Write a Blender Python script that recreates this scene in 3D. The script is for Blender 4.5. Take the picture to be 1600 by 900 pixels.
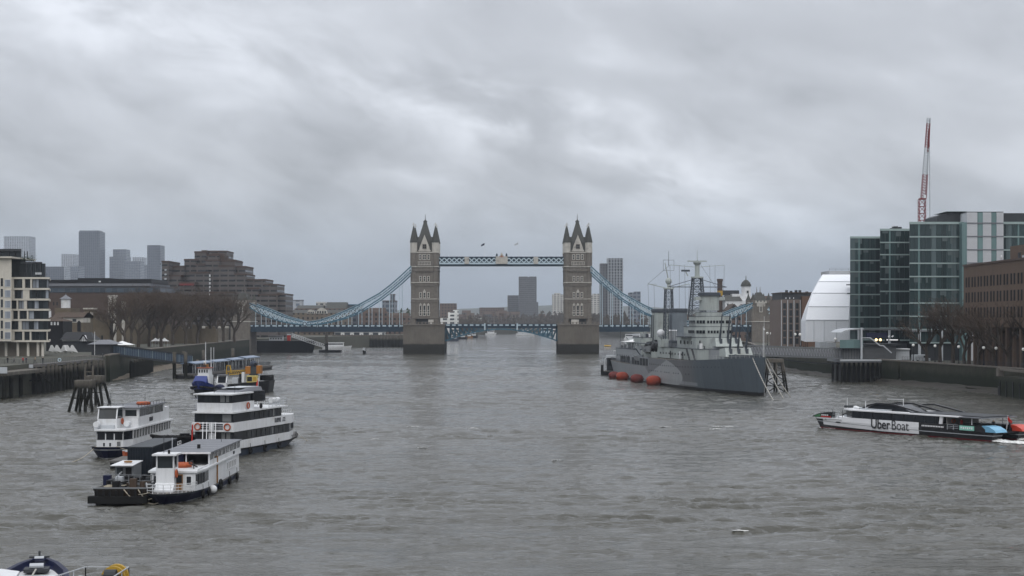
import bpy, bmesh, math, random
import numpy as np
from mathutils import Matrix, Vector
R = math.radians
for o in list(bpy.data.objects): bpy.data.objects.remove(o)
SC = bpy.context.scene
COL = SC.collection

# ---------------------------------------------------------------- camera
EYE, HORIZ, FPX, CX = 18.0, 500.0, 2545.0, 800.0
cam = bpy.data.cameras.new('camera'); cam_ob = bpy.data.objects.new('camera', cam); COL.objects.link(cam_ob)
cam_ob.location = (0, 0, EYE); cam_ob.rotation_euler = (R(90), 0, 0)
cam.sensor_width = 36.0; cam.lens = 36.0*FPX/1600.0; cam.shift_y = (HORIZ-450.0)/1600.0
cam.clip_start = 1.0; cam.clip_end = 30000.0
SC.camera = cam_ob
SC.view_settings.view_transform = 'Standard'; SC.view_settings.look = 'None'
SC.view_settings.gamma = 1.0; SC.view_settings.use_curve_mapping = False
SC.view_settings.exposure = 0.36
SC.cycles.max_bounces = 6; SC.cycles.diffuse_bounces = 3; SC.cycles.glossy_bounces = 3
SC.cycles.transmission_bounces = 2; SC.cycles.volume_bounces = 0
SC.cycles.use_denoising = True

def WX(px, Y): return (px-CX)/FPX*Y
def WZ(py, Y): return EYE-(py-HORIZ)/FPX*Y
def WY(py): return EYE*FPX/(py-HORIZ)
def PT(px, py, Y): return Vector((WX(px, Y), Y, WZ(py, Y)))

# ---------------------------------------------------------------- world: Nishita sky under a heavy cloud deck
world = bpy.data.worlds.new('World'); SC.world = world; world.use_nodes = True
nt = world.node_tree; nt.nodes.clear()
def N(t, typ, **kw):
    n = t.nodes.new(typ)
    for k, v in kw.items():
        if k.startswith('i_'): n.inputs[int(k[2:])].default_value = v
        else: setattr(n, k, v)
    return n
def L(t, a, b): t.links.new(a, b)
def MATH(t, op, a, b=None, c=None, clamp=False):
    n = t.nodes.new('ShaderNodeMath'); n.operation = op; n.use_clamp = clamp
    for i, x in enumerate((a, b, c)):
        if x is None: continue
        if isinstance(x, (int, float)): n.inputs[i].default_value = x
        else: t.links.new(x, n.inputs[i])
    return n.outputs[0]
def MIXC(t, fac, a, b):
    n = t.nodes.new('ShaderNodeMix'); n.data_type = 'RGBA'
    for s, x in ((0, fac), (6, a), (7, b)):
        if isinstance(x, (int, float)): n.inputs[s].default_value = x
        elif isinstance(x, tuple): n.inputs[s].default_value = (*x, 1.0)
        else: t.links.new(x, n.inputs[s])
    return n.outputs[2]
def NOISE(t, vec, scale, detail=4.0, rough=0.55, dist=0.0):
    n = t.nodes.new('ShaderNodeTexNoise'); n.inputs['Scale'].default_value = scale
    n.inputs['Detail'].default_value = detail; n.inputs['Roughness'].default_value = rough
    n.inputs['Distortion'].default_value = dist
    if vec is not None: t.links.new(vec, n.inputs['Vector'])
    return n.outputs['Fac']
def SMOOTH(t, x, a, b, lo=0.0, hi=1.0):
    n = t.nodes.new('ShaderNodeMapRange'); n.interpolation_type = 'SMOOTHSTEP'
    n.inputs[1].default_value = a; n.inputs[2].default_value = b; n.inputs[3].default_value = lo; n.inputs[4].default_value = hi
    t.links.new(x, n.inputs[0]); return n.outputs[0]
SUN_EL, SUN_AZ = 48.0, 168.0       # weak, diffused winter sun behind the cloud at the viewer's back
sky = N(nt, 'ShaderNodeTexSky', sky_type='NISHITA', sun_disc=False, sun_elevation=R(SUN_EL), sun_rotation=R(SUN_AZ))
tc = N(nt, 'ShaderNodeTexCoord'); sep = N(nt, 'ShaderNodeSeparateXYZ'); L(nt, tc.outputs['Generated'], sep.inputs[0])
dx, dy, dz = sep.outputs
zz = MATH(nt, 'MULTIPLY_ADD', dx, 0.45, MATH(nt, 'MULTIPLY', dz, 2.2))
cv = N(nt, 'ShaderNodeCombineXYZ'); L(nt, dx, cv.inputs[0]); L(nt, dy, cv.inputs[1]); L(nt, zz, cv.inputs[2])
n1 = NOISE(nt, cv.outputs[0], 5.5, 8.0, 0.50, 0.2)
n2 = NOISE(nt, cv.outputs[0], 14.0, 9.0, 0.55, 0.35)
n3 = NOISE(nt, cv.outputs[0], 2.0, 3.0, 0.5, 0.0)
# brightness of the cloud deck by elevation: dim blue-grey at the horizon, pale above
el = SMOOTH(nt, dz, 0.0, 0.10)
def blob(ax, ez, sx, sz, sh=0.0):  # a thin, brighter place in the cloud towards one direction
    a = MATH(nt, 'DIVIDE', MATH(nt, 'SUBTRACT', dx, ax), sx)
    b = MATH(nt, 'DIVIDE', MATH(nt, 'ADD', MATH(nt, 'SUBTRACT', dz, ez), MATH(nt, 'MULTIPLY', MATH(nt, 'SUBTRACT', dx, ax), sh)), sz)
    r = MATH(nt, 'ADD', MATH(nt, 'MULTIPLY', a, a), MATH(nt, 'MULTIPLY', b, b))
    return MATH(nt, 'EXPONENT', MATH(nt, 'MULTIPLY', r, -1.0))
base = MIXC(nt, el, (0.210, 0.255, 0.312), (0.480, 0.498, 0.535))
tone = MATH(nt, 'ADD', MATH(nt, 'MULTIPLY', MATH(nt, 'SUBTRACT', n1, 0.5), 0.85), MATH(nt, 'MULTIPLY', MATH(nt, 'SUBTRACT', n2, 0.5), 0.80))
tone = MATH(nt, 'ADD', tone, MATH(nt, 'MULTIPLY', MATH(nt, 'SUBTRACT', n3, 0.5), 0.2))
amp = SMOOTH(nt, dz, -0.02, 0.09, 0.45, 1.18)
tone = MATH(nt, 'MULTIPLY', tone, amp)
wob = SMOOTH(nt, MATH(nt, 'MULTIPLY_ADD', n1, 0.45, MATH(nt, 'MULTIPLY', n2, 0.55)), 0.40, 0.60, 0.1, 1.55)
for ax, ez, sx, sz, sh, k in ((0.035, 0.118, 0.10, 0.022, 0.25, 0.19), (-0.03, 0.128, 0.16, 0.02, 0.30, 0.15), (-0.24, 0.175, 0.11, 0.022, 0.2, 0.16),
                              (-0.07, 0.085, 0.10, 0.016, 0.28, 0.14), (0.07, 0.095, 0.09, 0.014, 0.22, 0.06), (0.004, 0.058, 0.02, 0.004, 0.35, 0.16),
                              (0.14, 0.175, 0.28, 0.022, 0.05, -0.13), (0.055, 0.145, 0.07, 0.010, 0.2, -0.13), (0.14, 0.06, 0.14, 0.016, 0.22, 0.12),
                              (-0.2, 0.11, 0.14, 0.02, 0.2, -0.07), (0.24, 0.12, 0.1, 0.03, 0.1, -0.08)):
    tone = MATH(nt, 'ADD', tone, MATH(nt, 'MULTIPLY', MATH(nt, 'MULTIPLY', blob(ax, ez, sx, sz, sh), wob), k))
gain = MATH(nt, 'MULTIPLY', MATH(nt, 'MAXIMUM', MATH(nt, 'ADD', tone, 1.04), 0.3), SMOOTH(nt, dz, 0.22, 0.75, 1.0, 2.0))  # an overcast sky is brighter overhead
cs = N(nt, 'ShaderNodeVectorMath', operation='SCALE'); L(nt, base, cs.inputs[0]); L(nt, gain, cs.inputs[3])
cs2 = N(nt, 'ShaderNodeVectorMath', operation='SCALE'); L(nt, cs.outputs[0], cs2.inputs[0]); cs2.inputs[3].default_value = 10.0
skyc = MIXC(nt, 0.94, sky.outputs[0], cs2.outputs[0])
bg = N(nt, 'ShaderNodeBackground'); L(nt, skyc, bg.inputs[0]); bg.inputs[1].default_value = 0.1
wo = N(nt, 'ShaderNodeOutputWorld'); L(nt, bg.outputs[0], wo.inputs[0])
world.cycles.sampling_method = 'MANUAL'; world.cycles.sample_map_resolution = 512

sun = bpy.data.lights.new('sun', 'SUN'); sun.energy = 0.9; sun.angle = R(60); sun.color = (1.0, 0.96, 0.9)
sun_ob = bpy.data.objects.new('sun', sun); COL.objects.link(sun_ob)
saz = R(SUN_AZ)
sdir = Vector((math.sin(saz)*math.cos(R(SUN_EL)), math.cos(saz)*math.cos(R(SUN_EL)), math.sin(R(SUN_EL))))
sun_ob.rotation_euler = sdir.to_track_quat('Z', 'Y').to_euler(); sun_ob.location = (0, -50, 200)

# ---------------------------------------------------------------- materials
MATS = {}
def base_mat(name):
    m = bpy.data.materials.new(name); m.use_nodes = True
    t = m.node_tree; b = t.nodes['Principled BSDF']
    MATS[name] = m
    return m, t, b
def mat(name, col, rough=0.6, var=0.14, sc=0.6, streak=0.0, metal=0.0, tide=None, bump=0.0, emit=None, grime=None):
    """plain paint/stone/timber: colour broken by noise, optional vertical rain streaks, optional tide stain
    tide = (colour, z, blend): the wet, weed-stained band below high water"""
    m, t, b = base_mat(name)
    pos = N(t, 'ShaderNodeNewGeometry').outputs['Position']
    oc = N(t, 'ShaderNodeTexCoord').outputs['Object']
    n = NOISE(t, oc, sc, 6.0, 0.62)
    v = MATH(t, 'MULTIPLY_ADD', MATH(t, 'SUBTRACT', n, 0.5), 3.2*var, 1.0)
    if streak:
        mp = N(t, 'ShaderNodeMapping'); mp.inputs['Scale'].default_value = (2.2, 2.2, 0.16); L(t, oc, mp.inputs[0])
        s = NOISE(t, mp.outputs[0], 1.0, 5.0, 0.6)
        v = MATH(t, 'MULTIPLY', v, MATH(t, 'MULTIPLY_ADD', MATH(t, 'SUBTRACT', s, 0.5), 3.0*streak, 1.0))
    v = MATH(t, 'MAXIMUM', v, 0.15)
    sc_ = N(t, 'ShaderNodeVectorMath', operation='SCALE'); sc_.inputs[0].default_value = col; L(t, v, sc_.inputs[3])
    c = sc_.outputs[0]
    if grime:
        g = NOISE(t, oc, sc*0.5, 7.0, 0.65)
        c = MIXC(t, SMOOTH(t, g, 0.5, 0.72, 0.0, grime[1]), c, grime[0])
    if tide:
        z = N(t, 'ShaderNodeSeparateXYZ'); L(t, pos, z.inputs[0])
        w = NOISE(t, pos, 0.35, 5.0, 0.6)
        zz_ = MATH(t, 'ADD', z.outputs[2], MATH(t, 'MULTIPLY', MATH(t, 'SUBTRACT', w, 0.5), tide[2]*2.0))
        f = SMOOTH(t, zz_, tide[1]-tide[2], tide[1]+tide[2], 1.0, 0.0)
        c = MIXC(t, f, c, tide[0])
    L(t, c, b.inputs['Base Color'])
    b.inputs['Roughness'].default_value = rough; b.inputs['Metallic'].default_value = metal
    b.inputs['Specular IOR Level'].default_value = 0.5 if rough < 0.45 else 0.22
    if bump:
        bn = N(t, 'ShaderNodeBump'); bn.inputs['Strength'].default_value = 0.6; bn.inputs['Distance'].default_value = bump
        L(t, NOISE(t, oc, sc*5, 5.0, 0.6), bn.inputs['Height']); L(t, bn.outputs[0], b.inputs['Normal'])
    if emit:
        b.inputs['Emission Color'].default_value = (*emit[0], 1); b.inputs['Emission Strength'].default_value = emit[1]
    return m
def glass(name, col, rough=0.12, var=0.5, cell=(1.6, 3.2), light=None):
    """window glass: dark panes, each cell of the glazing a little lighter or darker (blinds, rooms behind)"""
    m, t, b = base_mat(name)
    g = N(t, 'ShaderNodeNewGeometry'); s = N(t, 'ShaderNodeSeparateXYZ'); L(t, g.outputs['Position'], s.inputs[0])
    u = MATH(t, 'FLOOR', MATH(t, 'DIVIDE', MATH(t, 'ADD', s.outputs[0], s.outputs[1]), cell[0]))
    w = MATH(t, 'FLOOR', MATH(t, 'DIVIDE', s.outputs[2], cell[1]))
    cb = N(t, 'ShaderNodeCombineXYZ'); L(t, u, cb.inputs[0]); L(t, w, cb.inputs[1])
    wn = N(t, 'ShaderNodeTexWhiteNoise', noise_dimensions='2D'); L(t, cb.outputs[0], wn.inputs['Vector'])
    k = MATH(t, 'MULTIPLY_ADD', wn.outputs['Value'], 2*var, 1.0-var)
    sc_ = N(t, 'ShaderNodeVectorMath', operation='SCALE'); sc_.inputs[0].default_value = col; L(t, k, sc_.inputs[3])
    c = sc_.outputs[0]
    if light:
        f = MATH(t, 'GREATER_THAN', wn.outputs['Value'], 1.0-light[1])
        c = MIXC(t, f, c, light[0])
    L(t, c, b.inputs['Base Color']); b.inputs['Roughness'].default_value = rough; b.inputs['Specular IOR Level'].default_value = 0.28
    return m
def facade(name, wall, gl, pw, ph, fw, fh, var=0.45, rough=0.6, oz=0.0, wall2=None, band=None):
    """far facades: wall with a grid of windows, pw x ph metres a bay, window fw x fh of it"""
    m, t, b = base_mat(name)
    g = N(t, 'ShaderNodeNewGeometry'); s = N(t, 'ShaderNodeSeparateXYZ'); L(t, g.outputs['Position'], s.inputs[0])
    nn = N(t, 'ShaderNodeSeparateXYZ'); L(t, g.outputs['True Normal'], nn.inputs[0])
    ay = MATH(t, 'ABSOLUTE', nn.outputs[1]); ax = MATH(t, 'ABSOLUTE', nn.outputs[0])
    side = MATH(t, 'GREATER_THAN', ax, ay)
    u = MATH(t, 'ADD', MATH(t, 'MULTIPLY', s.outputs[0], MATH(t, 'SUBTRACT', 1.0, side)), MATH(t, 'MULTIPLY', s.outputs[1], side))
    uu = MATH(t, 'DIVIDE', u, pw); ww = MATH(t, 'DIVIDE', MATH(t, 'ADD', s.outputs[2], oz), ph)
    fu = MATH(t, 'ABSOLUTE', MATH(t, 'SUBTRACT', MATH(t, 'SUBTRACT', uu, MATH(t, 'FLOOR', uu)), 0.5))
    fv = MATH(t, 'ABSOLUTE', MATH(t, 'SUBTRACT', MATH(t, 'SUBTRACT', ww, MATH(t, 'FLOOR', ww)), 0.5))
    isw = MATH(t, 'MULTIPLY', MATH(t, 'LESS_THAN', fu, fw/2), MATH(t, 'LESS_THAN', fv, fh/2))
    up = MATH(t, 'LESS_THAN', MATH(t, 'ABSOLUTE', nn.outputs[2]), 0.5)
    isw = MATH(t, 'MULTIPLY', isw, up)
    cb = N(t, 'ShaderNodeCombineXYZ'); L(t, MATH(t, 'FLOOR', uu), cb.inputs[0]); L(t, MATH(t, 'FLOOR', ww), cb.inputs[1])
    wn = N(t, 'ShaderNodeTexWhiteNoise', noise_dimensions='2D'); L(t, cb.outputs[0], wn.inputs['Vector'])
    k = MATH(t, 'MULTIPLY_ADD', wn.outputs['Value'], 2*var, 1.0-var)
    sg = N(t, 'ShaderNodeVectorMath', operation='SCALE'); sg.inputs[0].default_value = gl; L(t, k, sg.inputs[3])
    nz = NOISE(t, g.outputs['Position'], 0.12, 6.0, 0.6)
    sw = N(t, 'ShaderNodeVectorMath', operation='SCALE'); sw.inputs[0].default_value = wall
    L(t, MATH(t, 'MULTIPLY_ADD', nz, 0.7, 0.65), sw.inputs[3])
    c = MIXC(t, isw, sw.outputs[0], sg.outputs[0])
    L(t, c, b.inputs['Base Color'])
    L(t, MATH(t, 'MULTIPLY_ADD', isw, 0.15-rough, rough), b.inputs['Roughness'])
    return m

WHITE = mat('white_paint', (0.62, 0.63, 0.64), 0.42, 0.06, 0.9, streak=0.15, grime=((0.36, 0.34, 0.30), 0.5))
CREAM = mat('cream_stone', (0.50, 0.47, 0.41), 0.7, 0.10, 0.7, streak=0.10)
NAVY = mat('navy_paint', (0.007, 0.010, 0.036), 0.5, 0.2, 0.5, streak=0.12)
NAVYGREY = mat('slate_blue_paint', (0.035, 0.045, 0.065), 0.45, 0.15, 0.5, streak=0.12)
BLACK = mat('black_paint', (0.007, 0.007, 0.008), 0.5, 0.25, 0.8, streak=0.15)
RUBBER = mat('black_rubber', (0.009, 0.009, 0.009), 0.85, 0.2, 1.5)
TIMBER = mat('dark_wet_timber', (0.105, 0.095, 0.08), 0.85, 0.4, 0.8, streak=0.45, tide=((0.008, 0.0085, 0.006), 5.2, 1.0), bump=0.05)
DECKT = mat('grey_weathered_deck', (0.11, 0.105, 0.10), 0.8, 0.25, 0.5)
STEEL = mat('grey_steel', (0.20, 0.21, 0.22), 0.5, 0.12, 0.8, metal=0.3)
DSTEEL = mat('dark_steel', (0.035, 0.038, 0.042), 0.55, 0.2, 0.8)
LGREY = mat('light_grey_paint', (0.42, 0.44, 0.46), 0.55, 0.08, 0.8, streak=0.08)
ROOFG = mat('grey_roof_felt', (0.155, 0.16, 0.175), 0.6, 0.12, 0.35)
RED = mat('red_paint', (0.42, 0.025, 0.018), 0.5, 0.12, 2.0)
ORANGE = mat('orange_plastic', (0.34, 0.075, 0.025), 0.5, 0.15, 1.2)
FENDER = mat('faded_orange_fender', (0.24, 0.042, 0.022), 0.65, 0.35, 0.7, grime=((0.05, 0.03, 0.025), 0.7))
YELLOW = mat('yellow_paint', (0.40, 0.25, 0.035), 0.5, 0.12, 1.5)
BROWNWOOD = mat('varnished_wood', (0.22, 0.11, 0.035), 0.45, 0.25, 2.0)
ROPE = mat('pale_rope', (0.42, 0.38, 0.30), 0.9, 0.2, 3.0)
GLASS = glass('dark_window_glass', (0.022, 0.027, 0.030), 0.1, 0.6, (1.1, 9.0))
GLASSM = glass('cabin_glass', (0.030, 0.033, 0.036), 0.12, 0.7, (0.9, 9.0), light=((0.15, 0.155, 0.155), 0.12))
SMOKED = glass('smoked_glass', (0.014, 0.016, 0.020), 0.1, 0.4, (2.2, 9.0))
STONE = mat('grey_stone', (0.150, 0.135, 0.117), 0.9, 0.34, 1.1, streak=0.24, grime=((0.085, 0.075, 0.065), 0.6), bump=0.08)
STONEL = mat('pale_dressed_stone', (0.44, 0.42, 0.38), 0.85, 0.2, 0.9, streak=0.2, grime=((0.17, 0.16, 0.14), 0.75))
GRANITE = mat('granite_pier', (0.118, 0.106, 0.089), 0.85, 0.24, 0.3, streak=0.3, tide=((0.018, 0.017, 0.013), 5.2, 0.5), bump=0.1, grime=((0.07, 0.06, 0.05), 0.6))
SLATE = mat('slate_roof', (0.055, 0.056, 0.050), 0.7, 0.22, 0.7)
BRBLUE = mat('bridge_blue', (0.045, 0.120, 0.170), 0.5, 0.12, 0.8)
BRDARK = mat('bridge_deep_blue', (0.018, 0.036, 0.056), 0.5, 0.15, 0.8)
BRPALE = mat('bridge_pale_blue', (0.43, 0.53, 0.59), 0.5, 0.10, 0.8)
BRICK = mat('brown_brick', (0.115, 0.068, 0.047), 0.85, 0.16, 0.4, streak=0.06)
BRICKD = mat('dark_brick', (0.070, 0.048, 0.038), 0.85, 0.2, 0.4, streak=0.06)
TANSTONE = mat('tan_rubble_stone', (0.125, 0.102, 0.072), 0.9, 0.25, 0.6, grime=((0.09, 0.075, 0.055), 0.6))
TILEROOF = mat('brown_tile_roof', (0.065, 0.046, 0.034), 0.85, 0.22, 0.7)
# ---------------------------------------------------------------- mesh helpers
class MB:
    """collects faces with materials; build() links them as ONE mesh object. MB(root) takes world coordinates."""
    def __init__(s, root=None, mat=None):
        s.v = []; s.f = []; s.fm = []; s.mats = []; s.cur = 0
        s.off = Vector(root.location) if root is not None else Vector((0, 0, 0))
        if mat: s.m(mat)
    def m(s, mt):
        if mt not in s.mats: s.mats.append(mt)
        s.cur = s.mats.index(mt); return s
    def add(s, pts, faces):
        b = len(s.v); o = s.off
        s.v += [(p[0]-o.x, p[1]-o.y, p[2]-o.z) for p in pts]
        for f in faces: s.f.append([b+i for i in f]); s.fm.append(s.cur)
        return s
    def face(s, *pts): return s.add(pts, [list(range(len(pts)))])
    def box(s, x0, x1, y0, y1, z0, z1):
        return s.add([(x0,y0,z0),(x1,y0,z0),(x1,y1,z0),(x0,y1,z0),(x0,y0,z1),(x1,y0,z1),(x1,y1,z1),(x0,y1,z1)],
                     [(0,3,2,1),(4,5,6,7),(0,1,5,4),(1,2,6,5),(2,3,7,6),(3,0,4,7)])
    def prism(s, poly, z0, z1, top=None):
        n = len(poly); top = top or poly
        zf0 = z0 if callable(z0) else (lambda i: z0); zf1 = z1 if callable(z1) else (lambda i: z1)
        return s.add([(p[0],p[1],zf0(i)) for i, p in enumerate(poly)]+[(p[0],p[1],zf1(i)) for i, p in enumerate(top)],
                     [list(range(n))[::-1], list(range(n,2*n))]+[(i,(i+1)%n,n+(i+1)%n,n+i) for i in range(n)])
    def loft(s, rings, caps=True, closed=True):
        n = len(rings[0]); fs = []
        for k in range(len(rings)-1):
            for i in range(n if closed else n-1):
                fs.append((k*n+i, k*n+(i+1)%n, (k+1)*n+(i+1)%n, (k+1)*n+i))
        if caps: fs += [list(range(n))[::-1], [(len(rings)-1)*n+i for i in range(n)]]
        return s.add([p for r in rings for p in r], fs)
    def tube(s, p, q, r0, r1=None, n=8):
        p, q = Vector(p), Vector(q); d = (q-p)
        if d.length < 1e-6: return s
        r1 = r0 if r1 is None else r1
        d.normalize(); a = d.orthogonal().normalized(); b = d.cross(a)
        ring = lambda c, r: [c+(a*math.cos(2*math.pi*i/n)+b*math.sin(2*math.pi*i/n))*r for i in range(n)]
        return s.loft([ring(p, r0), ring(q, max(r1, 1e-3))])
    def beam(s, p, q, w, h=None, up=(0,0,1)):
        p, q = Vector(p), Vector(q); d = (q-p)
        if d.length < 1e-6: return s
        h = w if h is None else h
        d.normalize(); u = Vector(up)
        if abs(d.dot(u)) > 0.98: u = Vector((0,1,0))
        a = d.cross(u).normalized(); b = a.cross(d)
        ring = lambda c: [c+a*(-w/2)+b*(-h/2), c+a*(w/2)+b*(-h/2), c+a*(w/2)+b*(h/2), c+a*(-w/2)+b*(h/2)]
        return s.loft([ring(p), ring(q)])
    def path(s, pts, w, h=None):
        for p, q in zip(pts, pts[1:]): s.beam(p, q, w, h)
        return s
    def pipe(s, pts, r, n=6):
        for p, q in zip(pts, pts[1:]): s.tube(p, q, r, n=n)
        return s
    def lathe(s, c, prof, n=12, ph=0.0):
        rings = [[(c[0]+r*math.cos(2*math.pi*i/n+ph), c[1]+r*math.sin(2*math.pi*i/n+ph), c[2]+z) for i in range(n)] for r, z in prof]
        return s.loft(rings)
    def ball(s, c, r, n=10, k=6, sx=1, sy=1, sz=1):
        rings = []
        for j in range(k+1):
            a = -math.pi/2+math.pi*j/k; rr = max(math.cos(a), 0.02)
            rings.append([(c[0]+sx*r*rr*math.cos(2*math.pi*i/n), c[1]+sy*r*rr*math.sin(2*math.pi*i/n), c[2]+sz*r*math.sin(a)) for i in range(n)])
        return s.loft(rings)
    def torus(s, c, R_, r, axis='y', n=14, k=6):
        rings = []
        for i in range(n):
            a = 2*math.pi*i/n; ring = []
            for j in range(k):
                b = 2*math.pi*j/k; rr = R_+r*math.cos(b); w = r*math.sin(b)
                p = {'y': (rr*math.cos(a), w, rr*math.sin(a)), 'x': (w, rr*math.cos(a), rr*math.sin(a)), 'z': (rr*math.cos(a), rr*math.sin(a), w)}[axis]
                ring.append((c[0]+p[0], c[1]+p[1], c[2]+p[2]))
            rings.append(ring)
        rings.append(rings[0])
        return s.loft(rings, caps=False)
    def mesh(s, name, smooth=None):
        me = bpy.data.meshes.new(name); me.from_pydata(s.v, [], s.f)
        for mt in s.mats: me.materials.append(mt)
        me.polygons.foreach_set('material_index', s.fm)
        bm = bmesh.new(); bm.from_mesh(me); bmesh.ops.recalc_face_normals(bm, faces=bm.faces); bm.to_mesh(me); bm.free()
        if smooth:
            me.polygons.foreach_set('use_smooth', [True]*len(me.polygons)); me.set_sharp_from_angle(angle=R(smooth))
        me.update(); return me
    def build(s, name, parent=None, label=None, smooth=None):
        o = bpy.data.objects.new(name, s.mesh(name, smooth)); COL.objects.link(o)
        if parent is not None: o.parent = parent
        if label: o['label'] = label
        return o
def split_build(b, name, parent=None, smooth=None):
    """one object per connected piece of the collected mesh"""
    par = list(range(len(b.v)))
    def find(i):
        while par[i] != i: par[i] = par[par[i]]; i = par[i]
        return i
    for f in b.f:
        for i in f[1:]:
            a, c = find(f[0]), find(i)
            if a != c: par[c] = a
    grp = {}
    for f, m_ in zip(b.f, b.fm): grp.setdefault(find(f[0]), []).append((f, m_))
    out = []
    for fs in grp.values():
        q = MB(); q.mats = b.mats; ix = {}
        for f, m_ in fs:
            for i in f:
                if i not in ix: ix[i] = len(q.v); q.v.append(b.v[i])
            q.f.append([ix[i] for i in f]); q.fm.append(m_)
        used = sorted(set(q.fm)); q.mats = [b.mats[u] for u in used]; q.fm = [used.index(u) for u in q.fm]
        out.append(q.build(name, parent, smooth=smooth))
    return out
def thing(name, label, cat, loc=(0,0,0), rz=0.0, group=None):
    o = bpy.data.objects.new(name, None); COL.objects.link(o); o.empty_display_size = 0.5
    o.location = loc; o.rotation_euler = (0,0,rz); o['label'] = label; o['category'] = cat
    if group: o['group'] = group
    return o
def tag(o, label=None, cat=None, group=None, kind=None):
    if label: o['label'] = label
    if cat: o['category'] = cat
    if group: o['group'] = group
    if kind: o['kind'] = kind
    return o
def inst(name, me, parent, loc, rz=0.0, scale=None):
    o = bpy.data.objects.new(name, me); COL.objects.link(o); o.parent = parent
    o.location = loc; o.rotation_euler = (0,0,rz)
    if scale: o.scale = scale
    return o
def copy_tree(o, parent=None):
    c = o.copy(); COL.objects.link(c); c.parent = parent
    for ch in o.children: copy_tree(ch, c)
    return c
_wc = {}
def win_mesh(w, h, fr, gl, fw=0.12, d=0.14, mull=0, trans=0, sill=False):
    """one window: frame standing proud of the wall with the pane set back in it; x along the wall, -y outwards"""
    k = (round(w,3), round(h,3), fr.name if fr else '', gl.name, fw, d, mull, trans, sill)
    if k in _wc: return _wc[k]
    b = MB(); b.m(gl).box(fw*0.5, w-fw*0.5, -d*0.35, 0.03, fw*0.5, h-fw*0.5)
    if fr:
        b.m(fr); b.box(0, fw, -d, 0.02, 0, h); b.box(w-fw, w, -d, 0.02, 0, h)
        b.box(fw, w-fw, -d, 0.02, h-fw, h); b.box(fw, w-fw, -d, 0.02, 0, fw)
        for i in range(mull):
            x = w*(i+1)/(mull+1); b.box(x-fw*0.35, x+fw*0.35, -d*0.9, 0.02, fw, h-fw)
        for i in range(trans):
            z = h*(i+1)/(trans+1); b.box(fw, w-fw, -d*0.8, 0.015, z-fw*0.35, z+fw*0.35)
        if sill: b.box(-fw, w+fw, -d*1.8, 0.01, -fw*1.2, -0.004)
    _wc[k] = b.mesh('window'); return _wc[k]
def xywin(parent, x, y, z, w, h, rz, fr, gl, name='window', **kw):
    return inst(name, win_mesh(w, h, fr, gl, **kw), parent, (x, y, z), rz)
def front_win(root, px0, px1, py0, py1, Y, fr, gl, parent=None, name='window', **kw):
    """window on a wall that faces the viewer, given where it shows on that wall"""
    x0, x1, z0, z1 = WX(px0,Y), WX(px1,Y), WZ(py1,Y), WZ(py0,Y)
    o = root.location
    return xywin(parent or root, x0-o.x, Y-o.y, z0-o.z, x1-x0, z1-z0, 0.0, fr, gl, name, **kw)
def radial(px0, px1, Y, depth, tl=0.0, tr=0.0):
    """plan of a block with a front across the view at Y and flanks that run back about along the sight lines"""
    s = (Y+depth)/Y; x0, x1 = WX(px0, Y), WX(px1, Y)
    return [(x0, Y), (x1, Y), (x1*s+tr, Y+depth), (x0*s+tl, Y+depth)]
def text_mesh(s, size, mt, extrude=0.01, bold=0.0, sx=1.0):
    cu = bpy.data.curves.new('lettering', 'FONT'); cu.body = s; cu.size = size; cu.extrude = extrude; cu.offset = bold
    ob = bpy.data.objects.new('lettering', cu); COL.objects.link(ob)
    dg = bpy.context.evaluated_depsgraph_get(); dg.update()
    me = bpy.data.meshes.new_from_object(ob.evaluated_get(dg)); bpy.data.objects.remove(ob); me.materials.clear(); me.materials.append(mt)
    return me
def hull(b, st, levels, zk=-1.0):
    """st: (x_deck, x_waterline, half_deck, half_waterline, z_deck) from stern to bow; levels: (height fraction, material of the band below it)"""
    fr = [l[0] for l in levels]
    rings = []
    for xd, xw, hd, hw, zd in st:
        def at(f):
            k = f**0.8
            return (xw+(xd-xw)*f, hw+(hd-hw)*k, zd*f)
        pts = [at(f) for f in fr]
        port = [(x, y, z) for x, y, z in pts]; star = [(x, -y, z) for x, y, z in pts]
        rings.append(star[::-1]+[(xw, -hw*0.7, zk), (xw, hw*0.7, zk)]+port)
    n = len(rings[0]); nl = len(fr)
    for i in range(n-1):
        if i < nl-1: mt = levels[nl-1-i][1]
        elif i <= nl+1: mt = levels[0][1]
        else: mt = levels[i-nl-1][1]
        b.m(mt)
        for k in range(len(rings)-1):
            b.face(rings[k][i], rings[k][i+1], rings[k+1][i+1], rings[k+1][i])
    for r in (rings[0], rings[-1]):   # transom and stem
        for j in range(nl-1):
            b.m(levels[j+1][1]); lo, hi = nl+2+j, nl+3+j
            b.face(r[lo], r[hi], r[n-1-hi], r[n-1-lo])
        b.m(levels[0][1]); b.face(r[nl+2], r[nl+1], r[nl], r[nl-1])
    return rings
def rail(b, pts, h=1.0, r=0.025, n=2, step=1.6):
    """guard rail along a polyline of deck points"""
    for p, q in zip(pts, pts[1:]):
        p, q = Vector(p), Vector(q); k = max(1, int((q-p).length/step))
        for i in range(k+1):
            c = p.lerp(q, i/k); b.beam(c, c+Vector((0,0,h)), r*1.6)
        for j in range(n):
            dz_ = Vector((0,0,h*(j+1)/n)); b.beam(p+dz_, q+dz_, r*1.6)
    return b
def boat_root(name, label, cat, bow, stern, group=None):
    bow, stern = Vector(bow), Vector(stern); d = bow-stern; c = (bow+stern)/2
    o = thing(name, label, cat, (c.x, c.y, 0), math.atan2(d.y, d.x), group)
    return o, d.length
def ring_buoy(parent, c, axis='y', r=0.36):
    b = MB(); b.m(ORANGE).torus(c, r, 0.09, axis)
    return b.build('life_ring', parent, smooth=40)
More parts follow.
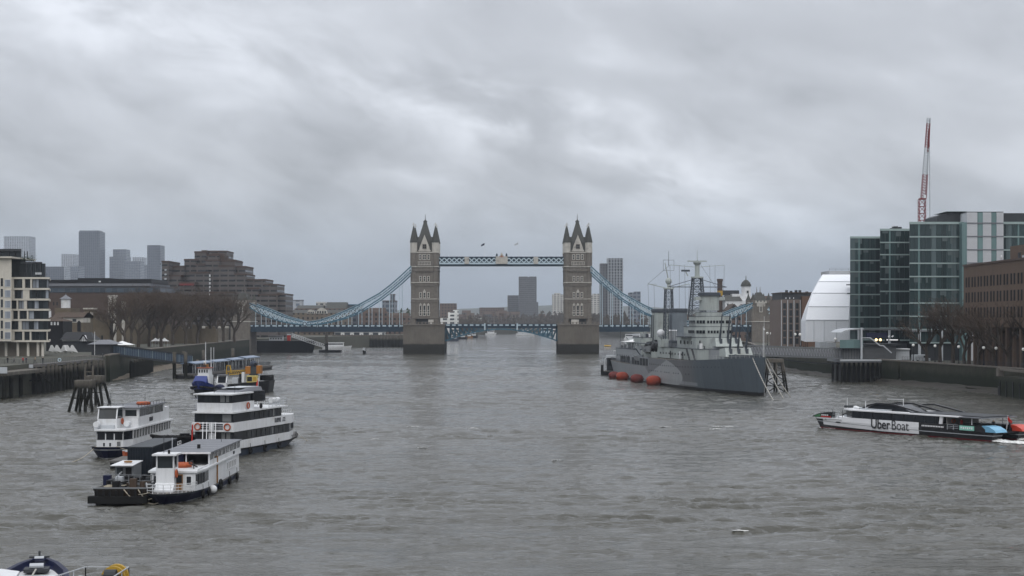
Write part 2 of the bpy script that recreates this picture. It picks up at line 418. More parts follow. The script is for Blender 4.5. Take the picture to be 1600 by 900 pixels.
# ---------------------------------------------------------------- water
def make_water():
    m, t, b = base_mat('river_water_brown')
    g = N(t, 'ShaderNodeNewGeometry'); pos = g.outputs['Position']
    def mp(sx, sy, rot=0.0):
        q = N(t, 'ShaderNodeMapping'); q.inputs['Scale'].default_value = (sx, sy, 0.3); q.inputs['Rotation'].default_value = (0,0,rot); L(t, pos, q.inputs[0]); return q.outputs[0]
    a = NOISE(t, mp(0.55, 1.1, 0.2), 1.0, 4.0, 0.6, 0.4)
    c = NOISE(t, mp(1.6, 3.0, -0.3), 1.0, 4.0, 0.6, 0.3)
    big = NOISE(t, mp(0.012, 0.03, 0.1), 1.0, 3.0, 0.55, 0.5)
    h = MATH(t, 'ADD', MATH(t, 'MULTIPLY', a, 0.34), MATH(t, 'MULTIPLY', c, 0.17))
    bn = N(t, 'ShaderNodeBump'); bn.inputs['Distance'].default_value = 1.0
    L(t, SMOOTH(t, big, 0.32, 0.68, 0.55, 1.0), bn.inputs['Strength']); L(t, h, bn.inputs['Height']); L(t, bn.outputs[0], b.inputs['Normal'])
    b.inputs['Base Color'].default_value = (0.060, 0.058, 0.047, 1)
    b.inputs['Roughness'].default_value = 0.07; b.inputs['IOR'].default_value = 1.33
    rows = [-200.0, 30.0]; y = 70.0
    while y < 1500: rows.append(y); y *= 1.0023
    while y < 12000: rows.append(y); y *= 1.12
    rows = np.array(rows)
    tf = np.linspace(-0.50, 0.50, 800); tc_ = np.array([-4, -2, -1, -0.75])
    tt = np.concatenate([tc_, tf, -tc_[::-1]])
    yy, xx = np.meshgrid(rows, tt, indexing='ij'); X = np.clip(xx*np.maximum(yy, 70.0), -9100, 9100); Y = yy.copy()
    rng = np.random.default_rng(7); Z = np.zeros_like(X)
    dyr = np.gradient(rows)[:, None]*np.ones_like(X)
    # gusty patches: rougher and smoother water
    mod = np.zeros_like(X)
    for _ in range(9):
        a_ = rng.uniform(0, math.pi); k = 2*math.pi/rng.uniform(25, 110); mod += np.sin(k*(math.cos(a_)*X*0.6+math.sin(a_)*Y)+rng.uniform(0, 6.28))
    mod = np.clip(0.95+0.42*mod/1.6, 0.35, 1.7)
    mod2 = np.zeros_like(X)     # short groups of steeper wavelets between smoother patches
    for _ in range(14):
        a_ = rng.uniform(0, math.pi); k = 2*math.pi/rng.uniform(5, 16); mod2 += np.sin(k*(math.cos(a_)*X*0.5+math.sin(a_)*Y)+rng.uniform(0, 6.28))
    mod2 = np.clip(0.50+0.40*mod2/1.6, 0.15, 1.3)**1.25
    for i in range(96):
        lam = math.exp(rng.uniform(math.log(0.9), math.log(5.0)))
        th = math.pi/2+rng.normal(0, 0.42)+0.12
        k = 2*math.pi/lam; amp = 0.0060*lam**0.92
        fade = np.clip(lam/(2.6*dyr)-0.3, 0, 1)*np.clip((1300-Y)/500, 0, 1)
        ph = k*(math.cos(th)*X+math.sin(th)*Y)+rng.uniform(0, 6.28)
        if lam < 3.6: amp *= 1.45; mm = mod*mod2
        else: amp *= .75; mm = mod
        w = np.sin(ph); Z += amp*fade*mm*(w-0.32*np.cos(2*ph))
    Z = 0.30*np.tanh(1.1*Z/0.30)
    inner = (np.abs(xx) < 0.505) & (yy > 69) & (yy < 1490)
    Z = np.where(inner, Z, 0.0)
    nr, nc = X.shape
    V = np.stack([X, Y, Z], -1).reshape(-1, 3)
    idx = np.arange(nr*nc).reshape(nr, nc)
    F = np.stack([idx[:-1,:-1], idx[:-1,1:], idx[1:,1:], idx[1:,:-1]], -1).reshape(-1, 4)
    me = bpy.data.meshes.new('water'); me.vertices.add(len(V)); me.vertices.foreach_set('co', V.ravel())
    me.loops.add(F.size); me.loops.foreach_set('vertex_index', F.ravel()); me.polygons.add(len(F))
    me.polygons.foreach_set('loop_start', np.arange(0, F.size, 4)); me.polygons.foreach_set('use_smooth', np.ones(len(F), bool))
    me.update(calc_edges=True); me.validate(); me.materials.append(m)
    o = bpy.data.objects.new('water', me); COL.objects.link(o); tag(o, 'grey brown choppy river water', kind='structure')
make_water()
# ---------------------------------------------------------------- land
PAVE = mat('grey_paving', (0.15, 0.145, 0.14), 0.85, 0.18, 0.2)
EARTH = mat('dull_ground', (0.075, 0.075, 0.06), 0.95, 0.3, 0.02)
MUD = mat('wet_foreshore_mud', (0.034, 0.030, 0.023), 0.6, 0.35, 0.25, bump=0.3, grime=((0.025, 0.028, 0.018), 0.8))
SAND = mat('pale_foreshore_shingle', (0.14, 0.118, 0.09), 0.85, 0.25, 0.25, bump=0.2)
WALLG = mat('weedy_river_wall', (0.042, 0.041, 0.030), 0.9, 0.35, 0.35, streak=0.35, tide=((0.011, 0.015, 0.007), 4.2, 1.2), grime=((0.02, 0.027, 0.012), 0.8), bump=0.1)
LB = [(-118, 150), (-118, 470), (-128, 575), (-133, 700), (-139, 860), (-150, 900), (-146, 925), (-112, 1060), (-78, 1110), (-66, 1300), (-58, 1600), (-48, 1950), (10, 2110)]
RB = [(122, 150), (121, 388), (110, 458), (101, 520), (98, 575), (104, 680), (118, 800), (124, 862), (126, 930), (112, 1450), (112, 2090)]
def land(name, poly, z, label):
    b = MB(); b.m(EARTH).prism(poly, -3.0, z); o = b.build(name); tag(o, label, kind='structure'); return o
land('ground', LB+[(-9000, 2110), (-9000, 150)], 7.3, 'north bank ground behind the river wall')
land('ground', RB[::-1]+[(9000, 150), (9000, 2090)], 6.0, 'south bank ground behind the river wall')
land('ground', [(-9000, 2112), (10, 2112), (60, 2085), (118, 2092), (9000, 2092), (9000, 11500), (-9000, 11500)], 5.5, 'far land where the river bends away')
def strip(name, line, z0, z1, th, mt, label, cat=None, kind=None):
    """a wall along a line of plan points"""
    n = len(line); rings = []
    for i, p in enumerate(line):
        a = Vector(line[max(i-1,0)]); c = Vector(line[min(i+1,n-1)]); d = (c-a).normalized(); nrm = Vector((-d.y, d.x))*th/2
        rings.append([(p[0]+nrm.x, p[1]+nrm.y, z0), (p[0]-nrm.x, p[1]-nrm.y, z0), (p[0]-nrm.x, p[1]-nrm.y, z1), (p[0]+nrm.x, p[1]+nrm.y, z1)])
    b = MB(); b.m(mt).loft(rings); o = b.build(name); tag(o, label, cat, kind=kind); return o
def river_wall(label, line, z1, mt, cope, pz=1.1, posts=False):
    r = thing('river_wall', label, 'river wall', (line[0][0], line[0][1], 0))
    n = len(line); 
    def rings(z0, z1_, th):
        out = []
        for i, p in enumerate(line):
            a = Vector(line[max(i-1,0)]); c = Vector(line[min(i+1,n-1)]); d = (c-a).normalized(); nrm = Vector((-d.y, d.x))*th/2
            out.append([(p[0]+nrm.x, p[1]+nrm.y, z0), (p[0]-nrm.x, p[1]-nrm.y, z0), (p[0]-nrm.x, p[1]-nrm.y, z1_), (p[0]+nrm.x, p[1]+nrm.y, z1_)])
        return out
    MB(r).m(mt).loft(rings(-2.5, z1, 1.4)).build('wall', r)
    MB(r).m(cope).loft(rings(z1+0.004, z1+0.35, 1.8)).build('coping', r)
    return r
river_wall('long weed stained stone river wall on the north bank by the bare trees', [(-118.2, 476), (-128, 575), (-133, 700), (-138.5, 855)], 7.6, WALLG, STONE)
river_wall('dark green weedy river wall below the brown brick building', [(121.5, 300), (121, 388), (110, 458)], 6.3, WALLG, STONE)
river_wall('dark river wall behind the gangway to the warship', [(109.6, 460), (101, 520), (98, 575), (104, 680), (118, 800), (123.5, 860)], 6.3, WALLG, STONE)
def foreshore(name, inner, outer, z, mt, label, seed):
    rg = random.Random(seed); rings = []
    for (a, c) in zip(inner, outer):
        a, c = Vector((*a, z)), Vector((*c, -0.35)); row = []
        for k in range(9):
            f = k/8; p = a.lerp(c, f); p.z = z*(1-f)**1.3-0.35*f+rg.uniform(-0.12, 0.12)*(1 if 0 < k < 8 else 0); p.x += rg.uniform(-0.5, 0.5); row.append(p)
        rings.append(row)
    b = MB(); b.m(mt).loft(rings, caps=False, closed=False); o = b.build(name, smooth=60); tag(o, label, kind='structure')
def dens(pts, n):
    out = []
    for p, q in zip(pts, pts[1:]):
        for i in range(n): out.append(tuple(Vector(p).lerp(Vector(q), i/n)))
    return out+[pts[-1]]
foreshore('beach', dens([(-119, 476), (-128, 575), (-132, 680)], 10), dens([(-117, 480), (-123, 575), (-130.5, 690)], 10), 2.0, SAND, 'pale shingle beach exposed below the north wall', 1)
foreshore('mud_bank', dens([(120.5, 386), (110, 457), (101, 519), (98, 575), (104, 680)], 12), dens([(117.2, 376), (106, 452), (97, 520), (94.5, 585), (101, 690)], 12), 1.5, MUD, 'wet mud bank below the south river wall', 2)
foreshore('mud_bank', dens([(10, 2111), (60, 2084), (118, 2091)], 8), dens([(10, 2070), (60, 2050), (118, 2050)], 8), 2.5, MUD, 'low muddy shore at the far bend of the river', 3)
# ---------------------------------------------------------------- far hills
def hills():
    b = MB(); b.m(mat('hill_woods', (0.06, 0.065, 0.05), 0.95, 0.3, 0.004)); rg = random.Random(4)
    rings = []
    for k, Y in enumerate((5200, 5600, 6100, 6700)):
        row = []
        for i in range(140):
            x = -5200+10400*i/139; h = (0, 0.55, 1.0, 0.9)[k]*(54+10*math.sin(x*0.0021+1)+7*math.sin(x*0.006)+rg.uniform(-3, 3))
            row.append((x, Y, 5.0+h))
        rings.append(row)
    b.loft(rings, caps=False, closed=False); o = b.build('hills', smooth=50); tag(o, 'low wooded ridge on the horizon', kind='structure')
hills()
# ---------------------------------------------------------------- haze: one closed box of thin damp air round everything
def haze(dens_=0.00008):
    m = bpy.data.materials.new('damp_air'); m.use_nodes = True; t = m.node_tree; t.nodes.clear()
    v = N(t, 'ShaderNodeVolumePrincipled'); v.inputs['Color'].default_value = (0.80, 0.87, 0.97, 1); v.inputs['Density'].default_value = dens_
    v.inputs['Anisotropy'].default_value = 0.2
    o = N(t, 'ShaderNodeOutputMaterial'); L(t, v.outputs[0], o.inputs['Volume'])
    b = MB(); b.m(m).box(-9200, 9200, -400, 12100, -4.0, 330.0); ob = b.build('haze'); tag(ob, 'thin damp winter air', kind='stuff')
haze()
# ---------------------------------------------------------------- the two-towered bridge
def make_bridge():
    YB = 881.0; K = YB/FPX
    X = lambda px: WX(px, YB)
    Z = lambda py: WZ(py, YB)
    r = thing('suspension_bridge', 'grey stone bridge with two gothic towers, high walkway and pale blue suspension chains', 'bridge', (X(783), YB, 0))
    HW = 9.5            # half width of the deck
    wtrim = STONEL
    for sgn, pc, nm in ((1, 664.5, 'left'), (-1, 902.0, 'right')):
        c = X(pc)
        # pier: long cutwater pier with a bevelled plinth
        def plan(w, d, n): return [(c-w, YB-d), (c+w, YB-d), (c+w, YB+d), (c, YB+d+n), (c-w, YB+d)]
        b = MB(r); b.m(GRANITE).prism(plan(11.0, 15, 9), -3, 15.2); b.build('pier', r)
        b = MB(r); b.m(STONE).prism(plan(11.35, 15.4, 9), 15.204, 15.9)
        for q in np.linspace(-10.6, 10.6, 12): b.box(c+q-0.35, c+q+0.35, YB-15.2, YB-14.9, 15.904, 16.7)
        b.box(c-11.2, c+11.2, YB-15.25, YB-14.85, 16.704, 16.95); b.build('pier_parapet', r)
        # tower shaft
        yf, yb = YB-8.5, YB+8.5
        w = 7.1
        t = MB(r); t.m(STONE)
        t.box(c-w, c+w, yf, yb, Z(497), Z(394))
        for sx in (-1, 1):      # legs beside the roadway arch
            t.box(c+sx*w-(1.9 if sx > 0 else 0), c+sx*w+(0 if sx > 0 else 1.9), yf+0.2, yb-0.2, 15.9, Z(497))
        shaft = t.build('tower', r)
        g = MB(r); g.m(DSTEEL).box(c-w+1.9, c+w-1.9, yf+1.6, yb-1.6, 15.9, Z(497)-0.01)
        g.build('portal', shaft)
        pb = MB(r); pb.m(STONEL).box(c+(2.2 if sgn > 0 else -3.6), c+(5.0 if sgn > 0 else 0.4), yf-2.4, yf+0.1, 15.95, 15.95+2.3)
        pb.build('gatehouse', r)
        # corner turrets, full height
        for sx in (-1, 1):
            for sy in (-1, 1):
                cx_, cy_ = c+sx*(w-1.25), YB+sy*(8.5-1.25)
                tb = MB(r); tb.m(STONE).lathe((cx_, cy_, 0), [(1.55, 15.95), (1.55, Z(446)), (1.75, Z(445)), (1.75, Z(417)), (1.95, Z(416)), (1.95, Z(379.5))], 8, R(22.5))
                tb.m(STONEL).lathe((cx_, cy_, 0), [(1.98, Z(395)), (2.02, Z(394.3)), (2.02, Z(380.5)), (1.98, Z(380))], 8, R(22.5))
                tu = tb.build('turret', r)
                tb = MB(r); tb.m(SLATE).lathe((cx_, cy_, 0), [(2.2, Z(380)), (2.15, Z(379)), (1.25, Z(367)), (0.3, Z(355)), (0.08, Z(354))], 8, R(22.5))
                tb.build('turret_roof', tu, smooth=30)
                tb = MB(r); tb.m(STONEL).tube((cx_, cy_, Z(355.5)), (cx_, cy_, Z(349.5)), 0.14, 0.07, 6)
                tb.box(cx_-0.85, cx_+0.85, cy_-0.1, cy_+0.1, Z(353), Z(352.2)); tb.ball((cx_, cy_, Z(350.2)), 0.32, 6, 4)
                tb.build('finial', tu)
        # string courses wrapped round the shaft
        for py, hh, o in ((395.3, 0.55, 0.3), (417.5, 0.5, 0.35), (423.5, 0.6, 0.45), (442, 0.45, 0.3), (446.5, 0.4, 0.35), (467.5, 0.4, 0.3), (472.5, 0.4, 0.3), (497, 0.6, 0.4)):
            z = Z(py); dk = py in (423.5, 446.5, 472.5, 497)
            sb = MB(r); sb.m(STONE if dk else wtrim)
            sb.box(c-w+1.6, c+w-1.6, yf-o, yf-0.003, z-hh/2, z+hh/2); sb.box(c-w+1.6, c+w-1.6, yb+0.003, yb+o, z-hh/2, z+hh/2)
            for sx in (-1, 1): sb.box(*sorted((c+sx*(w+0.003), c+sx*(w+o))), yf+1.6, yb-1.6, z-hh/2, z+hh/2)
            for sx in (-1, 1):
                for sy in (-1, 1): sb.lathe((c+sx*(w-1.25), YB+sy*7.25, z), [(1.7 if py > 446 else (1.9 if py > 418 else 2.1), -hh/2), (1.85 if py > 446 else (2.05 if py > 418 else 2.25), 0), (1.7 if py > 446 else (1.9 if py > 418 else 2.1), hh/2)], 8, R(22.5))
            if py == 423.5:
                for q in np.linspace(-4.2, 4.2, 9): sb.box(c+q-0.2, c+q+0.2, yf-0.5, yf-0.004, Z(425.8), Z(424))
            sb.build('string_course', shaft)
        # windows: rows of three lights in pale surrounds, front and back
        def trio(y0, y1, ws, gap, wide, ogee=False, rz=0):
            for q, ww in zip((-1, 0, 1), (ws, wide, ws)):
                x0 = c+q*gap-ww/2
                xywin(shaft, x0-r.location.x, yf-0.01-YB, Z(y1), ww, Z(y0)-Z(y1), 0, wtrim, GLASS, fw=0.3, d=0.3, mull=1 if ww > 1.6 else 0, trans=1)
        trio(398, 407, 1.3, 2.3, 2.1)
        trio(432, 440.5, 1.35, 2.15, 1.35)
        trio(457, 466, 1.35, 2.1, 1.5)
        trio(477, 493.5, 1.35, 2.1, 1.6)
        db = MB(r); db.m(wtrim)
        for q in np.linspace(-3.3, 3.3, 9): db.box(c+q-0.16, c+q+0.16, yf-0.6, yf-0.3, Z(414.5), Z(410.5))
        db.box(c-3.6, c+3.6, yf-0.75, yf-0.004, Z(410.4), Z(409.6)); db.box(c-3.6, c+3.6, yf-0.75, yf-0.004, Z(415.4), Z(414.6))
        db.build('balcony', shaft); db = MB(r); db.m(wtrim)
        db.box(c-3.2, c+3.2, yf-0.45, yf-0.004, Z(489.4), Z(488.4))
        for q in (-2.1, 0, 2.1): db.loft([[(c+q-0.8, yf-0.3, Z(476.8)), (c+q+0.8, yf-0.3, Z(476.8)), (c+q, yf-0.3, Z(473.4))], [(c+q-0.8, yf-0.004, Z(476.8)), (c+q+0.8, yf-0.004, Z(476.8)), (c+q, yf-0.004, Z(473.4))]])
        db.build('window_hood', shaft); db = MB(r); db.m(wtrim)
        db.loft([[(c-0.9, yf-0.3, Z(456.8)), (c+0.9, yf-0.3, Z(456.8)), (c, yf-0.3, Z(452))], [(c-0.9, yf-0.004, Z(456.8)), (c+0.9, yf-0.004, Z(456.8)), (c, yf-0.004, Z(452))]])
        db.build('window_hood', shaft)
        # steep main roof with lantern and spike
        rb = MB(r); rb.m(SLATE)
        e, zt = Z(393.8), Z(347.5)
        def ring(hx, hy, z): return [(c-hx, YB-hy, z), (c+hx, YB-hy, z), (c+hx, YB+hy, z), (c-hx, YB+hy, z)]
        rb.loft([ring(5.4, 7.0, e), ring(4.0, 5.6, Z(378)), ring(2.6, 4.0, Z(366)), ring(0.8, 1.2, zt)])
        rb.loft([ring(5.6, 0.9, Z(378)), ring(5.2, 0.5, Z(370.3))])
        roof = rb.build('roof', shaft)
        fb = MB(r); fb.m(SLATE).lathe((c, YB, 0), [(1.0, zt), (1.15, zt+0.5), (0.5, zt+1.2), (0.18, zt+1.6), (0.1, Z(335))], 8); fb.build('spire_finial', roof)
        # pale stone gable with its window
        for sy in (-1, 1):
            yy = YB+sy*8.3
            gb = MB(r); gb.m(wtrim); y0, y1 = sorted((yy, yy-sy*2.6))
            pts = [(655.5, 393.9), (673.5, 393.9), (671.5, 386), (668.8, 379), (666.5, 373.5), (664.5, 368), (662.5, 373.5), (660.2, 379), (657.5, 386)]
            P2 = [(X(p-664.5+pc), Z(q)) for p, q in pts]
            gb.loft([[(p, y0, z) for p, z in P2], [(p, y1, z) for p, z in P2]])
            gb.box(c-3.3, c+3.3, *sorted((yy+sy*0.25, yy+sy*0.004)), Z(393.4), Z(391.6))
            gab = gb.build('gable', shaft)
            if sy < 0: xywin(gab, c-1.1-r.location.x, yy-0.01-YB, Z(390), 2.2, Z(382.5)-Z(390), 0, STONE, GLASS, fw=0.25, d=0.25, mull=1, trans=1)
    # ---------------- high walkways (a pair, side by side)
    xl, xr = X(686.2)+0.4, X(881.3)-0.4
    for sy in (-1, 1):
        y0, y1 = YB+sy*5.6-1.8, YB+sy*5.6+1.8
        b = MB(r); b.m(BRDARK).box(xl, xr, y0+0.3, y1-0.3, Z(411.0), Z(403.2)); b.m(BRDARK).box(xl, xr, y0-0.05, y1+0.05, Z(415.6), Z(413.6))
        b.m(BRPALE).box(xl, xr, y0-0.15, y1+0.15, Z(413.55), Z(411.1)); b.m(BRDARK).box(xl, xr, y0-0.15, y1+0.15, Z(403.6), Z(401.8))
        wk = b.build('walkway', r)
        b = MB(r); b.m(BRPALE); n = 25
        za, zb = Z(411.05), Z(404)
        for k in range(n):
            xa, xb = xl+(xr-xl)*k/n, xl+(xr-xl)*(k+1)/n
            for yq in ((y0-0.1) if sy < 0 else (y1+0.1),):
                b.beam((xa, yq, za), (xb, yq, zb), 0.3, 0.5); b.beam((xa, yq+0.06, zb), (xb, yq+0.06, za), 0.3, 0.5)
        b.build('lattice', wk)
        if sy < 0:
            b = MB(r); b.m(STONEL)
            for p0, p1 in ((726.5, 733.5), (833.5, 840.5)): b.box(X(p0), X(p1), y0-0.5, y0-0.16, Z(413), Z(402.2))
            split_build(b, 'stone_panel', wk); b = MB(r); b.m(STONEL)
            for p in (776.5, 791.5):
                b.box(X(p)-0.6, X(p)+0.6, y0-0.6, y0-0.16, Z(413), Z(401)); b.m(BRDARK).lathe((X(p), y0-0.4, 0), [(0.55, Z(401)), (0.45, Z(398.5)), (0.1, Z(396.5))], 6); b.m(STONEL)
            b.m(STONEL); xc = X(784)
            b.loft([[(xc-2.4, yq, Z(413)), (xc+2.4, yq, Z(413)), (xc+2.2, yq, Z(403)), (xc+0.9, yq, Z(400)), (xc, yq, Z(395)), (xc-0.9, yq, Z(400)), (xc-2.2, yq, Z(403))] for yq in (y0-0.7, y0-0.17)])
            b.m(BROWNWOOD).box(xc-0.2, xc+0.2, y0-0.85, y0-0.704, Z(403), Z(399)); b.m(RED).box(xc-0.9, xc+0.9, y0-0.84, y0-0.704, Z(402.2), Z(401.5))
            b.build('crest', wk)
    # flagpoles on the walkway, with small flags
    for px, y0_, cl in ((757.5, 380, NAVY), (809.5, 379, LGREY)):
        b = MB(r); b.m(WHITE).tube((X(px), YB-5, Z(403)), (X(px), YB-5, Z(y0_)), 0.10, 0.06, 6); fp = b.build('flagpole', r)
        fm = MB(r); fm.m(cl); x0 = X(px)
        rings = [[(x0-0.1-0.45*i, YB-5+0.25*math.sin(i*1.3), Z(y0_)-0.1-0.26*i), (x0-0.1-0.45*i, YB-5.05+0.25*math.sin(i*1.3), Z(y0_)-0.1-0.26*i), (x0-0.1-0.45*i, YB-5.05+0.25*math.sin(i*1.3), Z(y0_)-1.2-0.2*i), (x0-0.1-0.45*i, YB-5+0.25*math.sin(i*1.3), Z(y0_)-1.2-0.2*i)] for i in range(5)]
        fm.loft(rings); fm.build('flag', fp)
    # ---------------- road decks
    def parapet(b, xa, xb, yq, z, pitch=3.1):
        n = max(1, int((xb-xa)/pitch))
        b.m(BRDARK).box(xa, xb, yq-0.12, yq+0.12, z, z+1.25)
        b.m(BRPALE)
        for k in range(n):
            q = xa+(k+0.5)*(xb-xa)/n; b.box(q-pitch*0.30, q+pitch*0.30, yq-0.2, yq-0.124, z+0.35, z+1.0)
    xa, xb = X(392), X(634); xc_, xd = X(932), X(1174)
    for a, c_ in ((xa, xb), (xc_, xd)):
        b = MB(r); b.m(BRDARK).box(a, c_, YB-HW, YB+HW, 13.2, 14.2)
        for yq in (YB-HW, YB+HW): b.box(a, c_, yq-0.25, yq+0.25, 11.7, 13.196)
        dk = b.build('deck', r)
        b = MB(r); parapet(b, a, c_, YB-HW, 14.204); parapet(b, a, c_, YB+HW, 14.204); b.build('parapet', dk)
    a, c_ = X(696.5), X(870)
    b = MB(r); b.m(BRDARK).box(a, c_, YB-HW, YB+HW, 13.6, 14.6); b.m(BRBLUE)
    mid = (a+c_)/2
    for yq in (YB-HW+0.3, YB+HW-0.3, YB):
        for s, e0 in ((1, a), (-1, c_)):
            n = 12; lo = lambda q: 14.0-6.3*(1-q)**1.8-0.9
            for k in range(n):
                q0, q1 = k/n, (k+1)/n; x0, x1 = e0+(mid-e0)*q0, e0+(mid-e0)*q1
                b.beam((x0, yq, lo(q0)), (x1, yq, lo(q1)), 0.5, 0.6)
                b.beam((x0, yq, lo(q0)), (x0, yq, 13.7), 0.35); 
                if k < 8: b.beam((x0, yq, 13.6), (x1, yq, lo(q1)), 0.35)
    dk = b.build('bascule', r)
    b = MB(r); parapet(b, a, c_, YB-HW, 14.604); parapet(b, a, c_, YB+HW, 14.604); b.build('parapet', dk)
    b = MB(r); b.m(BRPALE)
    for px in (758, 808): b.box(X(px)-0.35, X(px)+0.35, YB-HW-0.6, YB-HW-0.25, 12.6, 16.2)
    split_build(b, 'navigation_marker', dk)
    # ---------------- suspension chains: two curved chords braced with a lattice, each side of the deck
    UP = [(644, 417), (628, 432), (612, 446), (595, 459), (577, 469), (560, 478), (540, 487), (520, 495), (502, 501), (480, 504)]
    LO = [(644, 426), (628, 441), (612, 454.5), (595, 467.5), (577, 479), (560, 489), (540, 497), (520, 502.5), (502, 506), (480, 508)]
    US = [(480, 504), (464, 500), (448, 495.5), (434, 490), (420, 484), (406, 479), (394, 474)]
    LS = [(480, 508), (464, 506), (448, 503.5), (434, 499.5), (420, 494.5), (406, 488), (394, 480)]
    hang = MB(); hang.m(BRPALE).tube((0, 0, 0), (0, 0, -1), 0.16, n=6); hm = hang.mesh('hanger')
    for side in (0, 1):
        fx = (lambda p: X(p)) if side == 0 else (lambda p: X(783*2-p))
        for yq in (YB-HW-0.2, YB+HW+0.2):
            for (U, Lw) in ((UP, LO), (US, LS)):
                b = MB(r); b.m(BRBLUE)
                b.path([(fx(p), yq, Z(q)) for p, q in U], 0.5, 0.6); b.path([(fx(p), yq, Z(q)) for p, q in Lw], 0.5, 0.6)
                ch = b.build('chain', r)
                b = MB(r); b.m(BRPALE)
                for k in range(len(U)-1):
                    u0, u1, l0, l1 = [Vector((fx(p), yq, Z(q))) for p, q in (U[k], U[k+1], Lw[k], Lw[k+1])]
                    um, lm = (u0+u1)/2, (l0+l1)/2
                    for p, q in ((u0, lm), (l0, um), (um, l1), (lm, u1), (u0, l0), (um, lm)):
                        b.beam(p, q, 0.3)
                    b.beam(u0+Vector((0, 0, 0.45)), u1+Vector((0, 0, 0.45)), 0.55, 0.12)
                b.build('bracing', ch)
            b = MB(r); b.m(BRPALE).lathe((fx(480), yq, Z(506)-1.3), [(1.0, 0), (1.2, 0.3), (1.2, 2.2), (1.0, 2.6)], 12); b.m(BRDARK).torus((fx(480), yq-1.0, Z(506)), 0.9, 0.25, 'y'); b.build('pin', r)
            for p, q in zip(LO[:-1]+LS[1:], range(99)):
                for f in ((0, 0.5) if p in LO else (0,)):
                    pass
            allp = sorted(LS[1:]+LO, key=lambda t_: t_[0])
            px = 404.0
            while px < 640:
                for (p0, q0), (p1, q1) in zip(allp, allp[1:]):
                    if p0 <= px <= p1:
                        zz_ = Z(q0+(q1-q0)*(px-p0)/max(p1-p0, 1e-6)); break
                if zz_ > 15.8:
                    o = inst('hanger', hm, r, (fx(px)-r.location.x, yq-YB, zz_), 0, (1, 1, zz_-14.2))
                px += 15.9
        # shore tower with its arch, turrets and pyramid roof
        c = fx(381)
        yf, yb = YB-9, YB+9
        b = MB(r); b.m(STONE).box(c-5.2, c+5.2, yf-2.5, yb+2.5, 0.0, Z(503)); b.box(c-4.6, c+4.6, yf, yb, Z(503)+0.004, Z(474))
        b.m(STONEL).box(c-4.9, c+4.9, yf-0.4, yb+0.4, Z(474)+0.004, Z(472.2)); b.box(c-5.6, c+5.6, yf-2.9, yb+2.9, Z(503)+0.004, Z(501.8))
        b.m(STONEL)
        for q in np.linspace(-4.4, 4.4, 6): b.box(c+q-0.45, c+q+0.45, yf-0.35, yf+0.2, Z(472.2)+0.004, Z(470))
        at = b.build('shore_tower', r)
        xywin(at, c-0.9-r.location.x, yf-0.01-YB, Z(488), 1.8, 3.4, 0, STONEL, GLASS, fw=0.35, d=0.3, mull=1)
        xywin(at, c-2.2-r.location.x, yf-0.01-YB, Z(479), 4.4, 1.7, 0, STONEL, STONEL, fw=0.35, d=0.3, mull=3)
        b = MB(r); b.m(SLATE).loft([[(c-3.6, yf+1.5, Z(472)), (c+3.6, yf+1.5, Z(472)), (c+3.6, yb-1.5, Z(472)), (c-3.6, yb-1.5, Z(472))], [(c-2.2, yf+4, Z(463)), (c+2.2, yf+4, Z(463)), (c+2.2, yb-4, Z(463)), (c-2.2, yb-4, Z(463))], [(c-1.0, yf+5, Z(457)), (c+1.0, yf+5, Z(457)), (c+1.0, yb-5, Z(457)), (c-1.0, yb-5, Z(457))]])
        b.m(STONE)
        for sx in (-1, 1): b.tube((c+sx*0.9, YB, Z(457)), (c+sx*0.9, YB, Z(448)), 0.25, 0.08, 6)
        b.build('roof', at)
        for sx in (-1, 1):
            for sy in (-1, 1):
                b = MB(r); p = (c+sx*4.2, YB+sy*8.6, 0)
                b.m(STONE).lathe(p, [(1.2, Z(503)), (1.2, Z(476)), (1.45, Z(475)), (1.45, Z(469))], 8); b.m(SLATE).lathe(p, [(1.5, Z(469)), (0.7, Z(464)), (0.1, Z(458))], 8)
                b.build('turret', at)
    # land-side tie chain, south shore only (the north one is behind the trees)
    for yq in (YB-HW-0.2, YB+HW+0.2):
        for sh in (0, 1):
            b = MB(r); p0, p1 = (Vector((X(1195+sh*2), yq, Z(483+sh*6))), Vector((X(1252-sh*10), yq, Z(517))))
            b.m(BRPALE).beam(p0, p1, 0.8, 0.9); b.m(BRBLUE).beam(p0+Vector((0.5, 0.1, 0.9)), p1+Vector((0.5, 0.1, 0.9)), 0.6, 0.7); b.build('tie_chain', r)
    return r
make_bridge()
# approach viaducts beyond the shore towers
def approach(name, x0, x1, label):
    r = thing(name, label, 'viaduct', (min(x0, x1), 881, 0))
    b = MB(r); b.m(STONE).box(min(x0, x1), max(x0, x1), 873, 889, 5, 13.6)
    b.build('wall', r); b = MB(r); b.m(STONEL).box(min(x0, x1), max(x0, x1), 872.6, 873.3, 13.604, 14.8); b.build('parapet', r)
approach('approach_viaduct', WX(1205, 881), 260, 'stone approach road running inland from the south shore tower')
approach('approach_viaduct', WX(362, 881), -300, 'stone approach road running inland behind the bare trees')
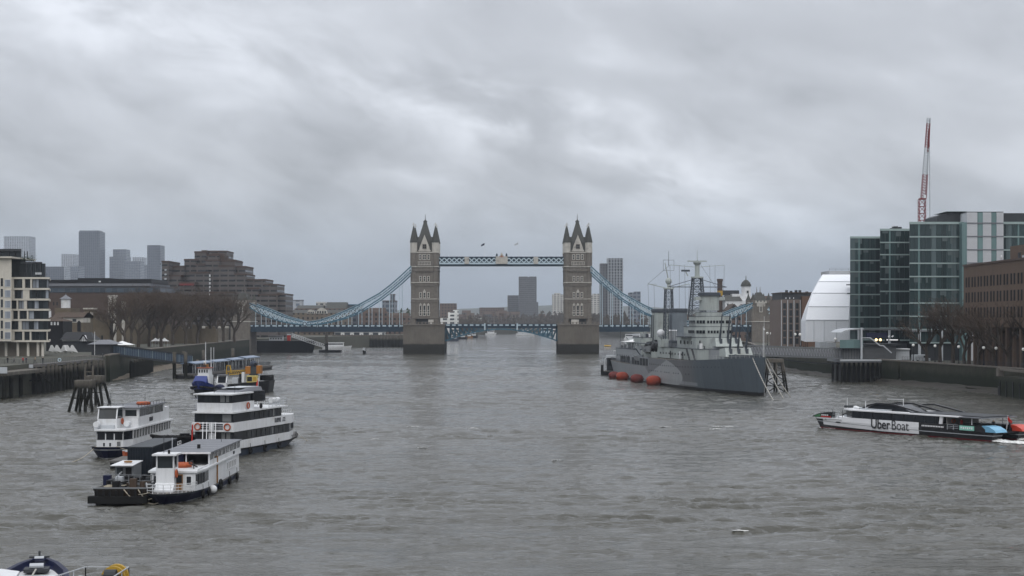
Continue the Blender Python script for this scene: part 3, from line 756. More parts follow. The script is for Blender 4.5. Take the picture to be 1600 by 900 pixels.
# ---------------------------------------------------------------- far skyline
FW = {}
def fac(name, *a, **k):
    if name not in FW: FW[name] = facade(name, *a, **k)
    return FW[name]
F_CW = fac('tower_cladding', (0.16, 0.175, 0.20), (0.06, 0.075, 0.10), 4.2, 4.0, 0.7, 0.6)
F_CWL = fac('pale_tower_cladding', (0.34, 0.36, 0.39), (0.10, 0.12, 0.15), 6.0, 4.0, 0.5, 0.6)
F_CWD = fac('dark_tower_cladding', (0.075, 0.085, 0.105), (0.035, 0.045, 0.06), 5.0, 4.0, 0.7, 0.6)
F_GREY = fac('grey_flats_cladding', (0.10, 0.10, 0.105), (0.035, 0.04, 0.048), 3.2, 3.1, 0.55, 0.55)
F_PALE = fac('pale_flats_cladding', (0.42, 0.41, 0.38), (0.07, 0.075, 0.08), 4.5, 2.9, 0.55, 0.45)
F_RIB = fac('ribbed_tower_cladding', (0.24, 0.255, 0.27), (0.035, 0.04, 0.05), 3.4, 3.4, 0.6, 0.75)
F_BRK = fac('brown_brick_facade', (0.10, 0.065, 0.048), (0.025, 0.027, 0.03), 3.6, 3.4, 0.42, 0.5)
F_HOT = fac('banded_concrete_facade', (0.074, 0.063, 0.057), (0.013, 0.014, 0.016), 5.2, 3.15, 0.84, 0.36, var=0.6)
F_DKOFF = fac('dark_office_facade', (0.045, 0.047, 0.055), (0.040, 0.055, 0.072), 3.0, 9.0, 0.92, 0.6)
F_WHT = fac('white_modern_facade', (0.62, 0.62, 0.60), (0.06, 0.065, 0.07), 6.5, 3.4, 0.6, 0.5)
F_WARE = fac('yellow_brick_facade', (0.125, 0.098, 0.068), (0.03, 0.032, 0.035), 3.4, 3.5, 0.4, 0.5)
F_BROWN = fac('brown_panel_facade', (0.13, 0.105, 0.09), (0.03, 0.034, 0.038), 4.8, 3.6, 0.5, 0.62)
def pxblock(b, r, px0, px1, py, Y, depth, mt, z0=5.0, shift=0.0):
    x0, x1 = WX(px0, Y), WX(px1, Y); b.m(mt).box(x0, x1, Y, Y+depth, z0, WZ(py, Y))
def tower(label, blocks, Y, depth, group=None, cat='tower block', name='tower_block', tops=None):
    px0 = blocks[0][0]; r = thing(name, label, cat, (WX(px0, Y), Y, 5.5), 0, group)
    for k, bl in enumerate(blocks):
        b = MB(r); pxblock(b, r, bl[0], bl[1], bl[2], Y+(bl[4] if len(bl) > 4 else 0), depth*(0.9 if k else 1), bl[3]); b.build('body', r)
    for t_ in (tops or []):
        b = MB(r); x0, x1 = WX(t_[0], Y), WX(t_[1], Y); b.m(t_[4]).box(x0, x1, Y+2, Y+depth*0.7, WZ(t_[3], Y)+0.02, WZ(t_[2], Y)); split_build(b, 'roof_plant', r)
    return r
G1 = 'far skyscrapers on the horizon'
tower('pale square far skyscraper behind the cream apartment building', [(6, 45, 369, F_CWL)], 4200, 60, G1, 'skyscraper', 'skyscraper')
tower('small pale far skyscraper left of the tallest one', [(96, 116, 397, F_CWL)], 4400, 45, G1, 'skyscraper', 'skyscraper')
tower('tallest dark grey far skyscraper on the horizon', [(123, 155.5, 361.5, F_CWD)], 4000, 55, G1, 'skyscraper', 'skyscraper', [(124, 154, 360, 361.5, F_CW)])
tower('stepped far skyscraper with a narrower top', [(171, 197.5, 401, F_CW), (176.5, 197, 389.5, F_CW, 8)], 4100, 50, G1, 'skyscraper', 'skyscraper')
tower('low wide far skyscraper next to the stepped one', [(194, 219, 408, F_CW)], 4050, 45, G1, 'skyscraper', 'skyscraper')
tower('pale ribbed far skyscraper behind the low wide one', [(207, 224, 402, F_CWL)], 4300, 40, G1, 'skyscraper', 'skyscraper')
tower('slim dark far skyscraper just left of the stepped brown hotel', [(230, 250.5, 383, F_CWD)], 3900, 50, G1, 'skyscraper', 'skyscraper')
tower('narrow low far block between two skyscrapers', [(224, 231, 414, F_CW)], 4250, 40, G1, 'skyscraper', 'skyscraper')
tower('long low blue far office with a white edge', [(64, 100, 416.5, F_CWD), (100.3, 103, 416.5, F_CWL)], 3600, 40, G1, 'office building', 'office_building')
tower('low grey far office at the foot of the tallest skyscraper', [(103, 123, 416, F_CW), (82, 122, 425, F_CW, -8)], 3700, 50, G1, 'office building', 'office_building')
tower('dark ribbed far tower block between the bridge towers', [(810.5, 838.5, 433, F_GREY), (838.6, 841, 472, F_GREY)], 2600, 26, None, 'tower block', 'tower_block', [(811, 825, 432, 433, F_GREY), (827, 838, 432, 433, F_GREY)])
tower('low dark far block beside the ribbed tower', [(793, 810.3, 461.5, F_GREY)], 2650, 26)
tower('tall twin slab tower right of the bridge', [(949.5, 973.5, 403.5, F_RIB), (938, 949.3, 411.5, F_GREY, 4)], 1900, 22, None, 'skyscraper', 'skyscraper')
tower('pale residential tower left of the right bridge tower', [(863, 881, 460, F_PALE)], 2300, 22, None, 'tower block', 'tower_block', [(866, 876, 458, 460, F_PALE)])
tower('pale residential tower right of the right bridge tower', [(921, 945, 461, F_PALE)], 2250, 22, None, 'tower block', 'tower_block', [(926, 938, 459, 461, F_PALE)])
tower('green glass far office with a sloping top', [(984, 1001, 457, F_CW)], 1700, 25, None, 'office building', 'office_building', [(992, 1001, 455.5, 457, F_CW)])
tower('long low far block of flats on the north shore', [(749, 788, 480.5, F_BRK)], 2450, 15, None, 'block of flats', 'block_of_flats')
tower('brown far block of flats beside the left bridge tower', [(687, 713, 474, F_BRK)], 1900, 20, None, 'block of flats', 'block_of_flats')
tower('white stepped modern flats right of the left bridge tower', [(688, 703, 497, F_WHT), (700, 712, 488, F_WHT, 6), (708, 716, 484.5, F_WHT, 14)], 1500, 16, None, 'block of flats', 'block_of_flats')
# low roofs and warehouses along the far shores
rg = random.Random(11)
FARB = [(716, 728, 491), (729, 741, 489), (742, 756, 492), (757, 768, 487), (768, 779, 490), (779, 792, 485), (842, 852, 490), (852, 862, 494), (722, 735, 485), (775, 812, 487), (690, 700, 492)]
MF = [F_BRK, F_WARE, F_PALE, F_GREY, F_BROWN]
FL = ['brown gabled house on the far shore beside the white stepped flats', 'yellow brick house on the far shore under the long low flats', 'pale low house on the far shore left of centre span', 'grey house in the wood below the long low flats', 'tan house in the wood below the long low flats', 'brown gabled house just left of the dark ribbed tower', 'yellow brick house just right of the dark ribbed tower', 'pale house at the left foot of the pale residential tower', 'grey low house behind the white stepped flats', 'tan wide building at the foot of the dark ribbed tower', 'brown low house right against the left bridge tower']
for k, (a, c, t_) in enumerate(FARB):
    Y = 2140+rg.uniform(0, 160); r = thing('house', FL[k], 'house', (WX(a, Y), Y, 5.5), 0, 'low buildings on the far shore')
    b = MB(r); b.m(MF[k % 5]); x0, x1 = WX(a, Y), WX(c, Y); zt = WZ(t_+4, Y); b.box(x0, x1, Y, Y+14, 5, zt); b.build('wall', r)
    b = MB(r); b.m(TILEROOF).loft([[(x0-0.3, Y-0.3, zt+0.01), (x0-0.3, Y+14.3, zt+0.01), (x0-0.3, Y+7, WZ(t_, Y))], [(x1+0.3, Y-0.3, zt+0.01), (x1+0.3, Y+14.3, zt+0.01), (x1+0.3, Y+7, WZ(t_, Y))]]); b.build('roof', r)
# distant winter wood: one mass
def treeline(name, label, spans, seed, n, col, size):
    rg = random.Random(seed); b = MB(); b.m(mat('far_twigs_'+str(seed), col, 0.95, 0.5, 0.05))
    for px0, px1, y0, y1, Y0, Y1, share in spans:
        for _ in range(int(n*share)):
            Y = rg.uniform(Y0, Y1); px = rg.uniform(px0, px1)
            bump = 0.55+0.45*abs(math.sin(px*0.31+seed)+0.6*math.sin(px*0.83+Y*0.01))/1.6
            x = WX(px, Y); z0 = 5.5; z1 = z0+(WZ(y0, Y)-z0)*bump
            z = z0+(z1-z0)*rg.random()**0.7; s = size*rg.uniform(0.5, 1.4)
            a = rg.uniform(0, 3.14); d = Vector((math.cos(a)*s, 0.5*math.sin(a)*s, 0)); u = Vector((rg.uniform(-0.5, 0.5)*s, 0.3*s, s*rg.uniform(0.6, 1.3)))
            c = Vector((x, Y, z)); b.face(c-d, c+d*0.4-u*0.3, c+u)
    o = b.build(name); tag(o, label, kind='stuff'); return o
treeline('woodland', 'brown bare woodland along the far shore', [(700, 880, 490, 520, 2150, 2400, 0.5), (840, 945, 487, 520, 1950, 2300, 0.35), (925, 1010, 490, 520, 1650, 1900, 0.2), (685, 760, 497, 518, 1600, 1900, 0.2)], 3, 5200, (0.055, 0.047, 0.038), 2.6)
treeline('woodland', 'green tree tops behind the left suspension chain', [(585, 645, 484, 510, 1250, 1320, 1.0)], 5, 900, (0.035, 0.05, 0.028), 1.8)
# ---------------------------------------------------------------- stepped brown hotel beyond the bridge (north bank)
def hotel():
    Y = 1010; r = thing('stepped_hotel', 'huge stepped brown concrete hotel rising behind the bare trees', 'hotel', (WX(340, Y), Y, 7))
    BL = [(253, 263.5, 410, 0), (263, 282, 432, 2), (264, 288, 417.5, 12), (280, 304, 443, -4), (288, 306, 407, 16), (296, 326, 427, 6), (304, 322, 395, 24), (305, 322, 415, 12), (321, 342, 408, 8), (324, 341, 400, 20), (327, 354, 394, 28), (341, 366, 417, 4), (342, 367, 409, 14), (354, 367, 408, 22), (365, 383.5, 418, 10), (366, 385, 430, 2), (383, 415, 438.5, 6), (386, 404, 452, -2), (414, 433, 446, 4), (404, 434, 462, -2), (432, 446.5, 461, 2), (328, 365, 458, -6)]
    for k, (a, c, t_, d) in enumerate(BL):
        b = MB(r); yy = Y+d+k*0.05; b.m(F_HOT).box(WX(a, yy), WX(c, yy), yy, yy+34-d*0.3, 7, WZ(t_, yy)); w = b.build('wing', r)
        b = MB(r); b.m(BRICKD).box(WX(a, yy)-0.25, WX(c, yy)+0.25, yy-0.25, yy+34-d*0.3, WZ(t_, yy)+0.01, WZ(t_, yy)+1.0); b.build('parapet', w)
    b = MB(r); b.m(BRICKD); Yt = Y+26
    for a, c, t_, bo in ((306, 318, 403, 408), (308, 316, 398, 404), (315, 323.5, 391, 400), (328, 353, 399, 402), (331, 350, 396, 399), (350, 354, 400, 402), (357, 364, 405, 408)):
        b.box(WX(a, Yt), WX(c, Yt), Yt-a*0.002, Yt+8, WZ(bo+6, Yt), WZ(t_, Yt))
    split_build(b, 'roof_plant', r)
    b = MB(r); b.m(DSTEEL)
    for px, t_ in ((307, 393), (352, 397), (362, 396), (250.5, 409)): b.tube((WX(px, Y+20), Y+20, WZ(412, Y)), (WX(px, Y+20), Y+20, WZ(t_, Y)), 0.25, 0.12, 5)
    split_build(b, 'aerial', r)
    b = MB(r); b.m(LGREY); yy = Y-6
    for k in range(10): b.box(WX(258.5, Y)-0.5, WX(258.5, Y)+0.7, Y-0.35, Y-0.02, WZ(486-k*7, Y), WZ(483.5-k*7, Y))
    b.m(WHITE)
    for k in range(6): b.box(WX(321.5, yy), WX(323.5, yy), Y+5.2, Y+5.6, WZ(462-k*6, Y), WZ(458.5-k*6, Y))
    split_build(b, 'stair_light', r)
    b = MB(r); b.m(mat('dull_red_awning', (0.16, 0.03, 0.03), 0.7)).box(WX(280.5, Y-4), WX(303.5, Y-4), Y-4.9, Y-4.32, WZ(446, Y-4), WZ(443, Y-4)); b.build('awning', r)
hotel()
# long dark office with a glass band (left)
def dark_office():
    Y = 830; r = thing('dark_office_building', 'long low dark office with a blue glass band above brown brick', 'office building', (WX(165, Y), Y, 7))
    b = MB(r); b.m(BRICKD).box(WX(60, Y), WX(258, Y), Y, Y+50, 5, WZ(457, Y)); w = b.build('wall', r)
    for a, c, py in ((244, 250, 462), (244, 250, 472), (226, 232, 470), (206, 212, 470), (188, 194, 470)): front_win(r, a, c, py, py+4, Y-0.02, DSTEEL, GLASS, w)
    b = MB(r); b.m(F_DKOFF).box(WX(62, Y), WX(250, Y), Y-0.3, Y+48, WZ(457, Y)+0.01, WZ(447, Y)); b.build('glass_band', r)
    b = MB(r); b.m(ROOFG).box(WX(62, Y), WX(236, Y), Y-1, Y+46, WZ(447, Y)+0.01, WZ(443, Y))
    b.m(BLACK).box(WX(75, Y), WX(122, Y), Y-0.5, Y+40, WZ(443, Y)+0.01, WZ(437, Y)); b.box(WX(122, Y), WX(172, Y), Y-0.6, Y+40, WZ(443, Y)+0.01, WZ(434.5, Y)); b.box(WX(172, Y), WX(237, Y), Y-0.55, Y+40, WZ(443, Y)+0.01, WZ(436, Y))
    b.m(WHITE).box(WX(155, Y), WX(158, Y), Y-1.0, Y-0.62, WZ(441, Y), WZ(439, Y)); b.build('roof', r)
dark_office()
# brick and stone buildings beyond the bridge, north side
def block(label, px0, px1, py, Y, depth, mt, roofs=(), name='warehouse', cat='warehouse', group=None, z0=5.0, roofmat=None):
    r = thing(name, label, cat, (WX(px0, Y), Y, z0), 0, group)
    b = MB(r); pxblock(b, r, px0, px1, py, Y, depth, mt, z0); w = b.build('wall', r)
    b = MB(r); b.m(roofmat or TILEROOF)
    if not roofs: b.box(WX(px0, Y)-0.3, WX(px1, Y)+0.3, Y-0.3, Y+depth, WZ(py, Y)+0.01, WZ(py, Y)+0.8)
    for a, c, t_ in roofs:
        x0, x1, z = WX(a, Y), WX(c, Y), WZ(py, Y)+0.01
        b.loft([[(x0, Y+0.2, z), (x1, Y+0.2, z), (x1, Y+depth-1, z), (x0, Y+depth-1, z)], [(x0+0.6, Y+depth*0.3, WZ(t_, Y)), (x1-0.6, Y+depth*0.3, WZ(t_, Y)), (x1-0.6, Y+depth*0.6, WZ(t_, Y)), (x0+0.6, Y+depth*0.6, WZ(t_, Y))]])
    b.build('roof', r); return r
def lunette(r, px, py, Y, w):
    b = MB(r); b.m(STONEL); x, z = WX(px, Y), WZ(py, Y); n = 10
    for yy in (0,):
        ring = [(x+w*math.cos(math.pi*i/n), z+w*math.sin(math.pi*i/n)) for i in range(n+1)]
        b.loft([[(p, Y-0.5, q) for p, q in ring], [(p, Y-0.02, q) for p, q in ring]])
    b.m(GLASS)
    for i in range(4): b.box(x-w*0.8+i*w*0.42, x-w*0.8+i*w*0.42+w*0.25, Y-0.6, Y-0.52, z+0.2, z+w*0.45)
    b.build('lunette', r)
w = block('yellow brick dockside building with arched pale lunettes seen through the chains', 447, 545, 489, 1180, 30, F_WARE, [(449, 500, 484), (500, 543, 484)], roofmat=SLATE)
lunette(w, 486, 490, 1180, 3.0); lunette(w, 503, 490, 1180, 4.2)
block('dark roofed block with grey dormers behind the lunettes', 460, 542, 482, 1240, 30, F_BRK, [(462, 505, 477), (508, 541, 472)], 'block_of_flats', 'block of flats', roofmat=SLATE)
block('pale stair tower above the dockside roofs', 457, 472, 470, 1300, 10, F_CWL, (), 'stair_tower', 'tower', roofmat=ROOFG)
block('white roofed hall between the dockside roofs', 494, 508, 473, 1290, 20, F_PALE, (), 'hall', 'hall', roofmat=WHITE)
block('blue roofed building left of the chain bracing', 540, 562, 477, 1260, 30, F_CWD, (), 'warehouse', 'warehouse', roofmat=BRBLUE)
block('brown brick wharf below the climbing chain', 560, 604, 487, 1230, 20, F_BRK, [(562, 602, 481)])
block('green glass office above the wharf near the left bridge tower', 597, 618, 471, 1400, 20, F_CW, (), 'office_building', 'office building')
block('slim dark tower beside the green glass office', 610, 616, 461, 1450, 12, F_CWD, (), 'tower_block', 'tower block')
block('low dark wharf building close to the left bridge tower', 604, 640, 493, 1225, 20, F_BRK, [(606, 638, 489)])
block('white quayside shed beyond the bridge deck', 523, 600, 519, 1125, 18, F_WHT, (), 'shed', 'shed', roofmat=ROOFG)
block('long brown quay building under the left deck', 470, 522, 520, 1135, 14, F_WARE, (), 'warehouse', 'warehouse')
block('low riverside buildings right of the left pier', 697, 716, 500, 1600, 20, F_PALE, (), 'house', 'house')
# south bank beyond the bridge, seen above and behind the warship
def brewery():
    Y = 985; r = thing('white_brewery', 'white painted old brewery with a grey domed cupola', 'brewery', (WX(1160, Y), Y, 6))
    for a, c, t_, d in ((1133, 1172, 470, 0), (1146, 1160, 459, 6), (1158, 1178, 462, 4), (1172, 1190, 474, 2)):
        b = MB(r); b.m(WHITE).box(WX(a, Y), WX(c, Y), Y+d, Y+26, 5, WZ(t_, Y)); w = b.build('wall', r)
        if a < 1150:
            for k in range(2): front_win(r, a+3+7*k, a+5.4+7*k, 474+0*k, 478, Y+d-0.02, None, GLASS, w)
    b = MB(r); b.m(SLATE); x0, x1 = WX(1131, Y), WX(1160, Y)
    b.loft([[(x0, Y-0.4, WZ(470, Y)+.01), (x1, Y-0.4, WZ(470, Y)+.01), (x1, Y+18, WZ(470, Y)+.01), (x0, Y+18, WZ(470, Y)+.01)], [(x0+2, Y+8, WZ(461, Y)), (x1-1, Y+8, WZ(461, Y)), (x1-1, Y+12, WZ(461, Y)), (x0+2, Y+12, WZ(461, Y))]])
    b.m(DSTEEL).box(WX(1131, Y), WX(1160, Y), Y+14, Y+30, WZ(461, Y)+.3, WZ(453, Y)); b.build('roof', r)
    c = (WX(1168.5, Y), Y+8, 0)
    b = MB(r); b.m(WHITE).lathe(c, [(2.9, WZ(464, Y)), (2.9, WZ(447, Y))], 8, R(22.5)); t_ = b.build('cupola', r)
    b = MB(r); b.m(SLATE).lathe(c, [(3.3, WZ(447, Y)), (3.1, WZ(444.5, Y)), (2.4, WZ(440.5, Y)), (1.2, WZ(437.5, Y)), (0.3, WZ(436.5, Y)), (0.12, WZ(430, Y))], 12); b.build('dome', t_, smooth=40)
    front_win(r, 1166.5, 1170, 454, 458.5, Y+5.2, STONEL, GLASS, t_)
    b = MB(r); b.m(BRICKD).lathe((WX(1126.5, Y), Y+5, 0), [(1.75, 5), (1.6, WZ(440, Y)), (1.85, WZ(438.5, Y)), (1.85, WZ(435.5, Y)), (1.6, WZ(435.4, Y))], 10); b.m(YELLOW).lathe((WX(1126.5, Y), Y+5, 0), [(1.72, WZ(462, Y)), (1.7, WZ(454, Y))], 10); b.build('chimney', r)
brewery()
def gabled_wharf(label, px0, px1, py_eave, py_ridge, Y, mt, n, depth=24):
    r = thing('warehouse', label, 'warehouse', (WX(px0, Y), Y, 6)); b = MB(r); b.m(mt); x0, x1 = WX(px0, Y), WX(px1, Y)
    for k in range(n):
        a, c = x0+(x1-x0)*k/n, x0+(x1-x0)*(k+1)/n; P2 = [(a, 5), (c, 5), (c, WZ(py_eave, Y)), ((a+c)/2, WZ(py_ridge, Y)), (a, WZ(py_eave, Y))]
        b.loft([[(p, Y+k*0.02, z) for p, z in P2], [(p, Y+depth, z) for p, z in P2]])
    b.build('wall', r)
    b = MB(r); b.m(TILEROOF)
    for k in range(n):
        a, c = x0+(x1-x0)*k/n, x0+(x1-x0)*(k+1)/n; m_ = (a+c)/2
        for p, q in (((a-0.2, WZ(py_eave, Y)), (m_, WZ(py_ridge, Y))), ((m_, WZ(py_ridge, Y)), (c+0.2, WZ(py_eave, Y)))):
            b.loft([[(p[0], yy, p[1]+0.05), (q[0], yy, q[1]+0.05), (q[0], yy, q[1]+0.5), (p[0], yy, p[1]+0.5)] for yy in (Y-0.4, Y+depth+0.4)])
    b.build('roof', r); return r
gabled_wharf('brown brick wharf with two gables in front of the white brewery', 1138, 1176, 486, 476, 940, F_BRK, 2)
block('long brown brick riverside wharf behind the south shore tower', 1190, 1240, 467, 960, 24, F_BRK, [(1192, 1210, 462), (1212, 1238, 463)])
block('low brick riverside building behind the warship mast', 1040, 1135, 497, 1010, 20, F_BRK, [(1042, 1080, 491), (1082, 1134, 490)])
# modern brown block
def brown_block():
    Y = 735; r = thing('brown_office_building', 'tall brown panelled block with paired dark windows left of the white wrapped building', 'office building', (WX(1240, Y), Y, 6))
    b = MB(r); b.m(mat('brown_panels', (0.15, 0.118, 0.10), 0.8, 0.12, 0.3)).box(WX(1219, Y), WX(1257, Y), Y, Y+30, 5, WZ(468, Y)); w = b.build('wall', r)
    b = MB(r); b.m(BRICK).box(WX(1252, Y)+0.01, WX(1275, Y), Y-2, Y+30, 5, WZ(463, Y)); b.build('brick_wing', r)
    b = MB(r); b.m(DSTEEL).box(WX(1222, Y), WX(1268, Y), Y+1, Y+28, WZ(468, Y)+0.01, WZ(458, Y)); b.m(TILEROOF).box(WX(1222, Y)-0.5, WX(1269, Y), Y+0.4, Y+28, WZ(458, Y)+0.01, WZ(456.6, Y)); rf = b.build('roof', r)
    b = MB(r); b.m(DSTEEL)
    for px in (1233, 1240, 1248, 1254, 1265): b.box(WX(px, Y)-0.5, WX(px, Y)+0.5, Y+6, Y+8, WZ(456.6, Y)+0.01, WZ(453+(px % 3), Y))
    split_build(b, 'roof_plant', rf)
    for i in range(3):
        for j in range(6): front_win(r, 1223.5+i*9.8, 1228.2+i*9.8, 473.5+j*11, 482.5+j*11, Y-0.02, DSTEEL, GLASS, w, fw=0.2, d=0.2, mull=1)
    b = MB(r); b.m(LGREY)
    for i in range(4): b.box(WX(1220.3+i*9.8, Y), WX(1221.3+i*9.8, Y), Y-0.5, Y-0.02, 6, WZ(469, Y))
    split_build(b, 'pilaster', r)
    b = MB(r); b.m(WHITE)
    for i in range(3): b.box(WX(1228+i*6, Y), WX(1229+i*6, Y), Y+0.6, Y+0.98, WZ(467, Y), WZ(464.5, Y))
    split_build(b, 'vent', r)
brown_block()
# ---------------------------------------------------------------- people (one continuous skinned body each)
def person_mesh(pose, coat, legs):
    """standing, walking or leaning figure about 1.74 m tall, facing +x"""
    J = {'pel': (0,0,.93,.135,.15), 'wst': (0,0,1.08,.12,.14), 'chs': (.0,0,1.30,.125,.175), 'nck': (.0,0,1.47,.055,.055), 'hed': (.02,0,1.58,.08,.078), 'top': (.015,0,1.70,.085,.075)}
    st = {'stand': (0.03, -0.03, 0, 0), 'walk': (0.26, -0.26, 0.2, -0.2), 'lean': (0.05, -0.05, 0.3, 0.3)}[pose]
    for s, nm, f, a in ((1, 'l', st[0], st[3]), (-1, 'r', st[1], st[2])):
        J['hip'+nm] = (0,.09*s,.88,.10,.10); J['kne'+nm] = (f*.55+.03,.095*s,.48,.065,.065); J['ank'+nm] = (f,.095*s,.09,.045,.045); J['toe'+nm] = (f+.17,.11*s,.04,.04,.045)
        J['sho'+nm] = (0,.19*s,1.40,.065,.065); J['elb'+nm] = (a*.4-.02,.245*s,1.13,.048,.048); J['wri'+nm] = (a+.08,.235*s,.90 if pose != 'lean' else 1.05,.034,.034); J['han'+nm] = (a+.12,.225*s,.81 if pose != 'lean' else 1.02,.036,.03)
    E_ = [('pel','wst'),('wst','chs'),('chs','nck'),('nck','hed'),('hed','top')]
    for nm in 'lr': E_ += [('pel','hip'+nm),('hip'+nm,'kne'+nm),('kne'+nm,'ank'+nm),('ank'+nm,'toe'+nm),('chs','sho'+nm),('sho'+nm,'elb'+nm),('elb'+nm,'wri'+nm),('wri'+nm,'han'+nm)]
    ks = list(J); me = bpy.data.meshes.new('person'); me.from_pydata([J[k][:3] for k in ks], [(ks.index(a), ks.index(c)) for a, c in E_], [])
    o = bpy.data.objects.new('person', me); COL.objects.link(o)
    md = o.modifiers.new('skin', 'SKIN'); sv = me.skin_vertices[0].data
    for i, k in enumerate(ks): sv[i].radius = J[k][3:5]; sv[i].use_root = (k == 'pel')
    o.modifiers.new('sub', 'SUBSURF').levels = 1
    dg = bpy.context.evaluated_depsgraph_get(); dg.update()
    out = bpy.data.meshes.new_from_object(o.evaluated_get(dg)); bpy.data.objects.remove(o)
    out.materials.clear()
    for mt in (coat, legs, SKIN, HAIR): out.materials.append(mt)
    for p in out.polygons:
        c = p.center
        p.material_index = 3 if c.z > 1.62 or (c.z > 1.52 and c.x < 0.0) else 2 if c.z > 1.46 else 2 if (c.z < 0.9 and abs(c.y) > 0.19) else 0 if c.z > 0.86 else 1
        p.use_smooth = True
    return out
SKIN = mat('skin', (0.45, 0.28, 0.20), 0.6); HAIR = mat('dark_hair', (0.03, 0.022, 0.018), 0.8)
COATS = {'black': mat('black_coat', (0.014, 0.014, 0.016), 0.85), 'navy': mat('navy_coat', (0.02, 0.028, 0.06), 0.85), 'red': mat('red_jacket', (0.30, 0.03, 0.03), 0.8), 'grey': mat('grey_coat', (0.12, 0.12, 0.13), 0.85), 'tan': mat('tan_coat', (0.25, 0.18, 0.10), 0.85)}
TROUS = mat('dark_trousers', (0.02, 0.022, 0.03), 0.85)
PM = {}
def person(label, loc, rz, pose='stand', coat='black', group=None):
    k = (pose, coat)
    if k not in PM: PM[k] = person_mesh(pose, COATS[coat], TROUS)
    o = bpy.data.objects.new('person', PM[k]); COL.objects.link(o); o.location = loc; o.rotation_euler = (0, 0, rz); tag(o, label, 'person', group); return o

# ---------------------------------------------------------------- bare winter trees: trunk with limbs, crown of twigs
BARK = mat('grey_bark', (0.060, 0.048, 0.038), 0.9, 0.3, 1.5)
TWIG = mat('brown_twigs', (0.066, 0.047, 0.034), 0.95, 0.4, 0.6)
TWIGD = mat('dark_twigs', (0.070, 0.050, 0.037), 0.95, 0.4, 0.6)
def tree_meshes(seed, h, twig, dens_=1.0, spread=1.0):
    rg = random.Random(seed); tb = MB(); tb.m(BARK); cb = MB(); cb.m(twig)
    tips = []
    def grow(p, d, ln, r, lv):
        d = d.normalized(); q = p+d*ln
        mid = p+d*ln*0.5+Vector((rg.uniform(-.06,.06), rg.uniform(-.06,.06), rg.uniform(-.03,.05)))*ln
        tb.tube(p, mid, r, r*0.85, 6 if lv < 2 else 4); tb.tube(mid, q, r*0.85, r*0.66, 6 if lv < 2 else 4)
        if lv >= 3:
            tips.append((mid, d, ln)); tips.append((q, d, ln)); return
        if lv == 2: tips.append((q, d, ln)); tips.append((mid, d, ln))
        for k in range(rg.choice((3, 3, 4)) if lv else rg.choice((4, 5))):
            a = rg.uniform(0, 6.283); t_ = rg.uniform(0.35, 0.85)*spread
            side = Vector((math.cos(a), math.sin(a), 0))
            nd = (d*(1.0)+side*t_*(1.25 if lv == 0 else 1.0)+Vector((0, 0, 0.10))).normalized()
            grow(q if k < 2 else p.lerp(q, rg.uniform(0.55, 1.0)), nd, ln*rg.uniform(0.72, 0.98), r*0.6, lv+1)
    grow(Vector((0,0,0)), Vector((rg.uniform(-.05,.05), rg.uniform(-.05,.05), 1)), h*0.20, h*0.022, 0)
    def twig_(p, d, ln, w, lv):
        q = p+d*ln; s = d.orthogonal().normalized(); s = Matrix.Rotation(rg.uniform(0, 3.14), 3, d) @ s
        cb.face(p-s*w, p+s*w, q)
        if lv == 0: return
        for k in range(int((5 if lv == 2 else 4)*dens_+rg.random())):
            t_ = rg.uniform(0.25, 1.0); v = Vector((rg.gauss(0,1), rg.gauss(0,1), rg.gauss(0,1)+0.25)).normalized()
            twig_(p.lerp(q, t_), (d*0.7+v*0.95).normalized(), ln*rg.uniform(0.5, 0.85), w*0.7, lv-1)
    for p, d, ln in tips:
        v = Vector((rg.gauss(0,1), rg.gauss(0,1), rg.gauss(0,1)+0.4)).normalized()
        twig_(p, (d+v*0.7).normalized(), h*rg.uniform(0.10, 0.17), 0.08 if dens_ > .5 else .05, 2)
    return tb.mesh('trunk', 40), cb.mesh('crown')
TREES = {}
def tree(name, label, loc, rz, kind, s=1.0, group=None):
    s *= 1.32
    if kind not in TREES:
        seed, h, tw, dn, sp = kind; TREES[kind] = tree_meshes(seed, h, tw, dn, sp)
    r = thing(name, label, 'tree', loc, rz, group); a, c = TREES[kind]
    for nm, me in (('trunk', a), ('crown', c)):
        o = bpy.data.objects.new(nm, me); COL.objects.link(o); o.parent = r
    r.scale = (s, s, s*1.0); return r
KA = [(s_, 26.0, TWIG, 0.66, 1.0) for s_ in (1, 2, 3)]
GL = 'bare plane trees along the north bank'
for k, (px, Y, s, kd) in enumerate([(176, 640, 0.70, 0), (195, 625, 0.86, 1), (216, 640, 0.96, 2), (233, 655, 0.98, 0), (252, 648, 0.88, 1), (270, 690, 0.98, 2), (290, 720, 0.96, 0), (309, 735, 1.0, 1), (329, 742, 1.02, 2), (349, 765, 1.0, 0), (366, 775, 0.90, 1), (205, 700, 0.95, 0), (245, 720, 0.92, 2), (300, 790, 0.95, 1), (338, 815, 0.98, 0)]):
    lab = ['leftmost and smallest bare plane tree by the crenellated wall', 'bare plane tree with a forked trunk near the glass gangway roof', 'tall bare plane tree above the middle of the glass gangway', 'broad bare plane tree in front of the dark office', 'slimmer bare plane tree above the white kiosk tents', 'bare plane tree just left of the stepped hotel wings', 'bare plane tree before the hotel stair tower', 'bare plane tree in the thick of the row below the hotel', 'widest bare plane tree below the hotel summit', 'bare plane tree two from the north shore tower', 'bare plane tree nearest the north shore tower', 'bare plane tree behind the forked one', 'bare plane tree set back behind the kiosk tents', 'bare plane tree set back against the hotel', 'bare plane tree set back beside the north shore tower'][k]
    tree('plane_tree', lab, (WX(px, Y), Y, 7.3), k*1.7, KA[kd], s, GL)
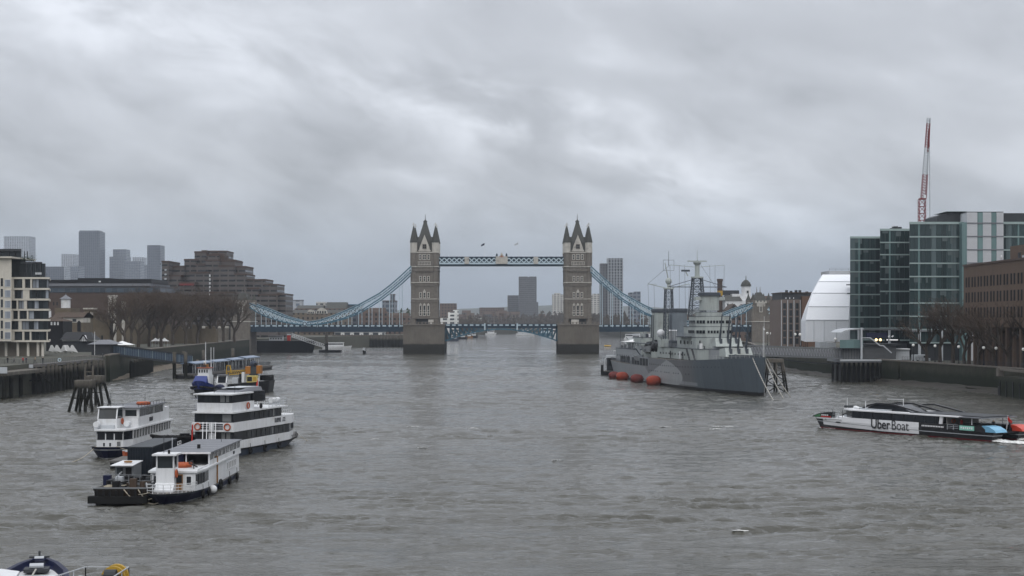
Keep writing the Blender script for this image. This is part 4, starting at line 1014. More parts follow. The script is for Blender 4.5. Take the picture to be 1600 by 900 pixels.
# ---------------------------------------------------------------- cream apartment building at the left edge
def apartments():
    Y = 480.0; r = thing('apartment_building', 'cream stone apartment building with wide glazed bays and dark set back top floors', 'apartment building', (WX(40, Y), Y, 7.5))
    Zp = lambda py: WZ(py, Y)
    lv = [434.5, 451.5, 468, 484, 500, 516.5, 533]
    # left bay stands forward
    b = MB(r); b.m(CREAM).prism(radial(-60, 18, Y-3, 26), Zp(533), WZ(404, Y)); b.build('wing', r)
    b = MB(r); b.m(SMOKED).prism(radial(18.05, 76.2, Y+0.5, 26), Zp(533), Zp(434.8)); b.build('glazing', r)
    b = MB(r); b.m(CREAM)
    for k, py in enumerate(lv):
        b.prism(radial(17.6, 77.2, Y-0.25, 26.5, 0, 0.4), Zp(py)-0.28, Zp(py)+0.28)
    sl = b.build('floor_slab', r)
    rows = [[(18, 21.5, 'c'), (21.5, 25, 'g'), (25, 35, 'd'), (35, 39, 'c'), (39, 47.5, 'd'), (47.5, 50, 'c'), (50, 60.5, 'l'), (60.5, 72, 'd'), (72, 76, 'l')],
            [(18, 22.5, 'c'), (22.5, 32, 'd'), (32, 36, 'l'), (36, 46, 'c'), (46, 56, 'd'), (56, 70, 'd'), (70, 76, 'l')],
            [(18, 26, 'd'), (26, 28.5, 'c'), (28.5, 37.5, 'l'), (37.5, 42, 'c'), (42, 53, 'd'), (53, 60.5, 'l'), (60.5, 75, 'd')],
            [(18, 20.5, 'c'), (20.5, 28, 'd'), (28, 30.5, 'c'), (30.5, 36, 'd'), (36, 42, 'd'), (42, 44.5, 'c'), (44.5, 53, 'l'), (53, 74, 'd')],
            [(18, 29, 'd'), (29, 34, 'c'), (34, 45, 'l'), (45, 52, 'd'), (52, 60, 'l'), (60, 75, 'd')],
            [(18, 22.5, 'c'), (22.5, 35, 'd'), (35, 38, 'c'), (38, 46.5, 'd'), (46.5, 49, 'c'), (49, 61, 'd'), (61, 73, 'd'), (73, 74.2, 'c')]]
    LG = glass('curtained_glass', (0.22, 0.24, 0.27), 0.15, 0.35, (1.4, 9)); G_ = {'g': GLASS, 'd': GLASS, 'l': LG}
    fins = MB(r); fins.m(CREAM)
    for k, row in enumerate(rows):
        z0, z1 = Zp(lv[k+1])+0.29, Zp(lv[k])-0.29
        for a, c, t_ in row:
            if t_ == 'c': fins.box(WX(a, Y), WX(c, Y), Y-0.12, Y+0.48, z0, z1)
            else:
                x0, x1 = WX(a, Y), WX(c, Y); w = max(x1-x0-0.06, 0.3)
                xywin(r, x0+0.03-r.location.x, 0.42, z0-r.location.z, w, z1-z0, 0, DSTEEL, G_[t_], fw=0.08, d=0.12, mull=1 if w > 1.6 else 0)
    split_build(fins, 'pier', sl)
    for k in range(6):
        xywin(r, WX(7.5, Y-3)-r.location.x, -3.02, WZ([448, 464.5, 481, 497.5, 514, 530][k], Y-3)-r.location.z, WX(16.5, Y)-WX(7.5, Y), 2.1, 0, LGREY, LG, fw=0.12, d=0.1)
        xywin(r, WX(0.5, Y-3)-r.location.x, -3.02, WZ([448, 464.5, 481, 497.5, 514, 530][k], Y-3)-r.location.z, WX(5.5, Y)-WX(0.5, Y), 2.6, 0, CREAM, GLASS, fw=0.12, d=0.1)
    b = MB(r); b.m(CREAM).box(WX(-60, Y-3), WX(20, Y-3), Y-4.2, Y+20, WZ(404, Y)+0.01, WZ(401.5, Y)); b.build('cornice', r)
    # set back dark upper floors
    b = MB(r); b.m(GLASS).prism(radial(-50, 40, Y+5, 20), WZ(426, Y), WZ(404, Y)); b.m(DSTEEL).prism(radial(-50, 42, Y+4.4, 21), WZ(417, Y), WZ(415.5, Y)); b.build('upper_storey', r)
    b = MB(r); b.m(GLASS).prism(radial(14, 70, Y+4, 20), Zp(434), WZ(411, Y)); b.m(DSTEEL).prism(radial(32, 66, Y+3.4, 22), WZ(411, Y)+0.01, WZ(408.6, Y)); b.m(DSTEEL)
    for px in (36, 43, 50, 57, 64): b.box(WX(px, Y), WX(px+1.2, Y), Y+3.5, Y+3.95, Zp(432), WZ(411, Y))
    b.m(LGREY).prism(radial(55, 65, Y+3.3, 6), WZ(428.5, Y), WZ(425, Y)); b.build('upper_storey', r)
    b = MB(r); b.m(GLASS).prism(radial(-50, 32, Y+7, 16), WZ(404, Y)+0.02, WZ(391, Y)); b.m(DSTEEL).prism(radial(-50, 33.5, Y+5.5, 19), WZ(391, Y)+0.01, WZ(387.5, Y)); b.m(DSTEEL)
    for px in (2, 12, 21, 27, 31.5): b.box(WX(px, Y), WX(px+1, Y), Y+6.6, Y+6.98, WZ(404, Y)+.02, WZ(391, Y))
    b.build('penthouse', r)
    b = MB(r); b.m(DSTEEL); rail(b, [(WX(30, Y), Y+0.6, Zp(434.5)+0.3), (WX(72, Y), Y+0.6, Zp(434.5)+0.3)], 1.3, 0.03, 3, 1.2); b.build('railing', r)
    rgp = random.Random(3); b = MB(r); b.m(mat('roof_shrubs', (0.03, 0.045, 0.025), 0.95, 0.4, 1.0))
    for k in range(260):
        px = rgp.choice((35, 41, 46, 49, 51)); c = PT(px, 408, Y+4.5)+Vector((rgp.gauss(0, .55), rgp.gauss(0, .5), abs(rgp.gauss(0, .8)))); s = .3
        b.face(c, c+Vector((rgp.uniform(-s,s), rgp.uniform(-s,s), rgp.uniform(-s,s))), c+Vector((rgp.uniform(-s,s), rgp.uniform(-s,s), rgp.uniform(0,s))))
    b.build('roof_planting', r)
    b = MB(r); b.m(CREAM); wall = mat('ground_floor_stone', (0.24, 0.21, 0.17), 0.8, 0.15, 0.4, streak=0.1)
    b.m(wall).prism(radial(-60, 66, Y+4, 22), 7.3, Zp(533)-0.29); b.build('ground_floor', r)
    for px in (7.5, 26, 42, 57.5, 65):
        b = MB(r); b.m(CREAM).tube((WX(px, Y), Y+1.2, 7.3), (WX(px, Y), Y+1.2, Zp(533)-0.29), 0.42, n=10); b.build('column', r, smooth=40)
apartments()
# ---------------------------------------------------------------- old fortress buildings and quayside
def turret_house():
    Y = 600; r = thing('gatehouse', 'old beige house with brown tiled roof and white lantern turret', 'house', (WX(110, Y), Y, 7.5))
    F = lambda b, a, c, t_, bo, y0, d, mt: b.m(mt).box(WX(a, Y), WX(c, Y), y0, y0+d, WZ(bo, Y), WZ(t_, Y))
    b = MB(r); F(b, 99, 130, 496, 544, Y, 14, TANSTONE); F(b, 76, 101, 481, 544, Y+8, 14, TANSTONE); w = b.build('wall', r)
    b = MB(r); F(b, 98.6, 130.4, 496, 504, Y-0.15, 10, STONEL); b.build('rendered_wall', r)
    b = MB(r); b.m(TILEROOF)
    for a, c, lo, hi, yy in ((82, 131, 496.5, 488, Y-0.6), (98, 131, 496, 489, Y-0.7)):
        x0, x1 = WX(a, Y), WX(c, Y); b.loft([[(x0, yy, WZ(lo, Y)), (x1, yy, WZ(lo, Y)), (x1, yy+16, WZ(lo, Y)), (x0, yy+16, WZ(lo, Y))], [(x0, yy+6, WZ(hi, Y)), (x1, yy+6, WZ(hi, Y)), (x1, yy+9, WZ(hi, Y)), (x0, yy+9, WZ(hi, Y))]])
    b.build('roof', r)
    c = (WX(86.5, Y), Y+14, 0); b = MB(r); b.m(WHITE).lathe(c, [(1.75, WZ(482, Y)), (1.75, WZ(466, Y))], 8, R(22.5)); t_ = b.build('turret', r)
    b = MB(r); b.m(ROOFG).lathe(c, [(2.3, WZ(466.5, Y)), (1.9, WZ(465, Y)), (0.8, WZ(462, Y)), (0.2, WZ(460, Y)), (0.05, WZ(457, Y))], 8, R(22.5)); b.build('turret_roof', t_)
    for px in (82.6, 88.0): front_win(r, px, px+2.4, 471.5, 477.5, Y+12.2, None, GLASS, t_)
    front_win(r, 113, 119.5, 498, 503, Y-0.17, None, GLASS, w)
    b = MB(r); x0, x1 = WX(121, Y), WX(126.5, Y); b.m(BLACK).loft([[(x0, q, WZ(518, Y)), (x1, q, WZ(518, Y)), (x1, q, WZ(503.5, Y)), ((x0+x1)/2, q, WZ(500.5, Y)), (x0, q, WZ(503.5, Y))] for q in (Y-0.3, Y-0.16)]); b.build('door', r)
turret_house()
def timber_house():
    Y = 560; r = thing('timber_framed_house', 'black timber framed house with a white gable panel beside the apartment building', 'house', (WX(88, Y), Y, 7.5))
    b = MB(r); b.m(BLACK).box(WX(72, Y), WX(98, Y), Y, Y+12, 7, WZ(502, Y)); w = b.build('wall', r)
    b = MB(r); b.m(TILEROOF).loft([[(WX(70, Y), Y-.5, WZ(502, Y)+.01), (WX(100, Y), Y-.5, WZ(502, Y)+.01), (WX(100, Y), Y+12, WZ(502, Y)+.01), (WX(70, Y), Y+12, WZ(502, Y)+.01)], [(WX(72, Y), Y+5, WZ(496, Y)), (WX(90, Y), Y+5, WZ(497.5, Y)), (WX(90, Y), Y+7, WZ(497.5, Y)), (WX(72, Y), Y+7, WZ(496, Y))]]); b.build('roof', r)
    for px in (79.3, 84.3, 89.3):
        b = MB(r); b.m(WHITE).box(WX(px, Y), WX(px+2.6, Y), Y-0.15, Y-0.01, WZ(508, Y), WZ(502.8, Y)); b.build('panel', w)
    b = MB(r); b.m(WHITE).loft([[(WX(76.8, Y), q, WZ(498, Y)), (WX(82.5, Y), q, WZ(495, Y)), (WX(82.5, Y), q, WZ(486, Y)), (WX(76.8, Y), q, WZ(484, Y))] for q in (Y-2.2, Y-1.9)]); b.build('awning', r)
timber_house()
def crenel(b, x0, x1, y, z, w=1.0, h=1.1, d=0.9, gap=1.0):
    n = max(1, int((x1-x0+gap)/(w+gap))); st = (x1-x0-w)/max(n-1, 1)
    for k in range(n): b.box(x0+k*st, x0+k*st+w, y, y+d, z+0.003, z+h)
def fortress():
    Y = 640; r = thing('fortress_tower', 'crenellated stone tower joined to an old curtain wall', 'tower', (WX(140, Y), Y, 7.5))
    b = MB(r); c = (WX(137, Y), Y+4, 0); b.m(TANSTONE).lathe(c, [(2.6, WZ(500, Y)), (2.5, WZ(485, Y)), (2.8, WZ(484.5, Y)), (2.8, WZ(483, Y))], 12)
    b.box(WX(130, Y), WX(144.5, Y), Y, Y+9, 7, WZ(492, Y)); b.build('tower', r)
    b = MB(r); b.m(STONEL); crenel(b, WX(130, Y), WX(144.5, Y), Y+0.1, WZ(492, Y), 0.9, 1.0); 
    for k in range(6): a = k*math.pi/3; b.box(c[0]+2.3*math.cos(a)-.5, c[0]+2.3*math.cos(a)+.5, c[1]+2.3*math.sin(a)-.4, c[1]+2.3*math.sin(a)+.4, WZ(483, Y)+.003, WZ(481, Y))
    b.build('battlement', r)
    for px, py in ((139, 486), (135, 502), (158, 524)): front_win(r, px, px+1.6 if px < 150 else px+3, py, py+4 if px < 150 else py+7, Y-0.05 if px < 150 else Y-1.1, None, GLASS)
    b = MB(r); b.m(TANSTONE).box(WX(144.5, Y)+0.01, WX(172, Y), Y-1, Y+5, 7, WZ(499, Y)); b.build('wall', r)
    b = MB(r); b.m(TANSTONE); crenel(b, WX(146, Y), WX(172, Y), Y-0.9, WZ(499, Y), 1.1, 1.5, 0.9, 1.2); b.build('battlement', r)
fortress()
def turreted_keep():
    Y = 720; r = thing('keep_turret', 'pale stone keep with two slender turrets rising behind the leftmost bare tree', 'tower', (WX(178, Y), Y, 7.5))
    b = MB(r); b.m(TANSTONE).box(WX(168, Y), WX(215, Y), Y+1, Y+20, 7, WZ(480, Y)); w = b.build('wall', r)
    for px, t_ in ((171, 461.5), (178.5, 461), (192, 471)):
        b = MB(r); b.m(STONEL).lathe((WX(px, Y), Y+1.5, 0), [(0.95, 7), (0.9, WZ(t_+3, Y)), (1.15, WZ(t_+2.4, Y)), (1.15, WZ(t_, Y))], 8); b.build('turret', r)
    b = MB(r); b.m(TANSTONE).box(WX(172.5, Y), WX(177, Y), Y+1.2, Y+3, WZ(481, Y), WZ(466, Y)); b.m(STONEL).box(WX(168, Y)-.2, WX(196, Y), Y+0.6, Y+0.98, WZ(482, Y), WZ(480.6, Y)); b.build('battlement', w)
turreted_keep()
def curtain_wall():
    Y = 735; r = thing('fortress_wall', 'long pale stone fortress wall behind the bare trees', 'wall', (WX(240, Y), Y, 7.5))
    b = MB(r); b.m(TANSTONE).box(WX(160, Y), WX(336, Y), Y+3, Y+8, 7, WZ(514, Y)); 
    for px in (186, 222, 262, 305): b.box(WX(px-5, Y), WX(px+5, Y), Y, Y+4, 7, WZ(507, Y))
    w = b.build('wall', r); b = MB(r); b.m(TANSTONE); crenel(b, WX(162, Y), WX(334, Y), Y+3.2, WZ(514, Y), 1.4, 1.2, 0.8, 1.6); b.build('battlement', w)
    for px in (175, 184, 200, 222, 240, 262): front_win(r, px, px+1.4, 521, 529, Y+2.98 if px not in (184, 222, 262) else Y-0.02, None, GLASS, w)
curtain_wall()
def kiosk():
    Y = 545; r = thing('quayside_pavilion', 'low black roofed pavilion with a small white timbered gable', 'pavilion', (WX(122, Y), Y, 7.5))
    b = MB(r); b.m(DSTEEL).box(WX(98, Y), WX(146, Y), Y, Y+8, 7.3, WZ(533, Y)); b.m(WHITE).box(WX(97, Y), WX(147, Y), Y-0.1, Y+8, WZ(533, Y)+.005, WZ(531, Y)); b.build('wall', r)
    b = MB(r); b.m(BLACK).loft([[(WX(95, Y), Y-1, WZ(531, Y)+.01), (WX(148, Y), Y-1, WZ(531, Y)+.01), (WX(148, Y), Y+9, WZ(531, Y)+.01), (WX(95, Y), Y+9, WZ(531, Y)+.01)], [(WX(99, Y), Y+3.5, WZ(519, Y)), (WX(138, Y), Y+3.5, WZ(519, Y)), (WX(138, Y), Y+4.5, WZ(519, Y)), (WX(99, Y), Y+4.5, WZ(519, Y))]]); b.build('roof', r)
    b = MB(r); g = [(127.5, 533), (137, 533), (137, 530), (132.3, 523.8), (127.5, 530)]; b.m(WHITE).loft([[(WX(p, Y), q, WZ(z, Y)) for p, z in g] for q in (Y-1.6, Y+2)])
    b.m(BLACK)
    for px in (129.5, 132, 134.5): b.box(WX(px, Y), WX(px+.7, Y), Y-1.7, Y-1.604, WZ(533, Y), WZ(528.5, Y))
    b.beam((WX(126.5, Y), Y-1.7, WZ(531.2, Y)), (WX(132.3, Y), Y-1.7, WZ(523.0, Y)), .35); b.beam((WX(138, Y), Y-1.7, WZ(531.2, Y)), (WX(132.3, Y), Y-1.7, WZ(523.0, Y)), .35); b.build('gable', r)
kiosk()
# white market tents and parked vans on the quay
TENT = mat('white_canvas', (0.72, 0.72, 0.71), 0.8, 0.05, 1.0)
def tent(label, px, py, Y, w, group):
    z = 7.3; r = thing('market_tent', label, 'tent', (WX(px, Y), Y, z), 0, group); b = MB()
    b.m(TENT).loft([[(-w, -w, 2.2), (w, -w, 2.2), (w, w, 2.2), (-w, w, 2.2)], [(-w*.4, -w*.4, 2.9), (w*.4, -w*.4, 2.9), (w*.4, w*.4, 2.9), (-w*.4, w*.4, 2.9)], [(-.1, -.1, 3.5), (.1, -.1, 3.5), (.1, .1, 3.5), (-.1, .1, 3.5)]]); b.build('canopy', r)
    b = MB(); b.m(LGREY)
    for sx in (-1, 1):
        for sy in (-1, 1): b.tube((sx*w*.95, sy*w*.95, 0), (sx*w*.95, sy*w*.95, 2.2), .05, n=5)
    b.build('frame', r)
GT = 'white market tents on the north quay'
tent('white pointed market tent left of the glass gangway mast', 191, 541, 560, 3.6, GT)
for k, px in enumerate((243, 250, 257)): tent(['left one of three small white tents above the glass gangway', 'middle one of three small white tents above the glass gangway', 'right one of three small white tents above the glass gangway'][k], px, 541, 655, 1.6, GT)
def furled(label, x, y, rz):
    r = thing('canopy_screen', label, 'canopy', (x, y, 7.3), rz, 'pale slanted canopies on the quay'); b = MB()
    b.m(TENT).loft([[(-1.6, -.8, .9), (1.2, -.8, .3), (1.2, .8, .3), (-1.6, .8, .9)], [(-.9, -.8, 2.7), (-.4, -.8, 2.7), (-.4, .8, 2.7), (-.9, .8, 2.7)]]); b.build('canvas', r)
    b = MB(); b.m(DSTEEL).tube((-1.2, 0, 0), (-1.2, 0, 2.9), .06, n=5); b.build('post', r)
for k, px in enumerate((84, 92, 100, 108, 116)): furled(['pale slanted canopy nearest the apartment columns', 'second pale slanted canopy from the apartment columns', 'middle pale slanted canopy in the row of five', 'pale slanted canopy second from the pavilion', 'pale slanted canopy nearest the black roofed pavilion'][k], WX(px, 520), 520, 0.3 if k != 2 else 2.6)
b = MB(); b.m(TENT).box(WX(272, 770), WX(302, 770), 770, 774, 9.5, 11.6); o = b.build('marquee'); tag(o, 'long white marquee under the bare trees', 'marquee')
# ---------------------------------------------------------------- north quay on piles, with fence and people
def quay():
    r = thing('timber_quay', 'dark timber quay on close set piles in front of the apartment building', 'quay', (-120, 430, 0))
    x0, x1, y0, y1, z = -165, -115, 398, 458, 7.2
    b = MB(r); b.m(DECKT).box(x0, x1, y0, y1, z-0.7, z); b.build('deck', r)
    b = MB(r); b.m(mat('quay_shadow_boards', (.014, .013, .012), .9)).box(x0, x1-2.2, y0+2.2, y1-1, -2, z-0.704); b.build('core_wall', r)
    pm = {}
    def pile(x, y, top, rr=0.24):
        k = (round(top, 1), rr)
        if k not in pm: q = MB(); q.m(TIMBER).lathe((0, 0, 0), [(rr, -3), (rr, k[0]), (rr*.85, k[0]+.05)], 7); pm[k] = q.mesh('pile', 40)
        inst('pile', pm[k], r, (x-r.location.x, y-r.location.y, 0))
    rg = random.Random(5)
    for k in range(17): pile(x1+0.2, y0+1+k*(y1-y0-2)/16+rg.uniform(-.6, .6), z-rg.choice((.1, .3, .5, .9)), .45)
    for k in range(9): pile(x0+28+k*2.6, y0-0.1, z-0.8)
    b = MB(r); b.m(TIMBER)
    for zz_ in (z-1.3, 3.2): b.box(x1-0.2, x1-0.02, y0, y1, zz_-.2, zz_+.2); b.box(x0, x1, y0+.02, y0+.2, zz_-.2, zz_+.2)
    for k in range(4): b.beam((x0+30+k*6, y0+.1, 2.0), (x0+35+k*6, y0+.1, z-1.2), .25); b.beam((x0+35+k*6, y0+.15, 2.0), (x0+30+k*6, y0+.15, z-1.2), .25)
    b.build('waling', r)
    b = MB(r); b.m(DSTEEL); rail(b, [(-140, y0+.3, z), (x1+.0-.2, y0+.3, z), (x1-.2, y1, z), (x1-3, 470, z)], 1.15, 0.035, 4, 1.7); b.build('railing', r)
    b = MB(r); b.m(LGREY).box(-139, -117, y0-.25, y0-.02, z-.9, z-.1); b.build('edge_panel', r)
    b = MB(r); b.m(BRPALE).torus((WX(93, 412), 412, z+.7), .38, .1, 'y'); b.build('lifebuoy_station', r)
quay()
def near_jetty():
    r = thing('timber_jetty', 'stub of a dark timber jetty on fat piles at the left edge', 'jetty', (-116, 368, 0))
    b = MB(r); b.m(TIMBER).box(-150, -113.5, 366, 396, 5.4, 6.2); b.build('deck', r); b = MB(r); b.m(LGREY).box(-150, -113.4, 365.7, 365.95, 6.0, 7.4); b.build('fascia', r)
    for x, y in ((-114.4, 367), (-116.0, 367), (-114.4, 372), (-122, 368), (-114.6, 380)):
        b = MB(r); b.m(TIMBER).tube((x, y, -3), (x, y, 5.4), .5, n=10); b.build('pile', r, smooth=40)
near_jetty()
PP = [('person in black standing under the apartment columns nearest the left edge', 12, 404, 1.2, 'stand', 'black'), ('person in a grey coat walking along the quay fence below the apartments', 22, 405, 0.1, 'walk', 'grey'), ('person in a red jacket at the quay fence', 36, 401, 4.6, 'lean', 'red'), ('person in navy standing beside the red jacketed one', 41, 402, 4.2, 'stand', 'navy'), ('person in a tan coat walking past the last apartment column', 55, 406, 3.0, 'walk', 'tan'), ('person in black leaning on the quay fence beyond the apartments', 67, 401, 4.7, 'lean', 'black')]
for lab, px, Y, rz, po, co in PP: person(lab, (WX(px, Y), Y, 7.2), rz, po, co, 'people on the north quay')
# ---------------------------------------------------------------- timber dolphin in the river
def dolphin():
    c = Vector((-85.5, 333, 0)); r = thing('mooring_dolphin', 'black timber mooring dolphin with splayed legs in the open river', 'mooring dolphin', c)
    for (hx, hy) in ((1.6, -13), (-3.0, 13)):
        cx_, cy_ = c.x+hx, c.y+hy
        b = MB(r); b.m(TIMBER).box(cx_-1.75, cx_+1.75, cy_-1.3, cy_+1.3, 4.7, 6.2); b.build('head', r)
        for q, (tx, ty, bx, by) in enumerate(((-1.3, -1, -3.4, -1.6), (-1.1, 1, -2.7, 2), (-.5, -1, -.8, -1.2), (.3, -1, .4, -1.4), (1.0, -1, 2.3, -2), (1.4, 1, 3.2, 1.8), (-.3, 1.1, -.4, 2.0))):
            b = MB(r); b.m(TIMBER).tube((cx_+tx, cy_+ty, 5.6), (cx_+bx, cy_+by, -2.2), .30, n=8); b.build('leg', r, smooth=40)
        b = MB(r); b.m(TIMBER).beam((cx_-2.0, cy_-1.3, 2.7), (cx_+1.8, cy_-1.5, 2.7), .22); b.build('brace', r)
    b = MB(r); b.m(TIMBER)
    for dx_ in (1.4, 2.9): b.tube((c.x+dx_, c.y-12, 6.2), (c.x+dx_, c.y-12, 9.0), .2, n=7)
    b.beam((c.x+1.4, c.y-12, 7.8), (c.x+2.9, c.y-12, 7.8), .2); b.build('post', r)
    b = MB(r); b.m(TIMBER).beam((c.x+1.6, c.y-11.6, 5.4), (c.x-3, c.y+11.6, 5.4), .7, .3); b.build('catwalk', r)
dolphin()
# ---------------------------------------------------------------- passenger pier: glazed gangway, pontoon with blue canopies
def passenger_pier():
    r = thing('passenger_pier', 'passenger pier with a long blue glazed gangway sloping down to a dark pontoon', 'pier', (-100, 520, 0))
    A = Vector((-117, 470, 8.1)); B = Vector((-98.5, 497, 3.6))   # placeholder ends refined below
    A = Vector((WX(170, 495), 495, 7.7)); B = Vector((WX(297, 512), 512, 4.0))
    GB = mat('gangway_blue_glazing', (0.045, 0.065, 0.10), 0.2, 0.35, 0.5); 
    d = (B-A); n = Vector((-d.y, d.x, 0)).normalized()
    b = MB(r); b.m(DSTEEL).beam(A, B, 3.0, .5); b.m(GB).beam(A+Vector((0,0,1.45)), B+Vector((0,0,1.45)), 2.7, 2.3); b.m(DSTEEL).beam(A+Vector((0,0,2.85)), B+Vector((0,0,2.85)), 3.2, .45); g = b.build('gangway', r)
    b = MB(r); b.m(mat('gangway_bar', (0.16, 0.21, 0.23), 0.4))
    for k in range(49):
        p = A.lerp(B, k/48)-n*1.42; b.beam(p+Vector((0,0,.3)), p+Vector((0,0,2.6)), .06 if k % 8 else .2)
    b.build('glazing_bar', g)
    b = MB(r); b.m(TIMBER)
    land_ = Vector((WX(150, 480), 480, 7.3)); b.box(land_.x-8, A.x+2.5, 474, 500, 6.6, 7.4); b.m(DSTEEL).box(A.x-4, A.x+1.5, 490, 500, 7.404, 10.6); b.build('landing', r)
    b = MB(r); b.m(ROOFG).loft([[(A.x-5, 489, 10.7), (A.x+3, 489, 10.7), (A.x+3, 501, 10.7), (A.x-5, 501, 10.7)], [(A.x-2, 493, 12), (A.x, 493, 12), (A.x, 497, 12), (A.x-2, 497, 12)]]); b.m(WHITE).tube((A.x-2.5, 488, 7.4), (A.x-2.5, 488, 14.5), .09, n=5); b.build('ticket_roof', r)
    for x in (-7, -4, -1, 1.5):
        for y in (476, 486, 497):
            b = MB(r); b.m(TIMBER).tube((A.x+x, y, -3), (A.x+x, y, 6.6), .34, n=8); b.build('pile', r, smooth=40)
    for k in range(18):
        y = 503+k*3.3; x = -118.5-(y-476)*.1+3.4
        b = MB(r); b.m(TIMBER).tube((x, y, -2), (x, y, 5.6-(k % 3)*.4), .34, n=7); b.build('pile', r, smooth=40)
    # pontoon
    P0, P1 = Vector((-97.5, 498, 0)), Vector((-88.0, 597, 0)); u = (P1-P0).normalized(); m_ = Vector((-u.y, u.x, 0)); W_ = 5.8
    def Q(a, w, z): p = P0+u*a+m_*w; return (p.x, p.y, z)
    Ln = (P1-P0).length
    b = MB(r); b.m(BLACK).loft([[Q(0, 0, -1), Q(0, W_, -1), Q(0, W_, 1.2), Q(0, 0, 1.2)], [Q(Ln, 0, -1), Q(Ln, W_, -1), Q(Ln, W_, 1.2), Q(Ln, 0, 1.2)]])
    b.m(DECKT).loft([[Q(0, -.25, 0.75), Q(0, W_, .9), Q(0, W_, 1.45), Q(0, -.25, 1.45)], [Q(Ln, -.25, .75), Q(Ln, W_, .9), Q(Ln, W_, 1.45), Q(Ln, -.25, 1.45)]]); b.build('pontoon', r)
    b = MB(r); b.m(DSTEEL); rail(b, [Q(0.3, .3, 1.45), Q(Ln-.3, .3, 1.45), Q(Ln-.3, W_-.3, 1.45)], 1.2, .04, 5, 1.3); b.build('railing', r)
    CAN = mat('blue_canopy', (0.13, 0.18, 0.26), 0.35, 0.1, 0.5)
    for k, (a0, a1, z) in enumerate(((4, 24, 4.6), (27, 44, 4.6), (47, 62, 4.7), (65, 84, 4.9))):
        b = MB(r); b.m(CAN).loft([[Q(a0, 0.5, z), Q(a0, 2.9, z+.5), Q(a0, 5.2, z), Q(a0, 5.2, z-.25), Q(a0, 2.9, z+.2), Q(a0, 0.5, z-.25)], [Q(a1, 0.5, z), Q(a1, 2.9, z+.5), Q(a1, 5.2, z), Q(a1, 5.2, z-.25), Q(a1, 2.9, z+.2), Q(a1, 0.5, z-.25)]]); cn = b.build('canopy', r)
        b = MB(r); b.m(LGREY)
        for t_ in np.linspace(a0+1, a1-1, 4):
            b.beam(Q(t_, .8, 1.46), Q(t_, .8, z-.2), .16); b.beam(Q(t_, 4.9, 1.46), Q(t_, 4.9, z-.2), .16)
        split_build(b, 'canopy_post', cn)
        b = MB(r); b.m(SMOKED).loft([[Q(a0+2, 2.0, 1.46), Q(a0+2, 4.4, 1.46), Q(a0+2, 4.4, 3.9), Q(a0+2, 2.0, 3.9)], [Q(a1-2, 2.0, 1.46), Q(a1-2, 4.4, 1.46), Q(a1-2, 4.4, 3.9), Q(a1-2, 2.0, 3.9)]])
        for t_ in np.linspace(a0+2, a1-2, 6): b.m(LGREY).beam(Q(t_, 1.92, 1.46), Q(t_, 1.92, 3.9), .14)
        b.build('waiting_shelter', r)
    for a, w in ((-1.2, 2), (-1.2, 5.5), (34, W_+.8), (70, W_+.8), (12, W_+.8)):
        p = Q(a, w, 0); b = MB(r); b.m(TIMBER).tube((p[0], p[1], -3), (p[0], p[1], 8.2), .55, n=10); b.build('guide_pile', r, smooth=40)
    b = MB(r); p = Q(26, .9, 0); b.m(WHITE).tube((p[0], p[1], 1.45), (p[0], p[1], 9.2), .08, n=5); b.build('mast', r)
passenger_pier()
# stone steps and shore below the trees: short piled wing wall, moored black hulk and white gangway under the bridge
def hulk():
    r = thing('moored_hulk', 'long black barge moored under the left end of the bridge with a white deckhouse', 'barge', (WX(440, 905), 905, 0))
    x0, x1 = WX(396, 905), WX(488, 905)
    b = MB(r); hl = [(x0, 905), (x1-3, 903), (x1, 906), (x1-2, 913), (x0, 916)]
    b.m(BLACK).prism(hl, -1, 6.5, [(x0-1.5, 904.5), (x1-2, 902.5), (x1+2, 906), (x1-1, 913.5), (x0-1, 916.5)]); b.build('hull', r)
    b = MB(r); b.m(LGREY).box(WX(420, 905), WX(441, 905), 906, 911, 6.504, 8.9); w = b.build('deckhouse', r)
    for k in range(5): xywin(w, WX(421.5+k*4, 905)-r.location.x, 0.98, 7.2, 0.9, 0.9, 0, None, GLASS)
    b = MB(r); b.m(ROOFG).box(WX(419.5, 905), WX(441.5, 905), 905.5, 911.5, 8.904, 9.3); b.build('deckhouse_roof', r)
    b = MB(r); b.m(RED).box(WX(449, 905), WX(453.5, 905), 904, 907, 6.504, 9.6); b.m(WHITE).box(WX(449, 905), WX(453.5, 905), 903.8, 907.2, 9.604, 10.2); b.build('red_cabin', r)
hulk()
def white_gangway():
    r = thing('white_gangway', 'white lattice gangway sloping down to a small black landing under the bridge', 'gangway', (WX(480, 900), 900, 0))
    A, B = Vector((WX(456, 900), 900, 8.6)), Vector((WX(506, 905), 905, 2.6)); b = MB(r); b.m(WHITE)
    for yo in (0, 2.2):
        b.beam(A+Vector((0, yo, 0)), B+Vector((0, yo, 0)), .35); b.beam(A+Vector((0, yo, 1.9)), B+Vector((0, yo, 1.9)), .3)
        for k in range(14):
            p, q = A.lerp(B, k/14)+Vector((0, yo, 0)), A.lerp(B, (k+1)/14)+Vector((0, yo, 0)); b.beam(p, p+Vector((0, 0, 1.9)), .2); b.beam(p, q+Vector((0, 0, 1.9)), .15)
    b.m(LGREY).beam(A+Vector((0, 1.1, -.1)), B+Vector((0, 1.1, -.1)), 2.0, .2); b.build('span', r)
    b = MB(r); b.m(BLACK).box(WX(499, 905), WX(533, 905), 903, 909, -.6, 1.3); b.build('pontoon', r)
    for px in (509, 511.5): 
        b = MB(r); b.m(TIMBER).tube((WX(px, 903), 903, -2), (WX(px, 903), 903, 11.4), .42, n=8); b.build('pile', r)
white_gangway()
